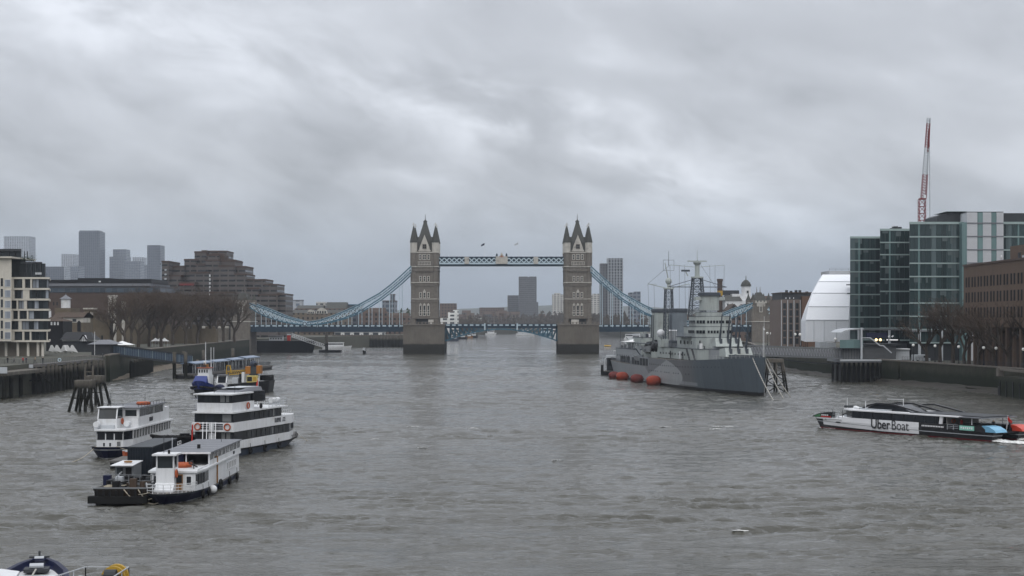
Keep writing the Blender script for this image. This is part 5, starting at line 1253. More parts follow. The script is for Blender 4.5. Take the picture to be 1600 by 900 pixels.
def far_jetty():
    r = thing('dark_jetty', 'black piled jetty wall on the north bank beyond the bridge', 'jetty', (WX(580, 1085), 1085, 0))
    b = MB(r); b.m(TIMBER).box(WX(519, 1085), WX(640, 1085), 1085, 1092, -2, WZ(523.5, 1085)); b.build('deck', r)
    for k in range(24):
        px = 520+k*5; b = MB(r); b.m(TIMBER).tube((WX(px, 1084), 1084.6, -2), (WX(px, 1084), 1084.6, WZ(522.5+(k % 3)*.6, 1084)), .5, n=6); b.build('pile', r)
far_jetty()
# ---------------------------------------------------------------- glass offices on the south bank
SPAND = mat('pale_green_spandrel', (0.27, 0.34, 0.33), 0.35, 0.08, 0.5)
GOFF = glass('office_glass', (0.030, 0.048, 0.050), 0.07, 0.55, (1.5, 60.0), light=((0.09, 0.12, 0.125), 0.10))
GGRN = glass('green_office_glass', (0.13, 0.20, 0.20), 0.15, 0.2, (2.2, 60.0))
MULL = mat('dark_green_mullion', (0.035, 0.055, 0.058), 0.4, 0.1)
RGB_ = random.Random(77)
def glass_offices():
    r = thing('glass_office_building', 'green glass office building in three steps with pale floor edges and white ribbed panels', 'office building', (WX(1420, 480), 480, 6))
    def blk(px0, px1, Y, top, pitch, nfl, col_px, depth=70):
        x0, x1 = WX(px0, Y), WX(px1, Y); poly = radial(px0, px1, Y, depth, 1.0, 30.0)
        z = WZ(top, Y); ph = pitch*Y/FPX
        core = MB(r); core.m(DSTEEL).prism([(p[0]+(.6 if i in (0, 3) else -.6), p[1]+(.6 if i < 2 else -.6)) for i, p in enumerate(poly)], 6, z-.5); cr = core.build('core', r)
        lip = MB(r); lip.m(SPAND).prism([(poly[0][0]-.2, poly[0][1]-.3), (poly[1][0], poly[1][1]-.3), poly[2], (poly[3][0]-.2, poly[3][1])], z-.45, z+.25); lip.build('roof_edge', cr)
        for k in range(nfl):
            zt = z-.45-k*ph; zb = zt-ph
            if zb < 7: break
            f = MB(r); f.m(GOFF).prism(poly, zb+.42, zt-.003); fl = f.build('storey_glazing', r)
            e = MB(r); e.m(SPAND).prism([(poly[0][0]-.12, poly[0][1]-.22), (poly[1][0], poly[1][1]-.22), poly[2], (poly[3][0]-.12, poly[3][1])], zb+.003, zb+.40)
            e.m(MULL)
            n = max(4, int((x1-x0)/1.55))
            for q in range(n+1):
                xx = x0+(x1-x0)*q/n; e.box(xx-.05, xx+.05, Y-.13, Y-.003, zb+.42, zt-.01)
            e.m(GGRN)
            for cp in col_px:
                e.box(WX(cp, Y), WX(cp+2.6, Y), Y-.10, Y-.002, zb+.42, zt-.01)
            e.build('floor_edge', fl)
            rg = RGB_
            bl = MB(r); bl.m(BLIND)
            for _ in range(rg.choice((1, 2, 3))):
                a = rg.uniform(px0+3, px1-8); w_ = rg.uniform(2, 9); h_ = rg.uniform(.2, .6)*(ph-.6)
                bl.box(WX(a, Y), WX(a+w_, Y), Y-.06, Y-.004, zt-.05-h_, zt-.05)
            split_build(bl, 'blind', fl)
        return z
    blk(1328.5, 1375, 570, 370.5, 17.7, 9, (1341,))
    blk(1375.3, 1421, 528, 358.5, 19.1, 9, (1389,))
    blk(1421.3, 1506, 482, 348, 20.7, 9, (1434.5,))
    # white ribbed stair core with green glass strips, and the wing right of it
    Y = 480.0
    for a, c, g in ((1501.5, 1509, GGRN), (1509.2, 1525.3, WHITE), (1525.5, 1533.8, GGRN), (1534, 1547, WHITE), (1547.2, 1555, GGRN), (1555.2, 1566, WHITE)):
        b = MB(r); top = 347.5 if a < 1505 else 332
        b.m(g if g is GGRN else PANEL).box(WX(a, Y), WX(c, Y), Y-1.2, Y+18, 6, WZ(top, Y))
        if g is WHITE:
            n = 7
            for q in range(n): xx = WX(a, Y)+(WX(c, Y)-WX(a, Y))*(q+.5)/n; b.box(xx-.08, xx+.08, Y-1.32, Y-1.203, 6, WZ(top, Y)-.3)
        b.build('panel_strip' if g is WHITE else 'glass_strip', r)
    b = MB(r); b.m(ROOFG)
    for k in range(5): z = WZ(349+k*20.7, Y); b.box(WX(1509, Y), WX(1566, Y), Y-1.4, Y-1.33, z-.16, z+.16)
    b.m(DSTEEL).box(WX(1509, Y)-.1, WX(1566.3, Y), Y-1.3, Y+18.2, WZ(332, Y)+.01, WZ(331.2, Y)); split_build(b, 'panel_joint', r)
    blk(1566.3, 1720, 481, 348, 20.7, 9, (1590,))
    b = MB(r); b.m(DSTEEL); pl = [(1463.5, 338.5), (1470, 335), (1484, 331.5), (1508.8, 331), (1508.8, 346.5), (1463.5, 346.5)]
    b.loft([[(WX(p, 486), 486, WZ(q, 486)) for p, q in pl], [(WX(p, 486), 500, WZ(q, 486)) for p, q in pl]]); b.m(SPAND).box(WX(1478, 486), WX(1509, 486), 485, 500, WZ(331, 486)+.02, WZ(330.4, 486)); b.build('plant_room', r)
    b = MB(r); b.m(DSTEEL).box(WX(1566.5, 484), WX(1720, 484), 484, 500, WZ(347, 484), WZ(333, 484)); b.build('plant_room', r)
    b = MB(r); b.m(DSTEEL); Yp = 540
    for a, c, t_, bo in ((1393, 1408, 356, 358.2), (1397, 1403, 353.5, 356), (1404, 1409, 354.5, 358), (1390, 1396, 357, 358.2)): b.box(WX(a, Yp), WX(c, Yp), Yp, Yp+3, WZ(bo+4, Yp), WZ(t_, Yp))
    split_build(b, 'roof_plant', r)
    # ground-floor band and columns
    b = MB(r); b.m(STEEL)
    for px0, px1, Y_, py in ((1328.5, 1375, 569.3, 514.5), (1375.3, 1421, 527.3, 514.5), (1421.3, 1504, 481.3, 516.5)): b.box(WX(px0, Y_), WX(px1, Y_), Y_, Y_+.45, WZ(py+1.6, Y_), WZ(py-1.2, Y_))
    split_build(b, 'ground_floor_band', r)
    for px, Y_ in ((1435.5, 481), (1389, 527), (1341, 569), (1470, 481)):
        b = MB(r); b.m(LGREY).tube((WX(px, Y_), Y_-.9, 6), (WX(px, Y_), Y_-.9, WZ(516, Y_)), .42, n=10); b.build('column', r, smooth=40)
BLIND = mat('office_blind', (0.085, 0.11, 0.112), 0.6, 0.1)
PANEL = mat('white_ribbed_panel', (0.52, 0.53, 0.55), 0.5, 0.04)
glass_offices()
# ---------------------------------------------------------------- red luffing crane behind the offices
def crane():
    Y = 640; c = WX(1447, Y); r = thing('tower_crane', 'red and white luffing tower crane behind the glass offices', 'crane', (WX(1446, Y), Y, 6))
    CR = mat('crane_red', (0.17, 0.016, 0.018), 0.5, 0.12); 
    def lattice(b, p, q, w0, w1, n, m1, m2=None, rr=.11):
        p, q = Vector(p), Vector(q); d = (q-p).normalized(); a = d.cross(Vector((0, 1, 0))).normalized(); e = a.cross(d)
        cs = lambda t_: [p.lerp(q, t_)+a*s*(w0+(w1-w0)*t_)/2+e*u*(w0+(w1-w0)*t_)/2 for s, u in ((-1,-1),(1,-1),(1,1),(-1,1))]
        for k in range(n):
            b.m(m1 if m2 is None or k < n*0.28 or n*0.60 < k < n*0.92 else m2)
            A, B = cs(k/n), cs((k+1)/n)
            for i in range(4):
                b.beam(A[i], B[i], rr*2); b.beam(A[i], A[(i+1) % 4], rr*1.3); b.beam(A[i], B[(i+1) % 4], rr*1.3)
    z0 = WZ(345, Y)
    b = MB(r); lattice(b, (WX(1440.5, Y), Y, 6), (WX(1440.5, Y), Y, WZ(312, Y)), 2.4, 2.4, 22, CR, None, .12); b.build('mast', r)
    b = MB(r); b.m(CR).box(WX(1436, Y), WX(1446, Y), Y-1.3, Y+1.3, WZ(312, Y)+.01, WZ(310, Y)); b.m(WHITE).box(WX(1442, Y), WX(1445.5, Y), Y-1.5, Y+.8, WZ(310, Y)+.01, WZ(305, Y)); b.m(DSTEEL).box(WX(1446, Y), WX(1456, Y), Y-1, Y+1, WZ(345.5, Y), WZ(342, Y)); b.build('cab', r)
    b = MB(r); lattice(b, (WX(1443, Y), Y, WZ(310, Y)), (WX(1451.2, Y), Y, WZ(184, Y)), 1.9, 1.1, 30, CR, LGREY, .085); b.m(CR).loft([[(WX(a, Y), q, WZ(z, Y)) for a, z in ((1448.6, 238), (1450.6, 238), (1452.6, 202), (1450.8, 202))] for q in (Y-.5, Y+.5)]); b.build('jib', r)
    b = MB(r); b.m(DSTEEL).beam((WX(1452.3, Y), Y, WZ(186, Y)), (WX(1453, Y), Y, WZ(345, Y)), .12); b.build('hoist_rope', r)
crane()
# ---------------------------------------------------------------- white wrapped egg-shaped building
def wrapped():
    Y = 640; r = thing('wrapped_building', 'tall curved building wrapped in bright white sheeting', 'building under wraps', (WX(1290, Y), Y, 6))
    SH = mat('white_scaffold_sheeting', (0.80, 0.82, 0.85), 0.45, 0.03, 0.15, streak=0.05)
    rows = [(534, 1258.8, 1326, 0), (500.4, 1258.8, 1326, 0), (500, 1259, 1326, 0), (479, 1263, 1327, 3), (458, 1269.5, 1328, 7.5), (440, 1279, 1330, 12.5), (429, 1286, 1331, 17)]
    b = MB(r); b.m(SH)
    rings = []
    for py, a, c, d in rows:
        y_ = Y+d; z = WZ(py, y_); x0, x1 = WX(a, y_), WX(c, y_)
        rings.append([(x0, y_, z), (x1, y_, z), (x1+2.5, y_+6, z), (x1+2.5, Y+44-d*.5, z), (x0+6, Y+44-d*.5, z), (x0+.5, y_+5, z)])
    b.loft(rings); w = b.build('sheeting', r)
    b = MB(r); b.m(mat('sheeting_seam', (.52, .54, .57), .6))
    for (py, a, c, d) in rows[2:6]: b.box(WX(a, Y+d)-.02, WX(c, Y+d), Y+d-.18, Y+d-.02, WZ(py, Y+d)-.10, WZ(py, Y+d)+.10)
    for px in (1271.5, 1287.5, 1306.5): b.box(WX(px, Y)-.08, WX(px, Y)+.08, Y-.2, Y-.01, WZ(533, Y), WZ(501, Y))
    b.build('seam', w)
    b = MB(r); b.m(mat('grey_cladding', (.36, .37, .38), .6)).box(WX(1296, Y+22), WX(1345, Y+22), Y+22, Y+40, WZ(440, Y), WZ(420.5, Y)); b.m(DSTEEL); rail(b, [(WX(1296, Y+22), Y+22, WZ(420.5, Y)), (WX(1345, Y+22), Y+22, WZ(420.5, Y))], 1.1, .04, 2, 2.2); b.build('roof_drum', r)
    b = MB(r); b.m(DSTEEL)
    for k in range(8): z = 8+k*3.4; b.box(WX(1327.5, Y)+.5, WX(1327.5, Y)+3.2, Y+7, Y+9, z, z+.4)
    split_build(b, 'scaffold', r)
    b = MB(r); b.m(LGREY).box(WX(1281, 628), WX(1292, 628), 628, 638, 6, 9.5); b.box(WX(1292.5, 627), WX(1306, 627), 627, 637, 6, 9.3); split_build(b, 'site_cabin', r)
wrapped()
# ---------------------------------------------------------------- brown brick building with slit windows
BRB = mat('warm_brown_brick', (0.120, 0.084, 0.062), 0.9, 0.16, 0.25, streak=0.08, grime=((0.072, 0.048, 0.036), 0.6))
SLIT = mat('slit_window_glass', (0.006, 0.006, 0.007), 0.8)
def slit_building():
    X0 = 122.0; r = thing('brick_building', 'brown brick building with rows of paired slit windows above a colonnade', 'office building', (X0, 400, 6))
    ya, yb = 318.0, 440.0; top = 32.4
    zb = 18-8/FPX*440     # underside of the brick storeys
    b = MB(r); b.m(BRB).box(X0, X0+40, ya, yb, 16.2, top); w = b.build('wall', r)
    b = MB(r); b.m(mat('brick_cap', (0.085, 0.06, 0.05), .85)).box(X0-.25, X0+40, ya, yb+.25, top+.003, top+.5); b.build('coping', w)
    b = MB(r); b.m(BRB).box(X0+8, X0+40, ya, yb-15, top+.5, 37.2); b.m(DSTEEL).box(X0+7.85, X0+7.99, 408, 408.6, 33, 36.5); b.build('upper_storey', r)
    b = MB(r); b.m(BRICKD).box(X0+3.2, X0+38, ya, yb-.5, 5.9, 16.196); b.build('ground_floor', r)
    colm = MB(); colm.m(BRB).box(-.4, .4, -.45, .45, 0, 10.2); cm = colm.mesh('column')
    n = 21; pitch = (yb-ya-4)/n
    wm = win_mesh(1.15, 2.7, None, SLIT, fw=.06)
    for k in range(n):
        yc = yb-3.5-k*pitch
        inst('column', cm, r, (.5, yc-400, 0), 0)
        for row in range(3):
            z = 18.4+row*4.05
            for q in (-1.75, .75):
                inst('window', wm, r, (-.02, yc+q-400+.6, z-6+.2), R(-90))
    b = MB(r); b.m(DSTEEL)
    b.box(X0+2.5, X0+3.0, 400, 401, top+.5, top+2.2); b.build('roof_vent', r)
    b = MB(r); b.m(WHITE).ball((X0+3, 416, top+1.6), .55, 8, 6, sx=.4); b.build('satellite_dish', r); b = MB(r); b.m(LGREY).box(X0+2, X0+6, 386, 396, top+.5, top+1.3); b.build('roof_vent', r)
slit_building()
# ---------------------------------------------------------------- riverside walk: lamps, trees, railings, vans
LAMPG = mat('lamp_globe', (0.75, 0.75, 0.72), 0.35, 0.02, emit=((1, .97, .9), 0.06))
def lamp_meshes(h, gr=.4):
    b = MB(); b.m(BLACK).lathe((0, 0, 0), [(.28, 0), (.28, .5), (.13, .7), (.10, h-.75), (.2, h-.7), (.22, h-.55), (.05, h-.5)], 8); p = b.mesh('post', 40)
    b = MB(); b.m(LAMPG).ball((0, 0, h-.18), gr, 10, 6); b.m(BLACK).lathe((0, 0, 0), [(.2, h+.16), (.05, h+.3)], 8); return p, b.mesh('globe', 40)
LM = {}
def street_lamp(label, x, y, z, h=4.9, group=None, gr=.40):
    h = round(h, 2)
    if (h, gr) not in LM: LM[(h, gr)] = lamp_meshes(h, gr)
    r = thing('street_lamp', label, 'street lamp', (x, y, z), 0, group)
    for nm, me in zip(('post', 'globe'), LM[(h, gr)]):
        o = bpy.data.objects.new(nm, me); COL.objects.link(o); o.parent = r
def wall_x(y):
    pts = [(121.5, 300), (121, 388), (110, 458), (101, 520), (98, 575), (104, 680), (118, 800)]
    for (xa, ya), (xb, yb_) in zip(pts, pts[1:]):
        if ya <= y <= yb_: return xa+(xb-xa)*(y-ya)/(yb_-ya)
    return 118
GLP = 'globe lamps on the south river wall'
for lab, px in (('globe street lamp on the river wall nearest the piled pavilion', 1427), ('globe street lamp on the wall before the column of the glass offices', 1461), ('globe street lamp on the wall at the corner of the brown brick building', 1498), ('globe street lamp on the wall left one of a close pair', 1537), ('globe street lamp on the wall right one of a close pair', 1556.5), ('globe street lamp on the wall cut by the frame edge', 1599)):
    y = 388.0
    for _ in range(60): y = min(max((wall_x(y)+.9)*FPX/(px-CX), 310), 790)
    street_lamp(lab, wall_x(y)+.9, y, 6.3, 4.9, GLP)
LQ = [1199, 1205, 1207.8, 1211.5, 1215, 1220, 1225, 1229.5, 1233.5, 1238, 1242.5, 1250, 1256, 1259, 1262, 1275.5, 1291.5, 1305.5]
for k, px in enumerate(LQ):
    Y = (765-k*3 if k < 12 else 700-(k-12)*12); street_lamp('small globe lamp in the long row on the quay behind the gangway to the warship', WX(px, Y), Y, 6.0, (5.6 if k < 15 else 5.2)*Y/720, 'small globe lamps behind the gangway', .62)
b = MB(); b.m(DSTEEL); rail(b, [(121.3, 330, 6.65), (120.6, 388, 6.65), (109.7, 458, 6.65)], 1.1, .03, 3, 2.0); o = b.build('railing'); tag(o, 'dark railing along the weedy south river wall', 'railing')
KB = [(21, 17.0, TWIGD, .36, 1.0), (22, 17.0, TWIGD, .36, 1.1)]
GR = 'bare trees on the south river walk'
for k, (px, Y, s) in enumerate([(1448, 462, .95), (1469, 455, 1.05), (1489, 450, 1.1), (1507, 436, .95), (1529, 421, .95), (1552, 410, .95), (1577, 399, 1.0), (1599, 390, 1.0)]):
    lab = ['bare dark tree before the glass offices nearest the pavilion', 'bare dark tree before the middle of the glass offices', 'tall bare dark tree at the right end of the glass offices', 'bare dark tree at the corner of the brown brick building', 'bare dark tree before the first brick columns', 'bare dark tree before the middle brick columns', 'bare dark tree before the right brick columns', 'bare dark tree at the right edge of the frame'][k]
    tree('bare_tree', lab, (WX(px, Y), Y, 6.0), k*2.1, KB[k % 2], s*1.08, GR)
# low planting and parked vehicles behind the wall read as dark clumps
def van(label, x, y, z, rz, body, group):
    r = thing('parked_van', label, 'van', (x, y, z), rz, group); b = MB(); b.m(body).loft([[(q, -.95, .35), (q, .95, .35), (q, .95, t_), (q, .8, t_+.25 if t_ > 1.2 else t_+.1), (q, -.8, t_+.25 if t_ > 1.2 else t_+.1), (q, -.95, t_)] for q, t_ in ((-2.5, 1.9), (1.2, 1.9), (1.7, 1.15), (2.5, .95))]); b.build('body', r)
    for sy in (-.96, .86): 
        b = MB(); b.m(GLASS).box(.3, 1.2, sy, sy+.1, 1.2, 1.8); b.build('window', r)
        for q in (-1.6, 1.6):
            b = MB(); b.m(RUBBER).tube((q, sy, .33), (q, sy+.12, .33), .33, n=10); b.build('wheel', r)
van('silver van parked behind the river wall by the glass office column', 117, 466, 6.0, .3, LGREY, 'vans behind the south wall')
van('white van parked beside the piled pavilion', 108, 486, 6.0, .2, WHITE, 'vans behind the south wall')
# ---------------------------------------------------------------- piled pavilion and the gangway to the warship
def pavilion():
    r = thing('pier_pavilion', 'grey pier pavilion with curved roof and steps on a dark piled platform', 'pavilion', (104, 474, 6))
    x0, x1, y0, y1 = WX(1313, 472), WX(1408, 472), 472.0, 492.0
    b = MB(r); b.m(STEEL).box(x0, x1, y0, y1, 5.7, 6.5); b.m(LGREY).box(x0-.1, x1+.1, y0-.25, y0-.02, 6.1, 6.6); b.build('platform', r)
    pm = MB(); pm.m(TIMBER).lathe((0, 0, 0), [(.36, -3), (.36, 5.7)], 8); pme = pm.mesh('pile', 40)
    for k in range(13):
        for j in range(3): inst('pile', pme, r, (x0+.6+(x1-x0-1.2)*k/12-104, y0+.4+j*7-474, -6))
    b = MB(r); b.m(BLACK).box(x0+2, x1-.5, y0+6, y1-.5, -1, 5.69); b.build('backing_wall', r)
    b = MB(r); b.m(mat('pavilion_cladding', (.12, .125, .13), .5, .1)).box(WX(1316, 476), WX(1345, 476), 476, 489, 6.504, 9.7); b.m(DSTEEL)
    for k in range(7): xx = WX(1317.5+k*4.3, 476); b.box(xx-.06, xx+.06, 475.9, 475.99, 6.6, 9.6)
    b.m(mat('grey_hall_cladding', (.085, .088, .092), .6, .1)).box(WX(1346, 477), WX(1400, 477), 477, 490, 6.504, 10.6); w = b.build('hall', r)
    b = MB(r); b.m(GGRN).box(WX(1312, 475), WX(1348, 475), 474.6, 474.8, 9.8, 12.2); b.m(DSTEEL).box(WX(1311, 475), WX(1349, 475), 474.4, 490, 9.72, 9.79); b.build('balcony_glass', r)
    b = MB(r); b.m(LGREY); prof = [(1312, 519.5), (1318, 516), (1326, 514), (1336, 513), (1347, 513.2), (1347, 514.6), (1336, 514.6), (1326, 515.8), (1318, 518)]
    b.loft([[(WX(p, 476), q, WZ(z, 476)) for p, z in prof] for q in (474, 490)]); b.build('curved_roof', r)
    b = MB(r); b.m(LGREY).box(WX(1344.5, 474), WX(1347, 474), 473.4, 474.4, 6.51, WZ(512, 474)); split_build(b, 'post', r)
    b = MB(r); b.m(mat('navy_sign_board', (.010, .013, .035), .5)).box(WX(1353, 476), WX(1386, 476), 475.6, 475.9, WZ(527.5, 476), WZ(520, 476)); b.m(DSTEEL).box(WX(1352, 476), WX(1410, 476), 476.2, 488, 10.61, 11.0)
    b.build('sign_board', r)
    b = MB(r); b.m(LGREY); b.beam((WX(1348, 474), 474.8, WZ(528, 474)), (WX(1361, 474), 474.8, WZ(528, 474)), .25); b.beam((WX(1361, 474), 474.8, WZ(528, 474)), (WX(1376, 474), 474.8, WZ(540, 474)), .3); b.beam((WX(1376, 474), 474.8, WZ(540, 474)), (WX(1381, 474), 474.8, WZ(540, 474)), .3); b.beam((WX(1381, 474), 474.8, WZ(540, 474)), (WX(1394, 474), 474.8, WZ(551.5, 474)), .3); b.build('stair_rail', r)
    b = MB(r); b.m(mat('warm_lamp', (.8, .6, .3), .5, emit=((1, .72, .35), 2.2)))
    for px in (1370.5, 1377): b.ball((WX(px, 474), 475.2, WZ(531, 474)), .38, 8, 5)
    split_build(b, 'lit_lamp', r)
    b = MB(r); b.m(BLACK).box(WX(1383, 475), WX(1406, 475), 475.0, 475.2, WZ(533, 475), WZ(529, 475)); b.m(mat('lit_white_strip', (.7, .7, .7), .5, emit=((1, 1, 1), .35)))
    for a, c in ((1385, 1388), (1389.5, 1403)): b.box(WX(a, 475), WX(c, 475), 474.93, 474.99, WZ(531.8, 475), WZ(530.3, 475))
    b.build('fascia_sign', r)
    b = MB(r); b.m(WHITE)
    for a, c in ((1388.5, 1391), (1394, 1396.5)): b.beam((WX(a, 475), 475.5, WZ(526.5, 475)), (WX(c, 475), 475.5, WZ(524.5, 475)), .35); 
    split_build(b, 'floodlight', r)
    b = MB(r); b.m(LGREY).box(WX(1400, 480), WX(1421, 480), 480, 484, 6.3, 9.3); b.m(WHITE).box(WX(1399, 480), WX(1421.5, 480), 479.5, 484.4, 9.304, 9.6); b.build('kiosk', r)
pavilion()
def ship_gangway():
    r = thing('access_gangway', 'long grey lattice footbridge from the piled pavilion to the warship', 'gangway', (80, 460, 6))
    A, B = Vector((WX(1312, 476), 476, 6.9)), Vector((WX(1163, 441), 441, 8.6)); b = MB(r); b.m(STEEL)
    for yo in (0, 2.4):
        o_ = Vector((0, yo, 0)); b.beam(A+o_, B+o_, .28, .4); b.beam(A+o_+Vector((0, 0, 2.6)), B+o_+Vector((0, 0, 2.6)), .26)
        n = 34
        for k in range(n):
            p, q = A.lerp(B, k/n)+o_, A.lerp(B, (k+1)/n)+o_; b.beam(p, p+Vector((0, 0, 2.6)), .16); b.beam(p, q+Vector((0, 0, 2.6)), .12)
    b.m(STEEL).beam(A+Vector((0, 1.2, -.15)), B+Vector((0, 1.2, -.15)), 2.6, .3); b.build('span', r)
    b = MB(r); b.m(mat('mesh_panel', (.30, .31, .33), .6, .1)).beam(A+Vector((0, 2.3, 1.2)), B+Vector((0, 2.3, 1.2)), .05, 1.9); b.build('mesh_panel', r)
    C, D = A+Vector((0, .2, -2.0)), A.lerp(B, .72)+Vector((0, .2, -.4)); b = MB(r); b.m(DSTEEL).path([A+Vector((0, .3, -1.6)), A.lerp(B, .25)+Vector((0, .3, -1.7)), A.lerp(B, .5)+Vector((0, .3, -1.3)), A.lerp(B, .72)+Vector((0, .3, -.3))], .3, .3); b.build('bottom_chord', r)
    for t_ in (.95,):
        p = A.lerp(B, t_); b = MB(r); b.m(TIMBER).tube((p.x, p.y+1.2, -3), (p.x, p.y+1.2, p.z-.4), .4, n=8); b.build('pile', r, smooth=40)
    b = MB(r); b.m(WHITE).tube((WX(1194, 446), 446, 8), (WX(1194, 446), 446, 19), .045, n=5); b.m(WHITE).ball((WX(1194, 446), 446, 15.4), .3, 6, 4); b.build('lamp_mast', r)
ship_gangway()
def bow_dolphin():
    c = Vector((WX(1211, 408), 408, 0)); r = thing('mooring_dolphin', 'black timber dolphin of crossed piles behind the warship bow', 'mooring dolphin', c); 
    for dx_ in (-2.2, .1, 2.3):
        for dy in (-2, 2): 
            b = MB(r); b.m(TIMBER).tube((c.x+dx_*.75, c.y+dy*.7, 7.6), (c.x+dx_*1.35, c.y+dy, -2), .24, n=7); b.build('leg', r, smooth=40)
    b = MB(r); b.m(TIMBER).box(c.x-1.9, c.x+1.9, c.y-1.8, c.y+1.8, 7.4, 8.3); b.build('head', r)
    b = MB(r); b.m(TIMBER)
    for z in (1.6, 4.4): b.beam((c.x-2.3, c.y-2.2, z), (c.x+2.4, c.y-2.2, z), .24); b.beam((c.x-2.2, c.y-2.1, z-1.6), (c.x+2.2, c.y-2.1, z+1.2), .2); b.beam((c.x+2.2, c.y-2.15, z-1.6), (c.x-2.2, c.y-2.15, z+1.2), .2)
    b.build('brace', r)
bow_dolphin()
# recess with concrete posts in the wall at the right edge, and its sheet piles
def stairs_recess():
    r = thing('river_stairs', 'weedy concrete river stairs head with two pale posts and dark sheet piles', 'river stairs', (119, 392, 0))
    b = MB(r); b.m(WALLG).box(116.0, 121.5, 330, 389, -2, 4.6); b.build('wall', r)
    b = MB(r); b.m(STONE)
    for y in (388.2, 360): b.box(115.6, 117.0, y-.8, y+.8, 4.61, 6.6)
    b.box(115.9, 116.8, 361, 387, 6.0, 6.5); split_build(b, 'post', r)
    b = MB(r); b.m(BLACK)
    for k in range(9): y = 387-k*5; b.box(115.85, 115.99, y-.25, y+.25, -1, 3.6)
    b.box(115.84, 115.99, 388.0-1.0, 388.4, -1, 2.2); split_build(b, 'sheet_pile', r)
    b = MB(r); b.m(TIMBER)
    for k in range(5): x = 116.3+k*1.3; b.tube((x, 389.1, -2), (x, 389.1, 4.0), .22, n=6)
    split_build(b, 'fender_pile', r)
stairs_recess()
# ---------------------------------------------------------------- museum warship moored bow towards the viewer
def warship():
    BOW, STERN = Vector((59.1, 381)), Vector((36.0, 552)); d = (BOW-STERN); Lh = d.length; c = (BOW+STERN)/2
    r = thing('warship', 'big grey camouflaged warship with two lattice masts, two funnels and gun turrets', 'warship', (c.x, c.y, 0), math.atan2(d.y, d.x))
    H = Lh/2                       # local: +x bow, +y port (away, right), -y starboard (the side seen); s = metres aft of the bow
    S = lambda s: H-s
    WG = mat('pale_warship_grey', (0.345, 0.375, 0.36), 0.6, 0.12, 0.45, streak=0.2, grime=((0.2, 0.2, 0.185), 0.6))
    WG2 = mat('mid_warship_grey', (0.25, 0.265, 0.275), 0.55, 0.1, 0.35, streak=0.14, grime=((0.16, 0.155, 0.15), 0.5))
    WD = mat('dark_warship_grey', (0.065, 0.075, 0.088), 0.55, 0.12, 0.4, streak=0.1)
    WDK = mat('warship_deck', (0.15, 0.135, 0.115), 0.8, 0.15, 0.5)
    DARKG = mat('deep_recess_grey', (0.03, 0.032, 0.035), 0.7)
    # camouflaged side: slate bow, light patch amidships, grey stern
    cm, t, bs = base_mat('camouflage_paint')
    oc = N(t, 'ShaderNodeTexCoord').outputs['Object']; sp = N(t, 'ShaderNodeSeparateXYZ'); L(t, oc, sp.inputs[0]); ox, oy, oz = sp.outputs
    nz = NOISE(t, oc, 0.12, 5.0, 0.6); w = MATH(t, 'MULTIPLY', MATH(t, 'SUBTRACT', nz, 0.5), 2.0)
    tip = MATH(t, 'SUBTRACT', S(47), MATH(t, 'MULTIPLY', MATH(t, 'POWER', MATH(t, 'ABSOLUTE', MATH(t, 'SUBTRACT', oz, 3.0)), 2.0), 0.85))
    light = MATH(t, 'MULTIPLY', MATH(t, 'LESS_THAN', MATH(t, 'ADD', ox, w), tip), MATH(t, 'GREATER_THAN', MATH(t, 'ADD', ox, MATH(t, 'MULTIPLY', oz, -5.0)), S(98)))
    aft = MATH(t, 'LESS_THAN', ox, MATH(t, 'ADD', S(78), MATH(t, 'MULTIPLY', oz, -2.4)))
    col = MIXC(t, SMOOTH(t, ox, S(42), S(34)), (0.094, 0.096, 0.101), (0.060, 0.078, 0.092))
    col = MIXC(t, MATH(t, 'LESS_THAN', ox, S(62)), col, (0.125, 0.13, 0.138))
    col = MIXC(t, light, col, (0.255, 0.265, 0.27))
    col = MIXC(t, MATH(t, 'MULTIPLY', aft, MATH(t, 'SUBTRACT', 1.0, light)), col, (0.205, 0.215, 0.225))
    st_ = MATH(t, 'MULTIPLY', MATH(t, 'LESS_THAN', MATH(t, 'ABSOLUTE', MATH(t, 'SUBTRACT', oz, 1.55)), 0.42), MATH(t, 'MULTIPLY', MATH(t, 'LESS_THAN', ox, S(36)), MATH(t, 'GREATER_THAN', ox, S(66))))
    col = MIXC(t, MATH(t, 'MULTIPLY', st_, 0.7), col, (0.22, 0.23, 0.235))
    mp = N(t, 'ShaderNodeMapping'); mp.inputs['Scale'].default_value = (1.6, 1.6, .14); L(t, oc, mp.inputs[0]); sk = NOISE(t, mp.outputs[0], 1.0, 5.0, .6)
    sc_ = N(t, 'ShaderNodeVectorMath', operation='SCALE'); L(t, col, sc_.inputs[0]); L(t, MATH(t, 'MULTIPLY_ADD', sk, .55, .72), sc_.inputs[3])
    rust = SMOOTH(t, NOISE(t, mp.outputs[0], 1.7, 6.0, .65), .66, .8, 0, .3); L(t, MIXC(t, rust, sc_.outputs[0], (.13, .075, .045)), bs.inputs['Base Color']); bs.inputs['Roughness'].default_value = .5
    BOOT = mat('black_boot_topping', (.012, .011, .011), .6)
    # hull
    SD = [(0, 0, .15, .12, 9.3), (4, 3, 1.5, .6, 9.1), (10, 9, 3.3, 1.7, 8.8), (20, 19, 5.6, 3.9, 8.35), (32, 31, 7.4, 6.2, 7.9), (46, 46, 8.6, 7.9, 7.5), (62, 62, 9.0, 8.7, 7.3), (85, 85, 9.0, 8.9, 7.2)]
    SA = [(85.01, 85.01, 9.0, 8.9, 4.7), (110, 110, 8.9, 8.6, 4.7), (135, 135, 8.1, 7.4, 4.8), (152, 151, 6.6, 5.4, 4.9), (165, 163, 4.4, 3.0, 5.0), (Lh, Lh-4, 2.0, .8, 5.0)]
    lv = [(0.0, BOOT), (0.10, BOOT), (0.32, cm), (0.62, cm), (0.80, cm), (1.0, cm)]
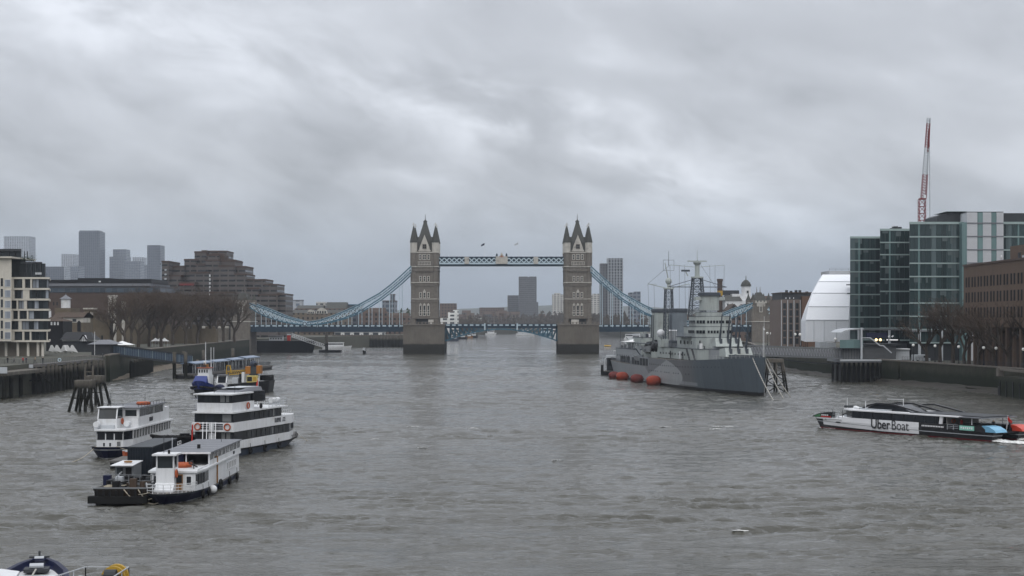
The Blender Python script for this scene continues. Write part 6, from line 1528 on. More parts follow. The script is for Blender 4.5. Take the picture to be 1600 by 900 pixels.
    for nm, ST in (('hull', SD), ('stern_hull', SA)):
        b = MB(); ST2 = [(S(a), S(b_), e, f, g) for a, b_, e, f, g in ST][::-1]
        if nm == 'hull': ST2[-1] = (S(0), S(1.6), .12, .1, 9.3)
        rings = hull(b, ST2, lv, -1.5); b.m(WDK)
        for k in range(len(rings)-1): b.face(rings[k][0], rings[k+1][0], rings[k+1][-1], rings[k][-1])
        hl = b.build(nm, r, smooth=35)
        if nm == 'hull':
            HULL = hl
            b = MB(); b.m(DARKG); rg = random.Random(2)
            for s in np.arange(14, 84, 2.3):
                hw = np.interp(s, [x[0] for x in SD], [x[2] for x in SD]); hwl = np.interp(s, [x[0] for x in SD], [x[3] for x in SD]); zd = np.interp(s, [x[0] for x in SD], [x[4] for x in SD])
                for f in (.77, .52):
                    if f < .6 and (s < 40 or rg.random() < .4): continue
                    y = -(hwl+(hw-hwl)*f**.8)-.02; b.tube((S(s), y-.03, zd*f), (S(s), y+.12, zd*f), .2, n=8)
            split_build(b, 'porthole', hl)
            b = MB(); b.m(WD)
            for sy in (-1, 1):
                y = sy*3.4; b.beam((S(13), y, 7.3), (S(13), y, 5.4), .35); b.beam((S(12.1), y, 5.9), (S(13.9), y, 5.9), .3); b.ball((S(13), y, 7.2), .42, 7, 5)
            b.build('anchor', hl)
            b = MB(); b.m(WG)
            for sy in (-1, 1): rail(b, [(S(a), sy*(e-.15), g) for a, _, e, _, g in SD], 1.0, .03, 2, 2.0)
            b.build('railing', hl)
    # starboard side openings below the forecastle deck edge aft of the break
    b = MB(); b.m(WG2).box(S(112), S(85.02), -8.6, 8.6, 4.71, 7.2); b.m(DARKG)
    for k in range(6): b.box(S(90+k*3.8), S(87.4+k*3.8), -8.75, -8.62, 4.85, 6.9)
    b.build('waist_deckhouse', r)
    # generic tiers: (s0, s1, half width, z0, z1, material)
    def tier(nm, s0, s1, hw, z0, z1, mt=WG, nose=0.0, parent=r, hw1=None):
        hw1 = hw if hw1 is None else hw1
        pl = [(S(s1), -hw), (S(s0+nose), -hw1), (S(s0), -hw1*(.55 if nose else 1)), (S(s0), hw1*(.55 if nose else 1)), (S(s0+nose), hw1), (S(s1), hw)]
        b = MB(); b.m(mt).prism(pl, z0, z1); b.m(WD).prism([(p[0], p[1]*1.02) for p in pl], z1+.003, z1+.12); return b.build(nm, parent)
    def portrow(parent, s0, s1, y, z, n, w=.5, h=.5, mt=DARKG, face='s'):
        b = MB(); b.m(mt)
        for k in range(n):
            q = s0+(s1-s0)*(k+.5)/n; b.box(S(q)-w/2, S(q)+w/2, y-.08, y+.05, z, z+h)
        split_build(b, 'scuttle', parent)
    def frontrow(parent, s, ya, yb_, z, n, w, h):
        for k in range(n):
            y = ya+(yb_-ya)*(k+.5)/n
            inst('window', win_mesh(w, h, None, SMOKED, fw=.08), parent, (S(s)+.05, y-w/2, z), R(90))
    t1 = tier('deckhouse', 38, 84, 7.0, 7.5, 10.4, WG, 3.5, hw1=5.6); portrow(t1, 48, 80, -7.0, 8.6, 9)
    b = MB(); b.m(DARKG).box(S(52)-.5, S(52)+.5, -7.1, -6.9, 7.6, 9.6); b.box(S(66)-.5, S(66)+.5, -7.1, -6.9, 7.6, 9.6); b.m(WHITE).box(S(55)-.5, S(55)+.4, -7.12, -6.92, 7.6, 9.6); split_build(b, 'door', t1)
    t2 = tier('bridge_tier', 43, 64, 5.6, 10.53, 13.4, WG, 2.5, hw1=5.0); portrow(t2, 46, 62, -5.6, 11.6, 4, .7, .9)
    t3 = tier('bridge_tier', 44, 58, 5.2, 13.53, 16.2, WG, 2.2, hw1=4.9); frontrow(t3, 44, -2.4, 2.4, 14.5, 6, .62, .8)
    t4 = tier('bridge', 44.5, 54, 4.8, 16.33, 18.9, WG, 2.0, hw1=4.7); frontrow(t4, 44.5, -2.4, 2.4, 17.1, 6, .62, .8)
    for tt_, hw, hw1, s0, z in ((t3, 5.2, 4.9, 44, 14.5), (t4, 4.8, 4.7, 44.5, 17.1)):   # angled bridge flanks and wings
        for sg in (-1, 1):
            b = MB(); b.m(SMOKED)
            p0, p1 = Vector((S(s0)+.03, sg*hw1*.57, 0)), Vector((S(s0+2.1)+.03, sg*hw1*1.0, 0)); n_ = Vector((sg*(p1-p0).y, -sg*(p1-p0).x, 0)).normalized()*.06
            if n_.x < 0: n_ = -n_
            for k in range(3):
                a, c_ = p0.lerp(p1, .08+k*.31), p0.lerp(p1, .32+k*.31); b.loft([[a-n_+Vector((0,0,z)), c_-n_+Vector((0,0,z)), c_-n_+Vector((0,0,z+.8)), a-n_+Vector((0,0,z+.8))], [a+n_+Vector((0,0,z)), c_+n_+Vector((0,0,z)), c_+n_+Vector((0,0,z+.8)), a+n_+Vector((0,0,z+.8))]])
            for k in range(4): b.box(S(s0+3.4+k*1.6)-.5, S(s0+3.4+k*1.6)+.5, *sorted((sg*hw+sg*.09, sg*hw-sg*.02)), z, z+.8)
            split_build(b, 'bridge_window', tt_)
    tier('wing_platform', 50, 60, 6.8, 13.42, 13.52, WD); 
    b = MB(); b.m(WG); rail(b, [(S(46), -4.2, 19.03), (S(53.5), -4.6, 19.03), (S(53.5), 4.6, 19.03)], 1.1, .03, 2, 1.8); b.build('railing', t4)
    t5 = tier('director_platform', 47, 54, 3.0, 19.03, 20.0, WG, 1.2, hw1=2.8)
    b = MB(); b.m(WG).lathe((S(51), 0, 0), [(2.6, 20.53), (2.6, 24.4)], 14); b.m(WD).lathe((S(51), 0, 0), [(3.0, 24.4), (3.0, 25.2), (2.8, 25.3)], 14); b.m(WG).box(S(51)-1.1, S(51)+1.1, -3.9, 3.9, 23.2, 24.1); b.build('gun_director', r, smooth=30)
    # lattice tripod foremast and mainmast
    def lattice_mast(s, z0, z1, w0, w1, n, mt):
        b = MB(); b.m(mt); P_ = lambda z: w0+(w1-w0)*(z-z0)/(z1-z0)
        zs = np.linspace(z0, z1, n+1)
        for a, c_ in zip(zs, zs[1:]):
            A = [(S(s)+sx*P_(a), sy*P_(a), a) for sx, sy in ((-1,-1),(1,-1),(1,1),(-1,1))]; B = [(S(s)+sx*P_(c_), sy*P_(c_), c_) for sx, sy in ((-1,-1),(1,-1),(1,1),(-1,1))]
            for i in range(4):
                b.beam(A[i], B[i], .3); b.beam(A[i], B[(i+1) % 4], .11); b.beam(A[(i+1) % 4], B[i], .11); b.beam(B[i], B[(i+1) % 4], .16)
        return b.build('mast', r)
    m1 = lattice_mast(64, 19, 29.4, 2.0, 1.15, 7, WD)
    b = MB(); b.m(WG).lathe((S(64), 0, 0), [(1.7, 29.4), (1.7, 29.8), (.7, 29.9), (.6, 32.9), (.8, 33.1), (1.2, 33.7), (.4, 33.9)], 10); b.box(S(64)-.5, S(64)+.5, -2.6, 2.6, 33.9, 34.2); b.m(WD).box(S(64)-.3, S(64)+.3, -4.4, -2.1, 31.2, 31.7); b.m(WG).beam((S(64), -2.6, 30), (S(64), -3.2, 31.2), .25); b.tube((S(64), 0, 34.2), (S(64), 0, 37.2), .09, .05, 5); b.build('radar', m1)
    b = MB(); b.m(WD)
    for z, wv in ((27.0, 8.2),): 
        b.beam((S(64), -wv, z), (S(64), wv, z), .22); b.beam((S(64), -wv, z), (S(64), 0, z+2.4), .14); b.beam((S(64), wv, z), (S(64), 0, z+2.4), .14)
    b.m(WG).beam((S(64), -7.6, 33.0), (S(64), 0, 32.4), .12); b.beam((S(64), 7.6, 33.0), (S(64), 0, 32.4), .12); b.build('yardarm', m1)
    m2 = lattice_mast(98, 11, 27.0, 1.35, .95, 8, WD)
    b = MB(); b.m(WG).lathe((S(98), 0, 0), [(1.6, 27.0), (1.6, 27.4), (.5, 27.6), (.45, 28.6)], 8); b.ball((S(98), 0, 29.4), 1.0, 8, 6); b.tube((S(98), 0, 29.4), (S(98)+.4, -1.2, 34.8), .22, .12, 6); b.m(WD).tube((S(98), 0, 34), (S(98), 0, 38.2), .09, .05, 5)
    for yy in (-1.6, 1.6): b.tube((S(98), yy, 32.5), (S(98), yy, 35.6), .05, n=4)
    b.beam((S(98), -1.6, 35.6), (S(98), 1.6, 35.6), .08); b.beam((S(98), -1.6, 32.5), (S(98), 1.6, 32.5), .08); b.build('radar', m2)
    b = MB(); b.m(WG).beam((S(98), -6.2, 28.6), (S(98), 0, 27.2), .2); b.beam((S(98), 6.2, 28.6), (S(98), 0, 27.2), .2); b.beam((S(98), -6.4, 28.5), (S(98), -3.5, 28.5), .1); b.build('yardarm', m2)
    b = MB(); b.m(WD)
    for y, z0, z1, s1, y1 in ((-7.6, 33, 11, 64, -7.0), (7.6, 33, 11, 64, 7), (-5, 33, 20, 64, -5), (5, 33, 20, 64, 5), (-8.2, 27, 11, 64, -6.8), (-3.5, 33, 20, 63, -3.5), (3.5, 33, 20, 63, 3.5)): b.beam((S(64), y, z0), (S(s1), y1, z1), .06)
    for y in (-6.2, -4.4, 6.2): b.beam((S(98), y, 28.6), (S(98), y*.9, 12), .06)
    b.beam((S(64), -7.6, 33), (S(98), -6.2, 28.6), .05); b.beam((S(64), 0, 34.5), (S(4), 0, 10), .05); b.build('rigging', r)
    FUN = mat('blue_grey_funnel', (0.16, 0.185, 0.205), 0.6, 0.12, 0.5, streak=0.2)
    # funnels: tall, slightly oval, with dark caps
    for s in (86, 109):
        b = MB(); b.m(WG if s > 100 else FUN)
        ring = lambda z, k=1.0: [(S(s)+3.0*k*math.cos(a), 2.5*k*math.sin(a), z) for a in np.linspace(0, 2*math.pi, 17)[:-1]]
        b.loft([ring(9), ring(20.2)]); b.m(WD).loft([ring(20.2, 1.05), ring(20.8, 1.09), ring(21.3, 1.05)]); f = b.build('funnel', r, smooth=40)
        b = MB(); b.m(WD)
        for a in (-1.9, -1.2): b.tube((S(s)+3.15*math.cos(a), 2.65*math.sin(a), 9), (S(s)+3.15*math.cos(a), 2.65*math.sin(a), 19.5), .16, n=5)
        split_build(b, 'steam_pipe', f)
        tier('funnel_casing', s-5, s+5, 5.2, 7.25, 11.6, WG)
    tier('midship_deckhouse', 84.2, 112, 6.4, 7.22, 10.4, WG2)
    for s, y in ((84, 3.5), (90, -4.2)):
        b = MB(); b.m(WHITE).ball((S(s), y, 14.2), 1.15, 10, 7); b.m(WG).tube((S(s), y, 10), (S(s), y, 13.4), .4, n=8); b.build('radome', r, smooth=60)
    # aft superstructure
    a1 = tier('aft_deckhouse', 108, 146, 6.2, 4.9, 9.0, WG2); portrow(a1, 110, 144, -6.2, 6.6, 10)
    a2 = tier('aft_deckhouse', 108, 126, 4.6, 9.13, 12.6, WG); portrow(a2, 110, 124, -4.6, 10.4, 5)
    b = MB(); b.m(WG).lathe((S(112), 0, 0), [(2.4, 12.7), (2.4, 15.6), (2.7, 15.8), (2.7, 16.4)], 12); b.build('gun_director', r, smooth=30)
    for s, y in ((84, -6.6), (93, -6.6)):       # paired dark-hooded secondary gun mounts
        b = MB(); b.m(WG).lathe((S(s), y, 0), [(1.7, 7.3), (1.7, 9.4)], 10); b.m(BLACK).ball((S(s), y, 9.9), 1.95, 12, 7, sz=1.0); b.m(WD).tube((S(s), y-.4, 10), (S(s)+3.6, y-1.8, 11.6), .16, n=6); b.tube((S(s), y+.4, 10), (S(s)+3.6, y-1, 11.6), .16, n=6); b.build('gun_mount', r, smooth=50)
    for s, y in ((76, -6.6), (101, -6.6)):
        b = MB(); b.m(WG).box(S(s)-1.4, S(s)+1.4, y-1.3, y+1.3, 10.5, 12.6); b.m(WG2).tube((S(s), y-.4, 12.2), (S(s)+3.6, y-1.6, 13.4), .15, n=6); b.build('gun_mount', r)
    # twin 4-barrel mount with slanting white tubes
    b = MB(); b.m(WD).box(S(67)-1.6, S(67)+1.6, -6.9, -4.4, 10.55, 12.4); b.m(WHITE)
    for k in range(4): b.beam((S(67)-1.2, -6.6+k*.6, 12.2), (S(67)+.6, -7.1+k*.6, 15.2), .4)
    b.build('launcher', r)
    # white awning aft, small white awning, ship's boats
    def awning(s0, s1, hw, z, rise):
        b = MB(); b.m(TENT); n = 6
        rows = []
        for k in range(n+1):
            s = s0+(s1-s0)*k/n; f = 1-abs(k/n-.45)*1.6; rows.append([(S(s), -hw, z), (S(s), -hw*.5, z+rise*f*.45), (S(s), 0, z+rise*max(f, .05)), (S(s), hw*.5, z+rise*f*.45), (S(s), hw, z)])
        b.loft(rows, caps=False, closed=False); b.loft([[(p[0], p[1], p[2]-.06) for p in q] for q in rows], caps=False, closed=False)
        for rr in (rows[0], rows[-1]): b.loft([rr, [(p[0], p[1], p[2]-.06) for p in rr]], caps=False, closed=False)
        a = b.build('awning', r, smooth=60); b = MB(); b.m(LGREY)
        for s in (s0, (s0+s1)/2, s1):
            for sy in (-1, 1): b.tube((S(s), sy*hw, 4.9), (S(s), sy*hw, z), .07, n=5)
        b.build('awning_post', a)
    awning(124, 141, 5.6, 11.2, 2.2); awning(150, 160, 4.2, 7.9, .9)
    b = MB(); b.m(WHITE).box(S(137), S(127), -2.5, 6, 9.13, 13.6); b.m(DARKG)
    for k in range(5): b.box(S(128.4+k*1.8)-.5, S(128.4+k*1.8)+.5, -2.6, -2.48, 12.2, 13.1)
    b.build('cafe_cabin', r)
    for s in (90, 101):
        b = MB(); st = [(S(s+4), S(s+3.6), .7, .3, 1.3), (S(s+2), S(s+2), 1.3, .9, 1.15), (S(s-2), S(s-2), 1.3, .9, 1.15), (S(s-4), S(s-3.6), .15, .1, 1.5)]
        b2 = MB(); hull(b2, st, [(0, WG2), (1.0, WG2)], -.4); b2.m(WG).face(*[(S(s)+q, w_, 1.1) for q, w_ in ((4, 0), (2, 1.25), (-2, 1.25), (-4, .6), (-4, -.6), (-2, -1.25), (2, -1.25))])
        b2.v = [(x, y-8.2, z+(9.2 if s < 95 else 6.4)) for x, y, z in b2.v]; b2.build('ships_boat', r)
    b = MB(); b.m(WD); 
    for s in (88, 94, 104): b.pipe([(S(s), -7, 7.3), (S(s), -8.6, 9.6), (S(s), -9.4, 9.4)], .18)
    b.beam((S(86), -8.6, 11.2), (S(112), -8.6, 11.2), .4, .25); b.build('davit', r)
    # rails round the tiers, lockers, vents and rafts: the clutter of the upper works
    for s0, s1, hw, z in ((40, 84, 6.9, 10.53), (44, 64, 5.5, 13.53), (45, 57, 5.1, 16.33), (84, 112, 6.3, 10.53), (108, 146, 6.1, 9.15), (109, 126, 4.5, 12.75)):
        b = MB(); b.m(WG2); rail(b, [(S(s0), -hw, z), (S(s1), -hw, z)], 1.05, .035, 3, 1.5); b.build('railing', r)
    rgc = random.Random(12); b = MB()
    for k in range(58):
        s0, s1, hw, z = rgc.choice(((66, 82, 6.2, 10.53), (84, 112, 5.9, 10.53), (108, 124, 5.6, 9.14), (110, 125, 4.2, 12.74), (112, 146, 5.6, 9.14), (88, 108, 8.3, 7.25), (40, 46, 5.5, 10.53)))
        s = rgc.uniform(s0, s1); w = rgc.uniform(.25, .8); h = rgc.uniform(.5, 2.0); y = -rgc.uniform(hw*.55, hw-.4); b.m(rgc.choice((WG, WG2, WD, DARKG, WHITE)))
        if rgc.random() < .35: b.tube((S(s), y, z), (S(s), y, z+h*1.3), w*.4, w*.3, 7)
        else: b.box(S(s)-w, S(s)+w*.8, y-.35, y+.35, z+.01, z+h)
    split_build(b, 'deck_locker', r)
    # main turrets with three raised barrels each
    def turret(s, z, aft=False):
        sg = -1 if aft else 1; b = MB(); b.m(WG2).lathe((S(s), 0, 0), [(3.4, z), (3.4, z+.7)], 14)
        b.m(WG).loft([[(S(s)-sg*4.2, -3.2, z+.7), (S(s)+sg*3.6, -3.5, z+.7), (S(s)+sg*3.6, 3.5, z+.7), (S(s)-sg*4.2, 3.2, z+.7)], [(S(s)-sg*4.0, -3.1, z+2.5), (S(s)+sg*2.0, -3.3, z+2.9), (S(s)+sg*2.0, 3.3, z+2.9), (S(s)-sg*4.0, 3.1, z+2.5)]]); tr = b.build('gun_turret', r)
        el = R(70 if not aft else 12)
        for y in (-2.05, 0, 2.05):
            b = MB(); b.m(WD); p = Vector((S(s)+sg*1.6, y, z+1.7)); dv = Vector((sg*math.cos(el), 0, math.sin(el)))
            b.box(S(s)+sg*2.0-.5, S(s)+sg*2.0+1.1, y-.34, y+.34, z+1.1, z+2.7); b.tube(p, p+dv*3.4, .34, .26, 8); b.tube(p+dv*3.4, p+dv*7.6, .2, .14, 8); b.build('gun_barrel', tr, smooth=40)
    turret(25, 8.2); 
    tier('turret_base', 29.5, 39, 3.4, 7.9, 10.5, WG2, 2); turret(34.5, 10.6)
    turret(149.5, 5.0, True); turret(140, 9.1, True)
    # forecastle fittings: bollards, breakwater, jackstaff, ensign staff, capstans
    b = MB(); b.m(WD)
    for s, y in ((6, 1), (6, -1), (10, 1.8), (10, -1.8), (16, 2.6), (16, -2.6)): b.tube((S(s), y, 8.6), (S(s), y, 9.6), .32, n=8)
    b.beam((S(17), -4, 9.0), (S(15), 0, 9.0), .15, 1.0); b.beam((S(15), 0, 9.0), (S(17), 4, 9.0), .15, 1.0); split_build(b, 'deck_fitting', r)
    b = MB(); b.m(WHITE).tube((S(1.2), 0, 9.3), (S(1.2), 0, 16.5), .08, .05, 5); b.build('jackstaff', r); b = MB(); b.m(DSTEEL).tube((S(Lh-3), 0, 5), (S(Lh-4), 0, 17.5), .1, .06, 5); b.build('ensign_staff', r)
    b = MB(); b.m(DARKG)
    for s in (40, 46): b.beam((S(s), -6.6, 7.6), (S(s+2.2), -6.9, 10.5), .5, .12)
    split_build(b, 'ladder', r)
    # people-sized clutter along the quarterdeck edge: stanchions and dark screens
    b = MB(); b.m(WD); rail(b, [(S(a), -(e-.15), g) for a, _, e, _, g in SA[1:]], 1.05, .04, 3, 1.6); b.m(DARKG)
    for s in (113, 118, 122, 127, 131): b.box(S(s)-1.6, S(s)+1.6, -7.4, -7.2, 4.9, 6.8)
    b.build('quarterdeck_rail', r)
    return r, S
WS, WSS = warship()
def ship_pt(s, y, z):
    a = WS.rotation_euler.z; x = WSS(s); o = WS.location
    return Vector((o.x+x*math.cos(a)-y*math.sin(a), o.y+x*math.sin(a)+y*math.cos(a), z))
# big round fenders floating along the side, boarding pontoon at the stern, mooring chains at the bow
FN = [(959.5, 588, 2.0, 'dark faded red fender nearest the warship stern'), (972, 590, 2.2, 'bright orange fender second from the warship stern'), (995, 594, 2.2, 'dark red and green stained fender with a grey end'), (1021, 598, 2.4, 'orange fender nearest the warship bow')]
for k, (px, py, rr, lab) in enumerate(FN):
    Y = WY(py+4); rr *= .78; o_ = thing('fender', lab, 'fender', (WX(px, Y), Y, 0), 0.3, 'round fenders along the warship side')
    b = MB(); b.m(FENDER if k in (1, 3) else mat('stained_fender_%d' % k, (.13, .028, .024), .7, .4, .6, grime=((.03, .03, .025), .9)))
    n = 10; rings = []
    for j in range(n+1):
        a = math.pi*j/n; rad = max(math.sin(a), .06)**.8*rr*.86; rings.append([(-rr*1.15*math.cos(a), rad*math.cos(q), .62*rr+rad*math.sin(q)) for q in np.linspace(0, 2*math.pi, 15)[:-1]])
    b.loft(rings); b.build('body', o_, smooth=60)
    b = MB(); b.m(DSTEEL); 
    for e in (-1.15, 1.15): b.torus((e*rr, 0, .62*rr), .3, .1, 'x', 8, 5)
    b.beam((rr*1.15, 0, .62*rr), (rr*2.2, .8, .3), .12); b.build('shackle', o_)
def stern_pontoon():
    Y = WY(586); r = thing('boarding_pontoon', 'dark boarding pontoon with tyres and a small grey shelter at the warship stern', 'pontoon', (WX(948, Y), Y, 0)); x = WX(948, Y)
    b = MB(r); b.m(BLACK).box(x-1.6, x+4.5, Y-2, Y+6, -.6, 1.1); b.m(DECKT).box(x-1.7, x+4.6, Y-2.1, Y+6.1, 1.104, 1.4); b.build('hull', r)
    b = MB(r); b.m(RUBBER).box(x-2.0, x-1.2, Y-2.6, Y-1.0, .2, 3.4); b.build('fender', r)
    b = MB(r); b.m(DSTEEL).box(x+.2, x+3.4, Y+1.2, Y+4.4, 1.404, 5.6); b.m(LGREY).box(x+.0, x+3.6, Y+1.0, Y+4.6, 5.604, 6.4); b.m(GLASS).box(x+.5, x+3.1, Y+1.1, Y+1.19, 3, 5); b.build('shelter', r)
    b = MB(r); b.m(LGREY); b.pipe([(x-.8, Y, 1.4), (x-.6, Y, 5.2), (x+.6, Y+.2, 6.6)], .12); b.build('gangway_arm', r)
stern_pontoon()
CH = mat('pale_mooring_chain', (.34, .33, .30), .8, .3, 2.0)
for k, (ax, ay, bx, by, lab) in enumerate(((1184.5, 560, 1210, 625.5, 'pale mooring chain over the warship starboard bow'), (1200, 560, 1225.5, 622.5, 'middle mooring chain dropping from the warship stem'), (1202, 562, 1238, 621, 'outer mooring chain reaching farthest right from the warship bow'))):
    p = ship_pt((4.5, 1, 2)[k], (-1.6, .3, 1.1)[k], 9.0); Yb = WY(by); q = Vector((WX(bx, Yb), Yb, -.4)); b = MB(); b.m(CH)
    n = 46
    for i in range(n):
        t0, t1 = i/n, (i+.82)/n; sag = lambda t_: p.lerp(q, t_)-Vector((0, 0, .55*math.sin(math.pi*t_)))
        b.beam(sag(t0), sag(t1), .24 if i % 2 else .13, .13 if i % 2 else .24)
    o = b.build('mooring_chain'); tag(o, lab, 'mooring chain', 'mooring chains at the warship bow')
# ---------------------------------------------------------------- boats; local +x bow, +y port, z up from the waterline
LOGO = mat('dark_lettering', (0.02, 0.022, 0.03), 0.5)
def side_wins(parent, xs, y, z, h, side, fr=None, gl=GLASSM, name='window', fw=.05, d=.08):
    """row of panes on a straight cabin side; xs = list of (x0, x1)"""
    for a, c in xs:
        w = c-a
        if side > 0: inst(name, win_mesh(w, h, fr, gl, fw=fw, d=d), parent, (c, y+.012, z), R(180))
        else: inst(name, win_mesh(w, h, fr, gl, fw=fw, d=d), parent, (a, y-.012, z), 0)
def end_wins(parent, ys, x, z, h, fwd, fr=None, gl=GLASSM, name='window', fw=.05, d=.08):
    for a, c in ys:
        w = c-a
        if fwd > 0: inst(name, win_mesh(w, h, fr, gl, fw=fw, d=d), parent, (x+.012, a, z), R(90))
        else: inst(name, win_mesh(w, h, fr, gl, fw=fw, d=d), parent, (x-.012, c, z), R(-90))
def split(a, c, n, gap=.12):
    p = (c-a)/n; return [(a+i*p+gap/2, a+(i+1)*p-gap/2) for i in range(n)]
def block_letters(parent, x, y, z, n, h, axis='side', side=1, mt=LOGO):
    """small unreadable name board: a row of close upright strokes"""
    b = MB(); b.m(mt); rg = random.Random(n)
    for k in range(n):
        w = h*.42; a = x+k*h*.62
        b.box(a, a+w*.3, *sorted((y, y+side*.02)), z, z+h); b.box(a+w*.75, a+w, *sorted((y, y+side*.02)), z, z+h*rg.choice((1, .7, 1)))
        b.box(a+w*.3, a+w*.75, *sorted((y, y+side*.018)), z+h*rg.choice((.8, .45, .0)), z+h*rg.choice((1.0, .95)))
    return b.build('name_lettering', parent)
def deck_cap(b, rings, mt, dz_=-.05):
    b.m(mt)
    for k in range(len(rings)-1):
        p = [rings[k][0], rings[k+1][0], rings[k+1][-1], rings[k][-1]]; b.face(*[(q[0], q[1]*.97, q[2]+dz_) for q in p])
def raft(parent, c, mt=WHITE):
    b = MB(); b.m(mt).tube((c[0]-.55, c[1], c[2]), (c[0]+.55, c[1], c[2]), .38, n=12); b.m(LGREY)
    for q in (-.4, .4): b.tube((c[0]+q-.03, c[1], c[2]), (c[0]+q+.03, c[1], c[2]), .395, n=12)
    b.box(c[0]-.5, c[0]+.5, c[1]-.3, c[1]+.3, c[2]-.5, c[2]-.32)
    return b.build('life_raft', parent, smooth=40)

def hang_tyre(parent, c):
    b = MB(); b.m(RUBBER).torus(c, .34, .13, 'y', 10, 6); b.beam((c[0], c[1], c[2]+.3), (c[0], c[1]*.985, c[2]+1.0), .05); return b.build('tyre_fender', parent, smooth=40)
def rope(parent, p, q, sag=.35):
    p, q = Vector(p), Vector(q); b = MB(); b.m(ROPE).pipe([p.lerp(q, t_)-Vector((0, 0, sag*math.sin(math.pi*t_))) for t_ in np.linspace(0, 1, 8)], .035, 5); return b.build('mooring_rope', parent)
# A: two-deck white boat with navy hull, bow towards the viewer
def boat_a():
    r, Ln = boat_root('passenger_boat', 'white two deck passenger boat with navy hull, half hidden behind the dark container', 'boat', (-52.4, 209), (-51.6, 238)); H = Ln/2
    st = [(-H, -H+.3, 2.1, 1.8, 1.15), (-H+4, -H+4, 2.6, 2.4, 1.1), (0, 0, 2.75, 2.6, 1.15), (H-7, H-7, 2.7, 2.3, 1.3), (H-3, H-3.6, 2.5, 1.6, 1.5), (H-.8, H-2.0, 1.75, .7, 1.65), (H, H-1.2, .6, .12, 1.7)]
    b = MB(); rg_ = hull(b, st, [(0, BLACK), (.1, WHITE), (.72, NAVY), (.80, LGREY), (1.0, NAVY)], -.7); deck_cap(b, rg_, DECKT); b.build('hull', r, smooth=35)
    # lower saloon with bow windows following the plan
    pl = [(-H+3, -2.45), (H-5.2, -2.45), (H-3.0, -1.75), (H-2.8, 1.75), (H-5.2, 2.45), (-H+3, 2.45)]
    b = MB(); b.m(WHITE).prism(pl, 1.2, 2.35); b.m(WHITE).prism([(p[0]-.12 if p[0] > 0 else p[0], p[1]*.96) for p in pl], 2.353, 3.55); lo = b.build('lower_cabin', r)
    b = MB(); b.m(SMOKED).prism([(p[0]-.07 if p[0] > 0 else p[0]+.3, p[1]*.985) for p in pl], 2.40, 3.50); gl = b.build('lower_window_band', lo)
    b = MB(); b.m(WHITE)
    P3 = [Vector((p[0]-.05, p[1]*.99, 0)) for p in pl]
    for i, (p, q) in enumerate(zip(P3, P3[1:])):
        n = {0: 14, 1: 1, 2: 3, 3: 1, 4: 14}.get(i, 1)
        for k in range(n+1): c = p.lerp(q, k/n); b.beam((c.x, c.y, 2.36), (c.x-(.12 if i in (1, 2, 3) else 0), c.y, 3.54), .13)
    split_build(b, 'window_post', gl)
    b = MB(); b.m(WHITE).prism([(-H+2.2, -2.65), (H-5.0, -2.65), (H-2.6, -1.95), (H-2.5, 1.95), (H-5.0, 2.65), (-H+2.2, 2.65)], 3.553, 3.75); b.build('upper_deck', r)
    # upper saloon
    b = MB(); b.m(WHITE).box(-H+6, H-8.2, -2.0, 2.35, 3.753, 5.0); b.box(-H+6, H-8.6, -1.95, 2.3, 5.0+.003, 6.2); up = b.build('upper_cabin', r)
    side_wins(up, split(-H+7, H-9.0, 12), 2.3, 5.06, 1.05, 1); end_wins(up, [(.4, 2.15)], H-8.6, 5.05, 1.05, 1, WHITE, GLASS, fw=.1)
    b = MB(); b.m(ROOFG).box(-H+5.6, H-8.2, -2.15, 2.5, 6.203, 6.33); rf = b.build('roof', up)
    b = MB(); b.m(ORANGE).lathe((-1, 1.2, 6.34), [(.9, 0), (1.0, .2), (.9, .4), (.5, .42)], 10); b.build('life_float', r)
    b = MB(); b.m(DSTEEL); rail(b, [(-H+6, 2.3, 6.33), (H-8.6, 2.3, 6.33), (H-8.6, -1.9, 6.33)], .45, .03, 1, 1.6); b.build('railing', rf)
    # wheelhouse forward on the near side
    b = MB(); b.m(WHITE).prism([(H-8.1, -2.3), (H-4.9, -2.2), (H-4.9, .35), (H-8.1, .35)], 3.755, 5.0); b.m(LGREY).prism([(H-4.88, -1.9), (H-4.3, -1.8), (H-4.3, .1), (H-4.88, .1)], 3.755, 4.2)
    b.m(WHITE); 
    for y in (-2.15, .3): b.beam((H-5.0, y, 5.0), (H-5.5, y, 6.4), .14); b.beam((H-8.0, y, 5.0), (H-8.0, y, 6.4), .14)
    wh = b.build('wheelhouse', r)
    b = MB(); b.m(GLASS).loft([[(H-5.0, -2.1, 5.01), (H-5.0, .25, 5.01), (H-5.5, .25, 6.35), (H-5.5, -2.1, 6.35)], [(H-5.06, -2.1, 5.01), (H-5.06, .25, 5.01), (H-5.56, .25, 6.35), (H-5.56, -2.1, 6.35)]]); b.box(H-7.9, H-5.4, .30, .34, 5.02, 6.3); b.build('windscreen', wh)
    b = MB(); b.m(WHITE).box(H-8.3, H-5.2, -2.35, .5, 6.42, 6.52); b.build('wheelhouse_roof', wh)
    raft(r, (H-4.0, -2.0, 4.35)); raft(r, (H-6.0, 1.5, 4.35)); ring_buoy(r, (H-7.0, .55, 4.6), 'y')
    b = MB(); b.m(DSTEEL)
    for k in range(9): b.box(H-3.2+k*.22-1, H-3.2+k*.22-.93, 1.9-.1*k, 2.0-.1*k, 1.6, 2.2)
    for y in (-.4, .4): b.tube((H-1.6, y, 1.65), (H-1.6, y, 2.1), .12, n=6)
    split_build(b, 'bollard', r)
    block_letters(r, -1.5, 2.36, 4.15, 6, .55)
    for q in (-8, -3, 2.5, 6.5): hang_tyre(r, (q, 2.82, .75))
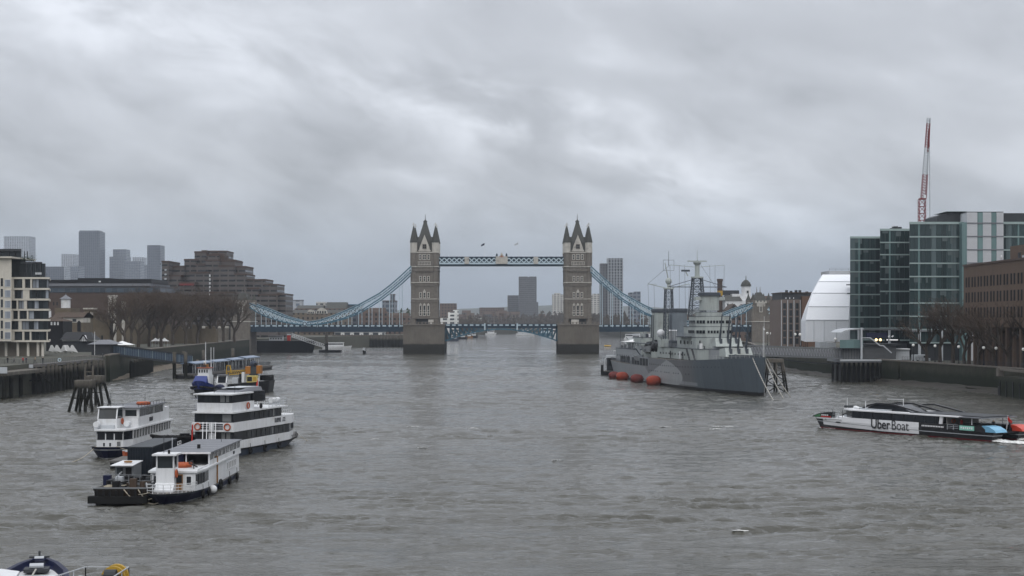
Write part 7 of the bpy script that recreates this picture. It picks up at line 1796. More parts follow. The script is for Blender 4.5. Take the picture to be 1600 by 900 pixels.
    b = MB(); b.m(DSTEEL).tube((H-7, -1, 6.53), (H-7, -1, 8.3), .04, n=5); b.tube((-H+8, 0, 6.34), (-H+8, 0, 7.6), .04, n=5); b.build('aerial', rf)
    rope(r, (H-1.2, -1.3, 1.7), (H+2.5, -3.6, -.1)); rope(r, (H-1.2, 1.3, 1.7), (H-1.5, 6.0, 1.0))
    b = MB(); b.m(WHITE); rail(b, [(-H+.4, 2.0, 1.15), (-H+3, 2.4, 1.15)], 1.0, .03, 3, .8); b.box(-H+3.0, -H+5.5, -2.2, 2.2, 3.753, 5.6); b.build('stern_rail', r)
    return r
boat_a()
# B: three-deck white boat, wheelhouse end towards the viewer, pointed end away to the right
def boat_b():
    r, Ln = boat_root('passenger_boat', 'large white three deck passenger boat with dark hull and stairs on its near end', 'boat', (-32.3, 241), (-39.2, 213.5)); H = Ln/2
    st = [(-H, -H+.2, 2.75, 2.5, 1.05), (-H+5, -H+5, 2.95, 2.8, 1.0), (0, 0, 3.0, 2.85, .98), (H-9, H-9.2, 2.9, 2.4, 1.0), (H-4.5, H-5.5, 2.2, 1.2, 1.1), (H-1.2, H-3.2, 1.0, .3, 1.3), (H, H-2.4, .15, .08, 1.45)]
    b = MB(); rg_ = hull(b, st, [(0, BLACK), (.1, NAVYGREY), (.85, NAVYGREY), (1.0, NAVYGREY)], -.7); deck_cap(b, rg_, DECKT, .0); b.build('hull', r, smooth=35)
    b = MB(); b.m(RUBBER)
    for sy in (-1, 1): b.path([(s_[0], sy*(s_[2]+.06), s_[4]-.05) for s_ in st], .16, .16)
    b.build('rubbing_strake', r)
    pl = [(-H+.4, -2.8), (H-8.5, -2.8), (H-5.0, -1.9), (H-4.2, 0), (H-5.0, 1.9), (H-8.5, 2.8), (-H+.4, 2.8)]
    sc = lambda f, dx_: [(p[0]+(dx_ if p[0] > 0 else 0), p[1]*f) for p in pl]
    b = MB(); b.m(WHITE).prism(sc(1, 0), .95, 2.1); lo = b.build('lower_cabin', r)
    b = MB(); b.m(SMOKED).prism(sc(.985, -.1), 2.103, 3.35); lw = b.build('lower_window_band', lo)
    side_wins(lw, split(-H+4.5, H-9.6, 9, .45), -2.8*.985, 2.2, 1.0, -1, None, GLASSM)
    end_wins(lw, [(-2.6, -1.7), (-1.55, -.3), (.9, 2.4)], -H+.4, 2.15, 1.1, -1, None, GLASSM)
    b = MB(); b.m(WHITE).box(-H+.28, -H+.36, -.2, .75, 1.3, 3.2); b.build('door', lw)
    b = MB(); b.m(WHITE).prism([(-H-.1, -2.95), (H-8.0, -2.95), (H-5.0, -2.0), (H-5.0, 2.0), (H-8.0, 2.95), (-H-.1, 2.95)], 3.353, 4.55); ub = b.build('upper_bulwark', r)
    block_letters(ub, H-14.5, -2.96, 3.75, 6, .62, side=-1)
    b = MB(); b.m(LOGO)
    for k in range(3): b.box(H-11.8+.15*k, H-10.6-.05*k, -2.985, -2.953, 3.78+k*.22, 3.88+k*.22)
    for y0 in (-1.45, .55):
        for k in range(3): b.box(-H-.135, -H-.103, y0, y0+1.25, 3.65+k*.28, 3.83+k*.28)
    split_build(b, 'stripe_emblem', ub)
    up = MB(); up.m(SMOKED).box(-H+.3, H-11.5, -2.75, 2.75, 4.553, 5.75); uw = up.build('upper_window_band', r)
    side_wins(uw, split(-H+5.5, H-11.8, 7, .5), -2.75, 4.65, 1.0, -1, None, GLASSM)
    end_wins(uw, [(-2.6, -1.2), (-1.05, .05), (.9, 1.6), (1.7, 2.5)], -H+.3, 4.65, 1.0, -1, None, GLASSM)
    b = MB(); b.m(WHITE).box(-H-.15, H-9.5, -2.95, 2.95, 5.753, 5.95); b.build('top_deck', r)
    b = MB(); b.m(WHITE); rail(b, [(H-11.4, -2.9, 4.55), (H-8.2, -2.85, 4.55)], .8, .03, 2, .8); b.build('railing', r)
    b = MB(); b.m(WHITE).prism([(-H+.5, -2.5), (-H+8, -2.4), (-H+8, 2.4), (-H+.5, 2.5)], 5.953, 7.1); wh = b.build('wheelhouse', r)
    b = MB(); b.m(SMOKED).prism([(-H+.55, -2.42), (-H+7.0, -2.3), (-H+7.0, 2.3), (-H+.55, 2.42)], 7.103, 8.15); ww = b.build('window_band', wh)
    end_wins(ww, [(-2.3, -1.6), (-1.45, -.35), (-.2, .8), (.95, 1.5), (1.6, 2.3)], -H+.55, 7.2, .9, -1, None, GLASSM)
    b = MB(); b.m(WHITE).prism([(-H-.1, -2.75), (-H+7.6, -2.5), (-H+7.6, 2.5), (-H-.1, 2.75)], 8.153, 8.33); b.m(ROOFG).loft([[(-H+4.5, -1.7, 8.34), (-H+4.5, 1.9, 8.34), (-H+4.5, 1.9, 8.4), (-H+4.5, -1.7, 8.4)], [(-H+8, -1.9, 8.34), (-H+8, 2.2, 8.34), (-H+8, 2.0, 8.8), (-H+8, -1.7, 8.8)], [(-H+12, -1.9, 8.34), (-H+12, 2.2, 8.34), (-H+12, 2.0, 8.85), (-H+12, -1.7, 8.85)]]); b.m(LGREY).box(-H+6, -H+12, -1.2, 1.5, 8.86, 8.89); b.m(SMOKED).box(-H+7.62, -H+12, -2.35, 2.35, 6.9, 8.3); b.build('roof', wh)
    ring_buoy(r, (-H+5.5, -2.62, 6.55), 'y', .38); 
    for y in (-2.1, 2.1): ring_buoy(r, (-H-.2, y, 4.0), 'x', .42)
    b = MB(); b.m(WHITE)
    for y0 in (-.9, .35):
        for q in (0, .55): b.beam((-H-.35, y0+q+.35, 4.6), (-H-1.3, y0+q, 1.3), .1, .16)
    b.m(LGREY)
    for k in range(7): f = k/7; b.beam((-H-.45-.85*f, -.9+.35*(1-f), 4.3-2.9*f), (-H-.45-.85*f, -.35+.35*(1-f), 4.3-2.9*f), .12, .06)
    split_build(b, 'stairs', r)
    b = MB(); b.m(RED).beam((-H-.6, 2.75, .95), (-H-.6, 2.6, 4.3), .14); b.build('red_pole', r)
    for q in (-9, -4, 1): hang_tyre(r, (q, -3.08, .55))
    rope(r, (-H+.4, -2.6, 1.1), (-H-6, -3.0, .6)); rope(r, (H-1, -.9, 1.4), (H+1.5, -2.6, -.1))
    b = MB(); b.m(DSTEEL).tube((-H+3, 1.2, 8.34), (-H+3, 1.2, 10.2), .045, n=5); b.tube((-H+3.4, -1.6, 8.34), (-H+3.4, -1.6, 9.6), .035, n=5); b.box(-H+2.2, -H+2.8, -.9, .9, 8.7, 8.85); b.build('aerial', wh)
    for x, y in ((H-12.8, -1.9), (H-11.2, -1.9), (H-14.8, 1.0)): raft(r, (x, y, 6.75))
    b = MB(); b.m(LGREY); rail(b, [(-H+12.2, -2.8, 5.95), (H-9.7, -2.8, 5.95), (H-9.7, 2.8, 5.95)], 1.0, .03, 3, 1.1); b.build('railing', r)
    b = MB(); b.m(BLACK).ball((-H+9.5, -2.75, 6.3), .42, 8, 6, sy=.4); b.build('fender', r)
    b = MB(); b.m(WHITE).tube((H-13.5, 0, 5.95), (H-13.3, 0, 9.9), .05, n=5); fp = b.build('flagstaff', r)
    b = MB(); b.m(RED).loft([[(H-13.35-.18*k, .12*math.sin(k), 9.7-.35*k), (H-13.35-.18*k, .03+.12*math.sin(k), 9.7-.35*k), (H-13.35-.12*k, .03+.12*math.sin(k), 8.9-.3*k), (H-13.35-.12*k, .12*math.sin(k), 8.9-.3*k)] for k in range(4)]); b.build('flag', fp)
    b = MB(); b.m(DSTEEL); rail(b, [(H-9, -2.7, 1.05), (H-4.5, -2.05, 1.15), (H-1.2, -.9, 1.35)], .35, .03, 1, .8); b.box(H-6.4, H-5.6, -2.2, -1.9, 2.4, 3.6); b.build('bow_fitting', r)
    return r
boat_b()
# C: nearest two-deck boat with a tall narrow wheelhouse
def boat_c():
    r, Ln = boat_root('passenger_boat', 'nearest white boat with grey flat roof, tall narrow wheelhouse and blue hull', 'boat', (-33.9, 156.6), (-33.6, 188.0)); H = Ln/2
    st = [(-H, -H+.6, 1.9, 1.6, .75), (-H+4, -H+4, 2.55, 2.3, .68), (0, 0, 2.75, 2.6, .72), (H-9, H-9, 2.72, 2.3, .9), (H-4, H-4.8, 2.35, 1.5, 1.08), (H-1.2, H-2.6, 1.5, .6, 1.2), (H, H-1.7, .55, .1, 1.25)]
    b = MB(); rg_ = hull(b, st, [(0, BLACK), (.08, WHITE), (.78, NAVY), (.86, NAVYGREY), (1.0, NAVYGREY)], -.7); deck_cap(b, rg_, DECKT); b.build('hull', r, smooth=35)
    b = MB(); b.m(WHITE).prism([(-H+1.2, -2.3), (H-9.0, -2.5), (H-6.0, -2.25), (H-6.0, 2.25), (H-9.0, 2.5), (-H+1.2, 2.3)], .7, 2.75); lo = b.build('lower_cabin', r)
    b = MB(); b.m(SMOKED).prism([(H-12.6, 2.46), (H-9.0, 2.515), (H-6.1, 2.275), (H-6.1, 2.2), (H-12.6, 2.2)], 1.5, 2.55); w = b.build('window_band', lo)
    b = MB(); b.m(DSTEEL)
    for f in (0, .34, .67, 1.0): x = H-9.0+2.9*f; y = 2.53-.24*f; b.box(x-.05, x+.05, y-.02, y+.03, 1.48, 2.57)
    split_build(b, 'window_post', w)
    side_wins(lo, split(-H+3.5, -H+9.5, 6, .25), 2.36, 1.55, .85, 1, WHITE, GLASS, fw=.08)
    b = MB(); b.m(BROWNWOOD).box(-.6, -.35, 2.42, 2.56, .75, 3.6); b.build('fender_post', lo)
    # bow end of the lower cabin: door and windows
    end_wins(lo, [(-2.05, -1.35)], H-6.0, 1.45, 1.1, 1, WHITE, SMOKED, fw=.12); end_wins(lo, [(1.25, 1.95)], H-6.0, 1.45, 1.05, 1, WHITE, SMOKED, fw=.12)
    b = MB(); b.m(BROWNWOOD).box(H-5.98, H-5.93, .2, 1.0, .95, 2.6); b.m(SMOKED).box(H-5.93, H-5.9, .3, .9, 1.75, 2.5); b.build('door', lo)
    b = MB(); b.m(DARKB).box(H-5.98, H-5.94, -1.25, -.85, .9, 2.5); b.build('doorway', lo)
    b = MB(); b.m(WHITE).prism([(-H+1.0, -2.5), (H-9.0, -2.7), (H-5.8, -2.45), (H-5.8, 2.45), (H-9.0, 2.7), (-H+1.0, 2.5)], 2.753, 2.93); b.build('upper_deck', r)
    b = MB(); b.m(WHITE)
    b.box(-H+1.1, H-12.2, 2.32, 2.48, 2.933, 3.42); b.box(-H+1.1, H-12.2, -2.48, -2.32, 2.933, 3.42); b.box(H-12.2, H-6.0, 2.36, 2.46, 2.933, 3.1); split_build(b, 'bulwark', r)
    up = MB(); up.m(GLASSM).box(-H+1.3, H-12.3, 2.33, 2.40, 3.425, 4.2); up.box(-H+1.3, H-12.3, -2.40, -2.33, 3.425, 4.2); uw = split_build(up, 'glass_screen', r)[0]
    b = MB(); b.m(WHITE)
    for k in range(9): x = -H+1.3+(Ln-13.6)*k/8; b.box(x-.06, x+.06, 2.405, 2.46, 3.425, 4.2); b.box(x-.06, x+.06, -2.46, -2.405, 3.425, 4.2)
    for y in (-2.35, 0, 2.35): b.beam((H-12.3, y, 2.933), (H-12.3, y, 4.2), .12)
    split_build(b, 'roof_post', uw)
    b = MB(); b.m(ROOFG).box(-H+.9, H-11.9, -2.6, 2.6, 4.203, 4.32); b.m(WHITE).box(H-11.9, H-11.8, -2.62, 2.62, 4.15, 4.34); b.m(BLACK).box(-1.5, -1.2, .2, .5, 4.323, 4.75)
    b.m(LGREY)
    for k in range(5): x = -H+4+k*3.2; b.box(x-.03, x+.03, -2.58, 2.58, 4.322, 4.335)
    b.build('roof', r)
    b = MB(); b.m(NAVY).box(H-12.6, H-12.5, -2.2, -.3, 3.0, 4.1); b.m(BLACK).box(-H+2, -H+2.1, -2.2, 2.2, 2.94, 4.15); split_build(b, 'screen', r)
    # wheelhouse: tall white box with a sloped skirt
    b = MB(); b.m(WHITE).box(H-6.8, H-4.9, -1.45, .35, .9, 3.3); b.m(WHITE).loft([[(H-4.9, -1.5, 1.0), (H-4.9, .4, 1.0), (H-4.9, .4, 1.85), (H-4.9, -1.5, 1.85)], [(H-3.6, -1.6, 1.0), (H-3.6, .5, 1.0), (H-3.6, .5, 1.25), (H-3.6, -1.6, 1.25)]])
    for x in (H-6.72, H-4.98):
        for y in (-1.38, .28): b.beam((x, y, 3.3), (x, y, 4.55), .14)
    wh = b.build('wheelhouse', r)
    b = MB(); b.m(GLASS).box(H-6.7, H-5.0, -1.36, .26, 3.303, 4.5); b.build('windscreen', wh)
    b = MB(); b.m(WHITE).box(H-7.1, H-4.4, -1.75, .65, 4.553, 4.72); b.m(BLACK).box(H-5.2, H-5.0, -.3, -.1, 4.723, 5.1); b.build('wheelhouse_roof', wh)
    ring_buoy(r, (H-5.2, .52, 2.75), 'y', .36)
    b = MB(); b.m(ORANGE).lathe((H-10.2, .0, 2.94), [(1.0, 0), (1.1, .25), (.95, .45), (.5, .45)], 10); b.build('life_float', r)
    b = MB(); b.m(BLACK); b.beam((H-10.2, 1.6, 2.95), (H-8.4, 1.1, 3.5), .1); b.beam((H-10.2, 1.1, 3.5), (H-8.4, 1.6, 2.95), .1); b.beam((H-10.2, 1.1, 3.6), (H-8.4, 1.1, 3.6), .1); split_build(b, 'folded_chairs', r)
    b = MB(); b.m(WHITE); rail(b, [(H-6.2, 2.35, .95), (H-3.6, 2.2, 1.05), (H-1.4, 1.5, 1.15), (H-.3, .3, 1.2), (H-1.4, -1.5, 1.15), (H-4, -2.2, 1.05)], .9, .03, 3, .7); b.build('bow_rail', r)
    b = MB(); b.m(WHITE).ball((H-11.5, 2.95, .55), .42, 10, 7); b.build('white_fender', r, smooth=60)
    b = MB(); b.m(RUBBER).torus((-.5, 2.85, .6), .42, .16, 'y'); b.build('tyre_fender', r, smooth=40)
    block_letters(r, -H+5.0, 2.49, 3.0, 5, .34)
    for q in (-11, -6.5, 5.2, 8.0): hang_tyre(r, (q, 2.72 if q < 6 else 2.7, .42))
    rope(r, (H-1.0, -1.2, 1.3), (H-3.5, -4.2, 1.4)); rope(r, (-H+.6, -1.6, .8), (-H+3, -4.6, 1.4))
    b = MB(); b.m(DSTEEL).tube((H-6.4, -1.0, 4.73), (H-6.4, -1.0, 6.4), .035, n=5); b.tube((-H+5, 1, 4.33), (-H+5, 1, 5.4), .03, n=5); b.build('aerial', wh)
    b = MB(); b.m(LGREY).lathe((-H+.9, 0, 0), [(1.9, .76), (1.9, .84)], 14); b.build('stern_deck', r)
DARKB = mat('dark_doorway', (.012, .012, .013), .8)
boat_c()
# D: black work barge with container
def barge():
    x0, x1, y0, y1 = -40.9, -35.2, 158.6, 191.0
    r = thing('work_barge', 'black rusty work barge with pale railings moored beside the nearest white boat', 'barge', ((x0+x1)/2, (y0+y1)/2, 0))
    b = MB(r); b.m(mat('rusty_black_hull', (.016, .014, .012), .7, .3, .5, streak=.4, grime=((.06, .035, .022), .7))).loft([[(x0+.3, y0+.6, -1), (x1-.1, y0+.6, -1), (x1-.1, y0, 1.5), (x0+.2, y0, 1.5)], [(x0+.1, y0+6, -1), (x1, y0+6, -1), (x1, y0+5, 1.35), (x0, y0+5, 1.35)], [(x0+.1, y1, -1), (x1, y1, -1), (x1, y1, 1.35), (x0, y1, 1.35)]])
    b.m(mat('oily_dark_deck', (.035, .032, .028), .85, .35, .6)).box(x0+.05, x1-.05, y0+.25, y1-.1, 1.36, 1.52); b.build('hull', r)
    b = MB(r); b.m(RUBBER).box(x0-.35, x1-.2, y0-.3, y0+.5, .15, .85); b.m(BLACK)
    for k in range(8): q = x0+.4+k*.62; b.box(q, q+.2, y0-.12, y0-.01, .3, 1.4)
    b.build('fender', r)
    b = MB(r); b.m(STEEL).path([(x0+.1, y0+.1, 1.62), (x1-.2, y0+.1, 1.62)], .14, .12); b.path([(x1-.1, y0+.1, 1.62), (x1-.1, y0+14, 1.62)], .14, .12); b.build('gunwale', r)
    b = MB(r); b.m(STEEL); rail(b, [(x0+.4, y0+4, 1.52), (x1-.5, y0+2.6, 1.52), (x1-.4, y0+12, 1.52)], 1.1, .035, 2, 1.1); b.path([(x0+.3, y0+4, 1.75), (x1-.5, y0+2.6, 1.75), (x1-.4, y0+12, 1.75)], .1, .22); b.build('railing', r)
    b = MB(r); b.m(ROPE)
    for k, (a, c) in enumerate((((x1-2.6, y0-.05, 1.5), (x1-.1, y0-.25, .2)), ((x1-.1, y0-.25, .2), (x1+1.6, y0+.2, 1.2)), ((x1-1.2, y0-.05, 1.5), (x1+.3, y0-.2, .7)))):
        a, c = Vector(a), Vector(c); pts = [a.lerp(c, t_)-Vector((0, 0, .5*math.sin(math.pi*t_))) for t_ in np.linspace(0, 1, 9)]; b.pipe(pts, .05, 5)
    rg = random.Random(3); pts = [(x0+1.6+.9*math.cos(t_*2.1)+t_*.05, y0+1.6+.5*math.sin(t_*2.1), 1.6+.02*t_) for t_ in np.linspace(0, 9, 40)]; b.pipe(pts, .05, 4); split_build(b, 'mooring_rope', r)
    b = MB(r); b.m(STEEL).box(x0+.3, x0+2.2, y0+8, y0+11.5, 1.53, 3.1); b.m(WHITE); hs = b.build('deckhouse', r)
    b = MB(r); b.m(WHITE).loft([[(x0+.0, y0+7.2, 3.12), (x0+2.3, y0+7.2, 3.12), (x0+2.3, y0+7.2, 3.2), (x0+.0, y0+7.2, 3.2)], [(x0+.2, y0+11.8, 3.25), (x0+2.3, y0+11.8, 3.25), (x0+2.3, y0+11.8, 3.33), (x0+.2, y0+11.8, 3.33)]]); b.m(BROWNWOOD).torus((x0+1.4, y0+9, 3.42), .35, .09, 'z'); b.build('deckhouse_roof', hs)
    b = MB(r); b.m(GLASS).box(x0+.5, x0+1.1, y0+7.9, y0+7.98, 2.2, 2.9); b.m(DARKB).box(x0+1.4, x0+2.0, y0+7.9, y0+7.98, 1.6, 2.9); b.build('window', hs)
    b = MB(r); b.m(NAVY).box(x0+.1, x0+.8, y0+3.9, y0+4.6, 1.53, 2.5); b.m(BROWNWOOD).box(x0+3.0, x0+3.7, y0+4.6, y0+5.2, 1.53, 2.1); b.m(LGREY).box(x0+1.2, x0+1.9, y0+4.2, y0+5, 1.53, 2.3); b.m(BLACK).box(x0+2.0, x0+2.7, y0+5, y0+5.8, 1.53, 2.3); split_build(b, 'deck_gear', r)
    rgd = random.Random(9); b = MB(r)
    for k in range(22):      # coils, drums and crates of a working deck
        qx, qy = rgd.uniform(x0+.6, x1-.8), rgd.uniform(y0+.8, y0+7); h = rgd.uniform(.2, .9); b.m(rgd.choice((BLACK, DSTEEL, RUBBER, DSTEEL, NAVY, TILEROOF)))
        if rgd.random() < .4: b.tube((qx, qy, 1.53), (qx, qy, 1.53+h), .25, n=9)
        else: b.box(qx-.3, qx+.35, qy-.3, qy+.3, 1.53, 1.53+h)
    split_build(b, 'deck_gear', r)
    b = MB(r); b.m(LGREY).beam((x0+.5, y0+6, 1.6), (x0+1.3, y0+9, 3.0), .12); b.beam((x1-1.6, y0+11, 1.6), (x1-1.6, y0+11, 4.2), .08); b.beam((x1-.6, y0+13, 1.6), (x1-.6, y0+13, 5.6), .07); split_build(b, 'pole', r)
    # container on deck: a thing of its own
    cx0, cx1, cy0, cy1, z0, z1 = x0+.35, x0+2.95, y0+13.2, y0+26, 1.53, 4.6
    c = thing('shipping_container', 'dark blue ribbed shipping container standing on the black work barge', 'container', ((cx0+cx1)/2, (cy0+cy1)/2, z0))
    CB = mat('container_blue', (.008, .012, .018), .55, .15, .6, streak=.15)
    b = MB(c); b.m(CB).box(cx0+.06, cx1-.06, cy0+.06, cy1-.06, z0+.1, z1-.06)
    for k in range(9): q = cx0+.15+k*.27; b.box(q, q+.12, cy0, cy0+.055, z0+.15, z1-.15)
    for k in range(40): q = cy0+.2+k*.3; b.box(cx1-.055, cx1, q, q+.14, z0+.15, z1-.15)
    for (px, py) in ((cx0, cy0), (cx1-.16, cy0), (cx0, cy1-.16), (cx1-.16, cy1-.16)): b.box(px-.01, px+.17, py-.01, py+.17, z0, z1)
    b.build('body', c); b = MB(c); b.m(mat('container_roof', (.05, .056, .062), .6, .2, .4)).box(cx0-.02, cx1+.02, cy0-.02, cy1+.02, z1-.055, z1+.03); b.build('roof', c)
barge()
# E: pontoon between the boats with a black rigid inflatable and an orange boat on it
def mid_pontoon():
    r = thing('mooring_pontoon', 'narrow dark pontoon with white railings between the two larger boats', 'pontoon', (-45.6, 207, 0))
    b = MB(r); b.m(BLACK).box(-48.6, -43.4, 197, 226, -.6, .75); b.m(DECKT).box(-48.7, -43.3, 196.9, 226.1, .754, 1.0); b.build('deck', r)
    b = MB(r); b.m(WHITE); rail(b, [(-45.2, 197.3, 1.0), (-43.5, 197.3, 1.0), (-43.5, 214, 1.0)], 1.15, .04, 3, 1.1); b.build('railing', r)
    def small(name, label, c, rz, col, L_=5.5, w=1.0, h=.9, extra=None):
        q = thing(name, label, 'boat', c, rz); b = MB(); st = [(-L_/2, -L_/2, w*.9, w*.7, h), (0, 0, w, w*.8, h), (L_*.3, L_*.3, w*.8, w*.6, h*1.05), (L_/2, L_*.42, .12, .08, h*1.3)]
        rg_ = hull(b, st, [(0, col), (.5, col), (1, col)], -.02); b.m(RUBBER if col is BLACK else LGREY)
        for sy in (-1, 1): b.pipe([(s_[0], sy*s_[2], s_[4]) for s_ in st], .2 if col is BLACK else .07, 7)
        deck_cap(b, rg_, DARKB if col is BLACK else DECKT, -.25); b.build('hull', q, smooth=40)
        if extra: 
            b = MB(); extra(b); b.build('fittings', q)
    def ribx(b):
        b.m(BLACK).box(-1.6, -.4, -.5, .5, .7, 1.5); b.m(DSTEEL).pipe([(-2, -.7, .9), (-2, -.7, 1.9), (-2, .7, 1.9), (-2, .7, .9)], .05); b.m(RUBBER).box(-2.9, -2.4, -.3, .3, .6, 1.5)
        rg = random.Random(1)
        for _ in range(12): b.ball((rg.uniform(-1.8, 2), rg.uniform(-.7, .7), 1.05), .25, 6, 4)
    small('inflatable_boat', 'black inflatable boat lying on the pontoon between the white boats', (-45.0, 219, 1.25), R(200), BLACK, 7.0, 1.1, 1.0, ribx)
    small('orange_dinghy', 'orange and white dinghy on the pontoon beside the dark container', (-46.8, 205, 1.02), R(30), ORANGE, 4.2, .7, .55)
    small('grey_tender', 'grey tender with a red cover on the pontoon behind the dark container', (-45.2, 209, 1.02), R(10), LGREY, 4.6, .8, .7, lambda b: b.m(mat('dull_red_cover', (.16, .035, .03), .8)).ball((.3, 0, .65), 1.0, 10, 5, sx=1.5, sy=.7, sz=.5))
mid_pontoon()
# F: blue tug, white workboat and crane barge further out
def tug():
    r, Ln = boat_root('tug_boat', 'blue tug with white wheelhouse and two masts by the passenger pier', 'tug', (-76.4, 396.5), (-75.4, 411)); H = Ln/2; BL = mat('tug_blue', (.012, .028, .16), .4, .15, .6)
    st = [(-H, -H+.5, 2.3, 2.0, 1.5), (-2, -2, 2.9, 2.6, 1.5), (2, 2, 2.8, 2.2, 1.9), (H-2, H-2.6, 2.2, 1.2, 2.6), (H-.4, H-1.4, 1.0, .3, 3.1), (H, H-1.1, .3, .1, 3.2)]
    b = MB(); rg_ = hull(b, st, [(0, BLACK), (.35, BLACK), (.5, BL), (1.0, BL)], -.7); deck_cap(b, rg_, DECKT, -.3); b.build('hull', r, smooth=35)
    b = MB(); b.m(RUBBER)
    for sy in (-1, 1): b.pipe([(s_[0], sy*(s_[2]+.1), s_[4]*.55) for s_ in st], .3, 7)
    b.build('rubbing_fender', r)
    b = MB(); b.m(BL).loft([[(H-1, -1.7, 2.6), (H-1, 1.7, 2.6), (H-2.6, 1.4, 4.2), (H-2.6, -1.4, 4.2)], [(H-2.6, -1.9, 2.2), (H-2.6, 1.9, 2.2), (H-2.8, 1.5, 4.3), (H-2.8, -1.5, 4.3)]]); b.build('bow_fender', r)
    b = MB(); b.m(WHITE).box(-1.5, 2.6, -1.5, 1.5, 1.5, 4.4); b.box(-1.0, 2.4, -1.35, 1.35, 4.403, 6.1); wh = b.build('wheelhouse', r)
    end_wins(wh, split(-1.25, 1.25, 4, .22), 2.4, 5.0, .8, 1, None, GLASS); end_wins(wh, [(-1.0, -.6), (.6, 1.0)], 2.6, 3.4, .5, 1, None, GLASS)
    b = MB(); b.m(mat('tug_roof', (.28, .09, .05), .6)).box(-1.3, 2.7, -1.6, 1.6, 6.103, 6.3); b.build('roof', wh)
    b = MB(); b.m(BROWNWOOD).box(-.6, .4, -.5, .6, 6.303, 7.0); b.m(DSTEEL).box(.5, 1.2, -.9, .2, 6.303, 6.9); b.m(WHITE).ball((.2, -.3, 7.5), .3, 7, 5); split_build(b, 'roof_gear', wh)
    for y, h in ((-.2, 12.6), (1.15, 11.2)):
        b = MB(); b.m(WHITE).tube((-.6, y, 6.3), (-.6, y, h), .11, .06, 6); b.build('mast', r)
    b = MB(); b.m(DSTEEL).box(-4, -2.2, -1, 1, 1.5, 3.4); b.build('engine_casing', r)
tug()
def white_workboat():
    r, Ln = boat_root('work_boat', 'small white workboat with open cab and blue cover beside the blue tug', 'boat', (-72.0, 398.5), (-71.6, 409)); H = Ln/2
    st = [(-H, -H+.3, 1.5, 1.3, 1.1), (0, 0, 1.6, 1.4, 1.1), (H-2, H-2.4, 1.3, .8, 1.4), (H, H-.8, .2, .1, 1.7)]
    b = MB(); rg_ = hull(b, st, [(0, BLACK), (.3, NAVY), (1.0, NAVY)], -.5); deck_cap(b, rg_, DECKT, -.1); b.build('hull', r, smooth=35)
    b = MB(); b.m(NAVY).ball((H-2.4, 0, 1.5), 1.2, 10, 6, sx=1.3, sz=.6); b.build('cover', r, smooth=50)
    b = MB(); b.m(WHITE).box(-1.5, 1.0, -1.2, 1.2, 1.0, 2.4)
    for y in (-1.15, 1.15): b.beam((.9, y, 2.4), (-.2, y, 4.3), .24); b.beam((-1.4, y, 1.2), (-1.4, y, 4.3), .16)
    cb = b.build('cab', r); b = MB(); b.m(SMOKED).box(-1.2, .3, -1.0, 1.0, 2.45, 4.0); b.m(ROOFG).box(-1.7, .2, -1.3, 1.3, 4.25, 4.5); b.build('cab_window', cb)
white_workboat()
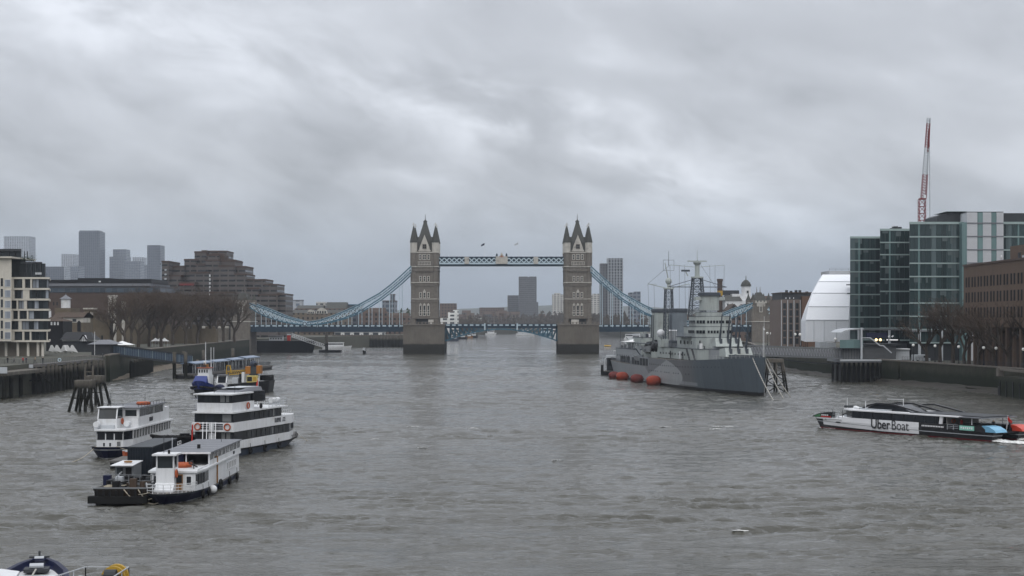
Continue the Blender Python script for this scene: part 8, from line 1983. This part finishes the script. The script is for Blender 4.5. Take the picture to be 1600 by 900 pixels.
def crane_barge():
    Y = 404; r = thing('crane_barge', 'black crane barge loaded with orange machinery and yellow plant', 'barge', (-63, Y, 0)); x0, x1 = -69.0, WX(431.5, Y)
    b = MB(r); b.m(BLACK).loft([[(x0+.4, Y+.3, -1), (x1-.6, Y+.3, -1), (x1, Y, 2.9), (x0, Y, 2.0)], [(x0+.4, Y+9, -1), (x1-.6, Y+9, -1), (x1, Y+9, 2.9), (x0, Y+9, 2.0)]]); b.m(DECKT).face((x0+.1, Y+.1, 2.03), (x1-.1, Y+.1, 2.93), (x1-.1, Y+8.9, 2.93), (x0+.1, Y+8.9, 2.03)); b.build('hull', r)
    b = MB(r); b.m(RUBBER)
    for k in range(3): b.torus((x1-.3, Y+1.5+k*2.5, 3.3), .7, .3, 'x', 10, 6)
    b.box(x1-2.6, x1-.5, Y+1, Y+6, 2.95, 4.2); b.build('tyre_fender', r)
    e = thing('crawler_crane', 'orange crawler crane with a lowered yellow boom standing on the crane barge', 'crane', (WX(402, Y), Y+4, 2.6))
    OR = mat('machine_orange', (.30, .12, .02), .5, .15, .6); gx = WX(402, Y)
    b = MB(e); b.m(OR).box(WX(391, Y), WX(399, Y), Y+2.2, Y+6, 4.6, 6.4); b.box(WX(408, Y), WX(414.5, Y), Y+2.6, Y+6, 4.6, 6.6); b.m(mat('machine_dark', (.04, .045, .05), .6)).box(WX(399, Y)+.02, WX(408, Y)-.02, Y+2.4, Y+6, 4.4, 6.3); b.build('house', e)
    b = MB(e); b.m(NAVYGREY).ball((WX(402, Y), Y+4, 6.9), 1.0, 8, 6, sx=1.0); b.m(BLACK).box(WX(404, Y), WX(408, Y), Y+3, Y+5, 6.3, 7.2); b.build('engine', e)
    b = MB(e); b.m(RUBBER).box(WX(393, Y), WX(411, Y), Y+2, Y+3, 3.1, 4.0); b.box(WX(393, Y), WX(411, Y), Y+5.4, Y+6.4, 3.1, 4.0); b.m(DSTEEL).box(WX(397, Y), WX(407, Y), Y+2.6, Y+5.8, 3.6, 4.58); b.build('crawler_track', e)
    b = MB(e); b.m(YELLOW); A, B = Vector((WX(391, Y), Y+3.4, 4.6)), Vector((WX(361, Y), Y+2.2, 4.3))
    for dz_ in (0, .9):
        for dy in (0, .9): b.beam(A+Vector((0, dy, dz_)), B+Vector((0, dy, dz_)), .16)
    for k in range(9): p, q = A.lerp(B, k/9), A.lerp(B, (k+1)/9); b.beam(p, q+Vector((0, 0, .9)), .1); b.beam(p+Vector((0, .9, .9)), q+Vector((0, .9, 0)), .1)
    b.beam(B, B+Vector((.2, 0, 2.4)), .2); b.beam(B+Vector((1.2, .4, .5)), B+Vector((.9, .4, 2.4)), .3); b.beam(B+Vector((.2, 0, 2.4)), B+Vector((1, .4, 2.2)), .2); b.build('boom', e)
    g = thing('yellow_generator', 'pale yellow generator box on the crane barge below the orange machinery', 'generator', (WX(403, Y), Y+.8, 2.55))
    b = MB(g); b.m(mat('pale_yellow', (.50, .42, .16), .5, .1)).box(WX(395, Y), WX(412, Y), Y+.3, Y+1.8, 2.5, 4.2); b.m(DARKB).box(WX(396, Y), WX(403.5, Y), Y+.22, Y+.29, 2.8, 3.9); b.m(YELLOW).box(WX(405, Y), WX(410.5, Y), Y+.22, Y+.29, 2.9, 3.9); b.build('body', g)
    b = MB(r); b.m(LGREY).box(WX(371, Y), WX(381, Y), Y+1, Y+4, 2.1, 3.6); b.m(WHITE).box(WX(387, Y), WX(391, Y), Y+.6, Y+2, 2.5, 5); b.m(LGREY).box(WX(413, Y), WX(421, Y), Y+1, Y+4, 2.8, 4.1); b.m(BLACK).box(WX(383, Y), WX(386.5, Y), Y+.6, Y+1.6, 2.4, 4.6); split_build(b, 'deck_load', r)
    for o_ in (r, e, g): o_.location.x -= 1.6
crane_barge()
# G: fast ferry on the right, with its name in big letters
def fast_ferry():
    r, Ln = boat_root('fast_ferry', 'long black and white fast catamaran ferry with large lettering on its side', 'ferry', (53.3, 274.3), (74.4, 242.6)); H = Ln/2; r.scale = (1, 1, 0.72)
    CW = mat('ferry_white', (.74, .74, .75), .35, .03, .5); CBK = mat('ferry_black', (.010, .010, .012), .3, .15, .5); DR = mat('ferry_red_boot', (.12, .010, .012), .5); 
    hs = 2.9      # half spacing of the two hulls
    for sy in (-1, 1):
        b = MB(); st = [(-H, -H+.6, 1.15, .9, 1.75), (-H+5, -H+5, 1.2, 1.05, 1.75), (0, 0, 1.2, 1.0, 1.85), (H-8, H-8, 1.15, .75, 2.15), (H-3, H-3.4, .75, .35, 2.45), (H, H-1.2, .14, .06, 2.6)]
        hull(b, st, [(0, CBK), (.14, DR), (.62, CBK), (.70, LGREY), (1.0, CBK)], -.6); b.v = [(x, y+sy*hs, z) for x, y, z in b.v]; b.build('hull', r, smooth=35)
        # white forward half of the hull side, a plate just proud of it
        b = MB(); ys = lambda x, z: sy*(hs+np.interp(x, [s_[1] for s_ in st], [s_[3] for s_ in st])+(np.interp(x, [s_[0] for s_ in st], [s_[2] for s_ in st])-np.interp(x, [s_[1] for s_ in st], [s_[3] for s_ in st]))*(min(z/np.interp(x, [s_[0] for s_ in st], [s_[4] for s_ in st]), 1))**.8+.03)
        xs = np.linspace(-4.6, H-2.2, 16)
        for zlo, zhi, mt in ((.46, 1.22, CW), (1.225, 1.32, STEEL), (1.325, 1.86, CW)):
            for a, c in zip(xs, xs[1:]):
                f = lambda x, z: z+max(0, (x-3)/(H-3))*.55
                b.m(mt); b.loft([[(a, ys(a, f(a, zlo)), f(a, zlo)), (c, ys(c, f(c, zlo)), f(c, zlo)), (c, ys(c, f(c, zhi)), f(c, zhi)), (a, ys(a, f(a, zhi)), f(a, zhi))], [(a, ys(a, f(a, zlo))-sy*.02, f(a, zlo)), (c, ys(c, f(c, zlo))-sy*.02, f(c, zlo)), (c, ys(c, f(c, zhi))-sy*.02, f(c, zhi)), (a, ys(a, f(a, zhi))-sy*.02, f(a, zhi))]])
        b.build('white_side_panel', r)
    b = MB(); b.m(CBK).prism([(-H+.5, -hs-1.0), (H-6, -hs-1.0), (H-1.5, -hs), (H-1.5, hs), (H-6, hs+1.0), (-H+.5, hs+1.0)], 1.55, 1.85); b.build('bridge_deck', r)
    yw = hs+1.18
    # superstructure: white band, dark glass band, roof
    pl = lambda w, x0, x1, t_: [(x0, -w), (x1-3.0, -w), (x1, -w*t_), (x1, w*t_), (x1-3.0, w), (x0, w)]
    b = MB(); b.m(CW).prism(pl(yw, -4.6, H-4.2, .6), 1.86, 2.95); b.m(CBK).prism(pl(yw-.02, -H+9.0, -4.61, 1.0), 1.86, 2.95); cab = b.build('cabin', r)
    b = MB(); b.m(SMOKED).prism(pl(yw-.05, -H+10.6, H-6.5, .6), 2.953, 4.55); gb = b.build('window_band', cab)
    for sy in (-1, 1):
        b = MB(); b.m(CBK)
        for k in range(11): x = -H+11+k*2.2; b.box(x-.05, x+.05, *sorted((sy*(yw-.055), sy*(yw-.01))), 2.96, 4.54)
        split_build(b, 'window_post', gb)
    b = MB(); b.m(CW).prism(pl(yw+.1, -H+6.5, H-6.0, .6), 4.553, 4.82); b.m(DSTEEL).prism(pl(yw-.8, -H+2.5, -2, 1.0), 4.823, 4.95); b.m(ROOFG).prism(pl(yw, -H+2.3, -H+6.5, 1.0), 4.56, 4.75); b.m(LGREY).prism(pl(yw-1.2, 3, H-8, .6), 4.823, 5.1); rf = b.build('roof', r)
    # open white bow with curved nose piece
    for sy in (-1, 1):
        y = sy*(hs+.55)
        b = MB(); b.m(CW).prism([(H-8, y-.5), (H-1.0, y-.35), (H-1.0, y+.35), (H-8, y+.5)], 2.3, 2.62); b.build('bow_bulwark', r)
        b = MB(); b.m(BLACK)
        prof = [(H-4.6, 2.63), (H-.1, 2.63), (H-.5, 2.95), (H-1.8, 3.5), (H-3.2, 3.8), (H-4.6, 3.95)]
        b.loft([[(x, y-.45, z) for x, z in prof], [(x, y+.45, z) for x, z in prof]]); b.m(RED)
        b.loft([[(x, *( (y+sy*.46,)), z) for x, z in ((H-4.5, 2.66), (H-2.2, 2.66), (H-2.2, 2.95), (H-4.5, 2.95))], [(x, y+sy*.48, z) for x, z in ((H-4.5, 2.66), (H-2.2, 2.66), (H-2.2, 2.95), (H-4.5, 2.95))]])
        b.m(mat('ferry_green', (.05, .16, .07), .5)).loft([[(x, y+sy*.46, z) for x, z in ((H-2.1, 2.7), (H-.5, 2.7), (H-.9, 3.0), (H-2.1, 3.45))], [(x, y+sy*.485, z) for x, z in ((H-2.1, 2.7), (H-.5, 2.7), (H-.9, 3.0), (H-2.1, 3.45))]])
        b.m(CW)
        for k in range(4): b.box(H-3.9+k*.42, H-3.6+k*.42, *sorted((y+sy*.481, y+sy*.5)), 3.05, 3.3)
        b.build('bow_panel', r)
    b = MB(); b.m(LGREY); rail(b, [(H-6.2, hs+.9, 2.63), (H-4.8, hs+.9, 2.63)], 1.1, .04, 3, .7); b.box(H-6.9, H-6.2, 1.5, 2.6, 2.63, 3.4); b.build('bow_rail', r)
    # raised wheelhouse with curved arches
    b = MB(); b.m(SMOKED); prof = [(-1.2, 4.83), (9.0, 4.83), (7.4, 5.75), (6.2, 6.15), (2.5, 6.2), (.6, 5.6)]
    b.loft([[(x, -1.9, z) for x, z in prof], [(x, 1.9, z) for x, z in prof]]); wh = b.build('wheelhouse', r)
    for y in (-2.6, 2.2):
        b = MB(); b.m(CBK); pts = [(9.4, y, 4.85), (7.6, y, 5.85), (5.8, y, 6.35), (2.4, y, 6.3), (-.6, y, 5.55), (-3.4, y, 4.9)]; b.path(pts, .3, .32); b.build('roof_arch', wh)
    b = MB(); b.m(CBK); pts = [(3.2, -3.6, 5.0), (1.2, -3.6, 6.1), (-1.0, -3.6, 6.3), (-4.2, -3.6, 5.6), (-7, -3.6, 4.95)]; b.path(pts, .3, .3); b.build('roof_arch', wh)
    b = MB(); b.m(WHITE).tube((13.2, 1.5, 4.85), (13.2, 1.5, 7.2), .06, n=5); b.tube((8.2, 2.4, 4.85), (8.2, 2.4, 6.7), .07, n=5); b.tube((1.2, 1.2, 6.1), (1.2, 1.2, 7.6), .07, n=5); b.beam((4.6, 1.2, 7.4), (1.2, 1.2, 7.4), .12); b.ball((11.2, 1.6, 5.1), .4, 8, 5); b.ball((10, 2.4, 5.1), .35, 8, 5); b.m(DSTEEL).box(12.2, 12.8, 1.2, 2.6, 5.1, 5.5); b.build('mast', rf)
    # open aft deck under the roof: posts, seats, rails, engine boxes with coloured ends
    b = MB(); b.m(CW)
    for sy in (-1, 1): b.beam((-H+10.3, sy*(yw-.2), 1.86), (-H+10.0, sy*(yw-.2), 4.55), .6, .22); b.beam((-H+4.5, sy*(yw-.6), 1.86), (-H+4.5, sy*(yw-.6), 4.56), .1)
    b.m(mat('aft_bulkhead', (.20, .19, .18), .6)).box(-H+9.2, -H+9.35, -3.6, 3.6, 1.86, 4.5); b.m(ORANGE).torus((-H+8.9, 2.5, 3.6), .36, .09, 'x'); b.build('aft_bulkhead', cab)
    b = MB(); b.m(DSTEEL)
    for k in range(6):
        x = -H+3.2+k*1.05
        for y in (-2.4, -1.2, 0, 1.2, 2.4): b.box(x-.05, x+.1, y-.4, y+.4, 2.2, 3.0); b.box(x, x+.45, y-.4, y+.4, 2.2, 2.3)
    split_build(b, 'seat', r)
    b = MB(); b.m(LGREY)
    for sy in (-1, 1): rail(b, [(-H+8.8, sy*yw*.98, 1.86), (-H+1.6, sy*yw*.98, 1.86)], 1.1, .04, 3, 1.1)
    b.build('railing', r)
    for sy in (-1, 1):
        b = MB(); y = sy*(hs+.1); b.m(CBK); prof = [(-H+6.4, 1.86), (-H-.6, 1.86), (-H-.3, 2.4), (-H+.6, 2.95), (-H+1.6, 3.1), (-H+6.4, 3.1)]
        b.loft([[(x, y-1.25, z) for x, z in prof], [(x, y+1.25, z) for x, z in prof]])
        blue = mat('ferry_light_blue', (.15, .36, .52), .4); red_ = mat('ferry_signal_red', (.50, .045, .02), .4)
        tip = [(-H-.66, 1.9), (-H-.36, 2.42), (-H+.57, 3.0), (-H+1.5, 3.14), (-H+2.0, 3.14), (-H+1.3, 2.4), (-H+1.3, 1.9)]
        b.m(blue if sy > 0 else red_).loft([[(x, y-1.28, z) for x, z in tip], [(x, y+1.28, z) for x, z in tip]]); b.build('stern_quarter', r)
        if sy > 0:
            b = MB(); b.m(mat('ferry_mint', (.25, .55, .45), .5)).box(-H+3.4, -H+6.2, y+1.26, y+1.29, 2.0, 2.95); b.m(CW)
            for k in range(6): b.box(-H+3.7+k*.4, -H+3.95+k*.4, y+1.292, y+1.31, 2.25+(k % 2)*.1, 2.7)
            b.build('side_logo', r)
    b = MB(); b.m(WHITE).tube((-H+1.2, -.3, 1.86), (-H+.9, -.3, 5.2), .05, n=5); fp = b.build('ensign_staff', r)
    b = MB(); b.m(RED).loft([[(-H+.9-.2*k, -.3+.1*math.sin(k), 5.1-.28*k), (-H+.9-.2*k, -.27+.1*math.sin(k), 5.1-.28*k), (-H+.95-.15*k, -.27+.1*math.sin(k), 4.3-.2*k), (-H+.95-.15*k, -.3+.1*math.sin(k), 4.3-.2*k)] for k in range(5)]); b.build('flag', fp)
    # lettering on the port side (towards the viewer): bold first word, light second word
    BLK = mat('sign_black', (.008, .008, .01), .4)
    for s_, x, bold in (('Uber', 5.4, .022), ('Boat', 1.05, -.022)):
        me = text_mesh(s_, 2.75, BLK, .012, bold)
        o = bpy.data.objects.new('lettering', me); COL.objects.link(o); o.parent = r; o.location = (x, yw+.1, .98); o.rotation_euler = (R(90), 0, R(180)); o.scale = (.72, 1.12, 1)
    b = MB(); b.m(CW)
    for k in range(14): b.box(-5.4-k*.32, -5.2-k*.32, yw-.018, yw+.01, 2.2, 2.5)
    b.build('route_lettering', cab)
    a = r.rotation_euler.z; ca, sa = math.cos(a), math.sin(a)
    def W(x, y, z): return (r.location.x+x*ca-y*sa, r.location.y+x*sa+y*ca, z*.72)
    person('person in black standing at the stern rail of the fast ferry, left of the ensign', W(-H+2.6, .9, 1.86), a+2.4, 'stand', 'black', 'passengers on the ferry stern'); person('person in black standing at the stern rail of the fast ferry, right of the ensign', W(-H+1.4, -1.3, 1.86), a+3.4, 'lean', 'black', 'passengers on the ferry stern')
    person('person in a red jacket standing under the aft roof of the fast ferry', W(-H+7.4, 2.4, 1.86), a+1.5, 'stand', 'red'); 
    return r, W, H
FERRY, FW_, FH = fast_ferry()
# churned wake behind the ferry and odd white crests
FOAM = mat('white_water', (.66, .66, .64), .7, .3, 1.2)
def foam_patch(b, c, lx, ly, seed, ang=0.0, h=.18, n=(26, 12)):
    rg = random.Random(seed); ca, sa = math.cos(ang), math.sin(ang)
    for k in range(int(lx*ly*8)+22):
        u, v = rg.uniform(-1, 1), rg.gauss(0, .4)
        x, y = u*lx, v*ly*(1-.4*abs(u)); z = rg.uniform(.0, h)*(1-u*u*.6); s = rg.uniform(.07, .26); q = rg.uniform(0, 3.14)
        pts = [(c[0]+(x+s*1.6*math.cos(q+a_)*rg.uniform(.6, 1.2))*ca-(y+s*math.sin(q+a_))*sa, c[1]+(x+s*1.6*math.cos(q+a_))*sa+(y+s*math.sin(q+a_)*rg.uniform(.6, 1.2))*ca, z*.6+rg.uniform(-.02, .03)+.03) for a_ in (0, 1.2, 2.4, 3.6, 4.9)]
        b.face(*pts)
b = MB(); b.m(FOAM); rgf = np.random.default_rng(3)
for sy in (-1, 1):          # a ragged sheet of churned white water behind each hull, thinning with distance
    nu, nv = 90, 22; un = np.linspace(0, 26, nu); hz = rgf.random((nu, nv))
    hz = (hz+np.roll(hz, 1, 0)+np.roll(hz, 1, 1)+np.roll(hz, -1, 0))/4
    P_ = [[FW_(-FH+.6-un[i], sy*2.9+(j/(nv-1)-.5)*(2.2+.17*un[i])+.4*math.sin(un[i]*.5)+rgf.normal(0, .05), .10+(.95-.03*un[i])*max(hz[i, j]-.22, 0)*math.exp(-((j/(nv-1)-.5)*2.6)**2)) for j in range(nv)] for i in range(nu)]
    for i in range(nu-1):
        for j in range(nv-1):
            if hz[i, j] > .30+.011*un[i]+.22*abs(j/(nv-1)-.5): b.face(P_[i][j], P_[i+1][j], P_[i+1][j+1], P_[i][j+1])
p = FW_(FH-3, 3.6, 0); foam_patch(b, p, 2.0, .4, 5, FERRY.rotation_euler.z, .2)
o = b.build('wake'); tag(o, 'white churned wake behind the fast ferry', kind='stuff')
b = MB(); b.m(FOAM)
for k, (px, py, s) in enumerate(((1041, 668, .9), (1127, 667, 1.5), (1120, 671, .9), (1156, 831, .45), (645, 667, .6), (738, 670, .7), (586, 687, .4), (1330, 655, .6), (660, 700, .4), (870, 720, .4))): Y = WY(py); foam_patch(b, (WX(px, Y), Y), s*1.3, s*.8, 40+k, 0, .2)
o = b.build('whitecaps'); tag(o, 'scattered small white wave crests', kind='stuff')
# H: the two boats cut by the bottom edge
def bottom_boat():
    r, Ln = boat_root('river_boat', 'boat with a curved navy bow and white foredeck cut by the bottom left corner', 'boat', (-32.6, 112.6), (-27.2, 84.5)); H = Ln/2; r.scale = (1, .9, .66)
    st = [(-H, -H, 2.8, 2.6, 1.6), (0, 0, 3.1, 2.8, 1.5), (H-8, H-8.4, 2.9, 2.2, 1.7), (H-4, H-5, 2.4, 1.4, 1.95), (H-1.4, H-3, 1.5, .6, 2.2), (H-.3, H-2.2, .75, .2, 2.35), (H, H-2, .3, .08, 2.4)]
    b = MB(); rg_ = hull(b, st, [(0, BLACK), (.2, NAVY), (1.0, NAVY)], -.7)
    rings = []
    for xd, xw, hd, hw, zd in st: rings.append((xd, hd, zd))
    b.m(NAVY)
    for (xa, ha, za), (xb, hb, zb) in zip(rings, rings[1:]):
        for sy in (-1, 1):
            b.face((xa, sy*ha, za), (xb, sy*hb, zb), (xb, sy*max(hb-.35, .05), zb-.02), (xa, sy*(ha-.35), za-.02)); b.face((xa, sy*(ha-.35), za-.02), (xb, sy*max(hb-.35, .05), zb-.02), (xb, sy*max(hb-.5, .03), zb-.9), (xa, sy*(ha-.5), za-.9))
    b.build('hull', r, smooth=35)
    b = MB(); b.m(WHITE)
    for (xa, ha, za), (xb, hb, zb) in zip(rings, rings[1:]): b.face((xa, ha-.45, za-.75), (xb, max(hb-.45, .03), zb-.75), (xb, -max(hb-.45, .03), zb-.75), (xa, -(ha-.45), za-.75))
    b.build('foredeck', r)
    b = MB(); b.m(DSTEEL).box(H-3.2, H-2.0, -.9, .9, 1.55, 1.9); b.m(LGREY).tube((H-2.6, -.5, 2.1), (H-2.6, .5, 2.1), .28, n=9); b.build('windlass', r)
    b = MB(); b.m(NAVY).box(H-.95, H-.4, -.5, .5, 2.36, 2.5); b.m(DSTEEL).tube((H-.7, -.75, 2.62), (H-.7, .75, 2.62), .1, n=7); b.tube((H-.7, 0, 2.4), (H-.6, 0, 3.2), .08, n=6); b.m(LGREY).tube((H-.75, -.35, 2.5), (H-.75, .35, 2.5), .2, n=8); b.build('bow_roller', r)
    b = MB(); b.m(RED); b.beam((H-8, .8, 1.2), (H-5.6, .5, 1.5), .22); b.m(BLACK).box(H-6.5, H-5.4, -.6, .5, 1.1, 1.6); b.m(CH); b.pipe([(H-5.4, .1, 1.6), (H-3.2, .0, 1.9)], .07); split_build(b, 'deck_gear', r)
    b = MB(); b.m(WHITE).box(-H+3, H-16.6, -.2, 2.8, 1.3, 3.3); wh = b.build('cabin', r); b = MB(); b.m(GLASS).box(-H+3.2, H-16.58, -.22, 2.82, 3.303, 4.5); b.build('window_band', wh)
    b = MB(); b.m(WHITE).prism([(-H+2.6, -.5), (H-16.8, -.4), (H-15.6, .9), (H-16.8, 2.9), (-H+2.6, 3.0)], 4.503, 4.8); b.build('cabin_roof', wh); b = MB(); b.m(DSTEEL).tube((H-16.9, 2.3, 4.81), (H-16.9, 2.3, 5.9), .05, n=5); b.build('aerial', wh)
bottom_boat()
def bottom_workboat():
    r = thing('winch_boat', 'small workboat with pale rails and a yellow winch drum cut by the bottom edge', 'boat', (-25.2, 99, 0)); z = 1.35
    b = MB(r); b.m(BLACK).prism([(-28, 94), (-23.6, 94), (-23.6, 102.6), (-24.6, 104.2), (-27, 104.2), (-28, 102.6)], -.6, z); b.m(DECKT).prism([(-27.9, 94.1), (-23.7, 94.1), (-23.7, 102.5), (-24.7, 104.1), (-26.9, 104.1), (-27.9, 102.5)], z+.004, z+.05); b.build('hull', r)
    b = MB(r); b.m(LGREY); p = [(-27.6, 97, z), (-26.6, 101.6, z), (-23.9, 101.6, z), (-23.9, 96, z)]; rail(b, p, 1.25, .035, 1, 1.4); b.build('railing', r)
    b = MB(r); b.m(BLACK).box(-25.2, -23.95, 98.9, 100.7, z+.06, z+1.0); b.m(DSTEEL).tube((-24.9, 99.6, z+1.0), (-24.2, 99.6, z+1.0), .4, n=12); b.build('engine', r)
    b = MB(r); b.m(YELLOW).tube((-24.55, 101.0, z+.75), (-24.55, 101.3, z+.75), .75, n=20); b.tube((-24.55, 100.2, z+.75), (-24.55, 100.4, z+.75), .75, n=20); b.m(BLACK).tube((-24.55, 100.4, z+.75), (-24.55, 101.0, z+.75), .45, n=14); b.m(DSTEEL).box(-24.7, -24.4, 100.0, 100.19, z+.05, z+1.0); b.build('winch_drum', r, smooth=40)
    b = MB(r); b.m(LGREY).ball((-26.4, 99.6, z+.35), .75, 10, 6, sz=.9); b.build('buoy', r, smooth=60)
bottom_workboat()
# I: small craft near and under the bridge
def tiny_boat(name, label, px, py, w_px, hullm, cabm, h=1.4, cab=(.15, .75, 1.8), group=None, rz=0.0, roof=None):
    Y = WY(py); Lb = w_px/FPX*Y; r = thing(name, label, 'boat', (WX(px, Y), Y, 0), rz, group); H = Lb/2
    b = MB(); st = [(-H, -H, Lb*.13, Lb*.11, h), (0, 0, Lb*.15, Lb*.13, h*.95), (H*.6, H*.6, Lb*.12, Lb*.08, h*1.05), (H, H*.9, .15, .08, h*1.25)]
    rg_ = hull(b, st, [(0, BLACK), (.25, hullm), (1.0, hullm)], -.4); deck_cap(b, rg_, DECKT, -.05); b.build('hull', r, smooth=40)
    a, c, hh = cab; b = MB(); b.m(cabm).box(-H+Lb*a, -H+Lb*c, -Lb*.10, Lb*.10, h*.9, h+hh); cb = b.build('cabin', r)
    b = MB(); b.m(GLASS)
    for sy in (-1, 1): b.box(-H+Lb*(a+.02), -H+Lb*(c-.02), *sorted((sy*Lb*.101, sy*Lb*.098)), h+hh*.45, h+hh*.8)
    b.build('window_band', cb); b = MB(); b.m(roof or cabm).box(-H+Lb*(a-.02), -H+Lb*(c+.02), -Lb*.11, Lb*.11, h+hh+.01, h+hh+.2); b.build('roof', cb)
    return r
tiny_boat('motor_boat', 'small dark motor boat under way left of the left bridge pier', 569, 553, 15, BLACK, LGREY, 1.6, (.35, .7, 1.5), None, R(-95))
tiny_boat('trip_boat', 'white trip boat with red stripe at the black landing under the bridge', 527, 545, 46, WHITE, WHITE, 1.6, (.1, .72, 2.2), None, R(4))
GB_ = 'boats moored beyond the bridge'
tiny_boat('cruiser', 'white cruiser moored on the far shore in the middle of the bridge span', 767, 523, 18, WHITE, WHITE, 2.0, (.2, .8, 4), GB_, R(8))
tiny_boat('cruiser', 'long white boat moored on the far shore left of the right bridge pier', 821, 524, 30, WHITE, LGREY, 2.2, (.1, .7, 4), GB_, 0)
tiny_boat('ferry_pontoon', 'blue vessel moored on the far shore close to the right bridge pier', 852, 524.5, 22, BRBLUE, BRPALE, 3, (.1, .8, 6), GB_, R(180))
tiny_boat('cruiser', 'pale boat just left of the right bridge pier', 866, 524, 8, WHITE, WHITE, 2.2, (.1, .8, 5), GB_, 0)
tiny_boat('lighter', 'dark lighter moored nearest the left bridge pier', 705, 533, 26, NAVYGREY, LGREY, 2.2, (.5, .8, 2.6), GB_, R(12))
tiny_boat('lighter', 'dark lighter second from the left bridge pier', 723, 530, 16, BLACK, LGREY, 2.0, (.3, .7, 2.6), GB_, R(20))
tiny_boat('lighter', 'brown boat in the moored row beyond the left pier', 733, 528.5, 13, BROWNWOOD, WHITE, 2.0, (.3, .7, 2.6), GB_, R(20))
tiny_boat('lighter', 'dark boat at the right end of the moored row beyond the left pier', 741, 528, 12, BLACK, WHITE, 2.4, (.2, .7, 3), GB_, R(20))
tiny_boat('houseboat', 'pale boat seen low above the warship stern', 985, 531, 20, WHITE, WHITE, 2.0, (.1, .8, 3), GB_, 0)
Y = WY(541.5); r = thing('marker_buoy', 'yellow mooring buoy floating between the right bridge pier and the warship', 'buoy', (WX(949.5, Y), Y, 0)); b = MB(); b.m(YELLOW).loft([[(-2.3, .9*math.cos(q), .45+.55*math.sin(q)) for q in np.linspace(0, 6.28, 9)[:-1]], [(2.3, .9*math.cos(q), .45+.55*math.sin(q)) for q in np.linspace(0, 6.28, 9)[:-1]]]); b.build('body', r, smooth=40); b = MB(); b.m(DSTEEL).torus((0, 0, 1.1), .3, .08, 'y'); b.build('ring', r)
# birds: a gull low over the water
def gull():
    r = thing('gull', 'dark gull low over the water left of the big three deck boat', 'bird', PT(306.5, 622, 200))
    b = MB(); b.m(mat('gull_grey', (.10, .10, .10), .8)); rings = []
    for t_, rr in ((-.3, .02), (-.2, .05), (0, .08), (.14, .06), (.2, .05), (.27, .015)): rings.append([(t_*.4, rr*math.cos(a), t_*.9+rr*math.sin(a)) for a in np.linspace(0, 6.28, 9)[:-1]])
    b.loft(rings)
    for sy in (-1, 1): b.loft([[(.06, sy*.05, .06), (-.10, sy*.05, .02), (-.10, sy*.05, .035), (.06, sy*.05, .075)], [(.05, sy*.35, .32), (-.08, sy*.35, .28), (-.08, sy*.35, .295), (.05, sy*.35, .335)], [(-.05, sy*.62, .42), (-.09, sy*.62, .40), (-.09, sy*.62, .41), (-.05, sy*.62, .43)]])
    b.build('body', r, smooth=50)
gull()
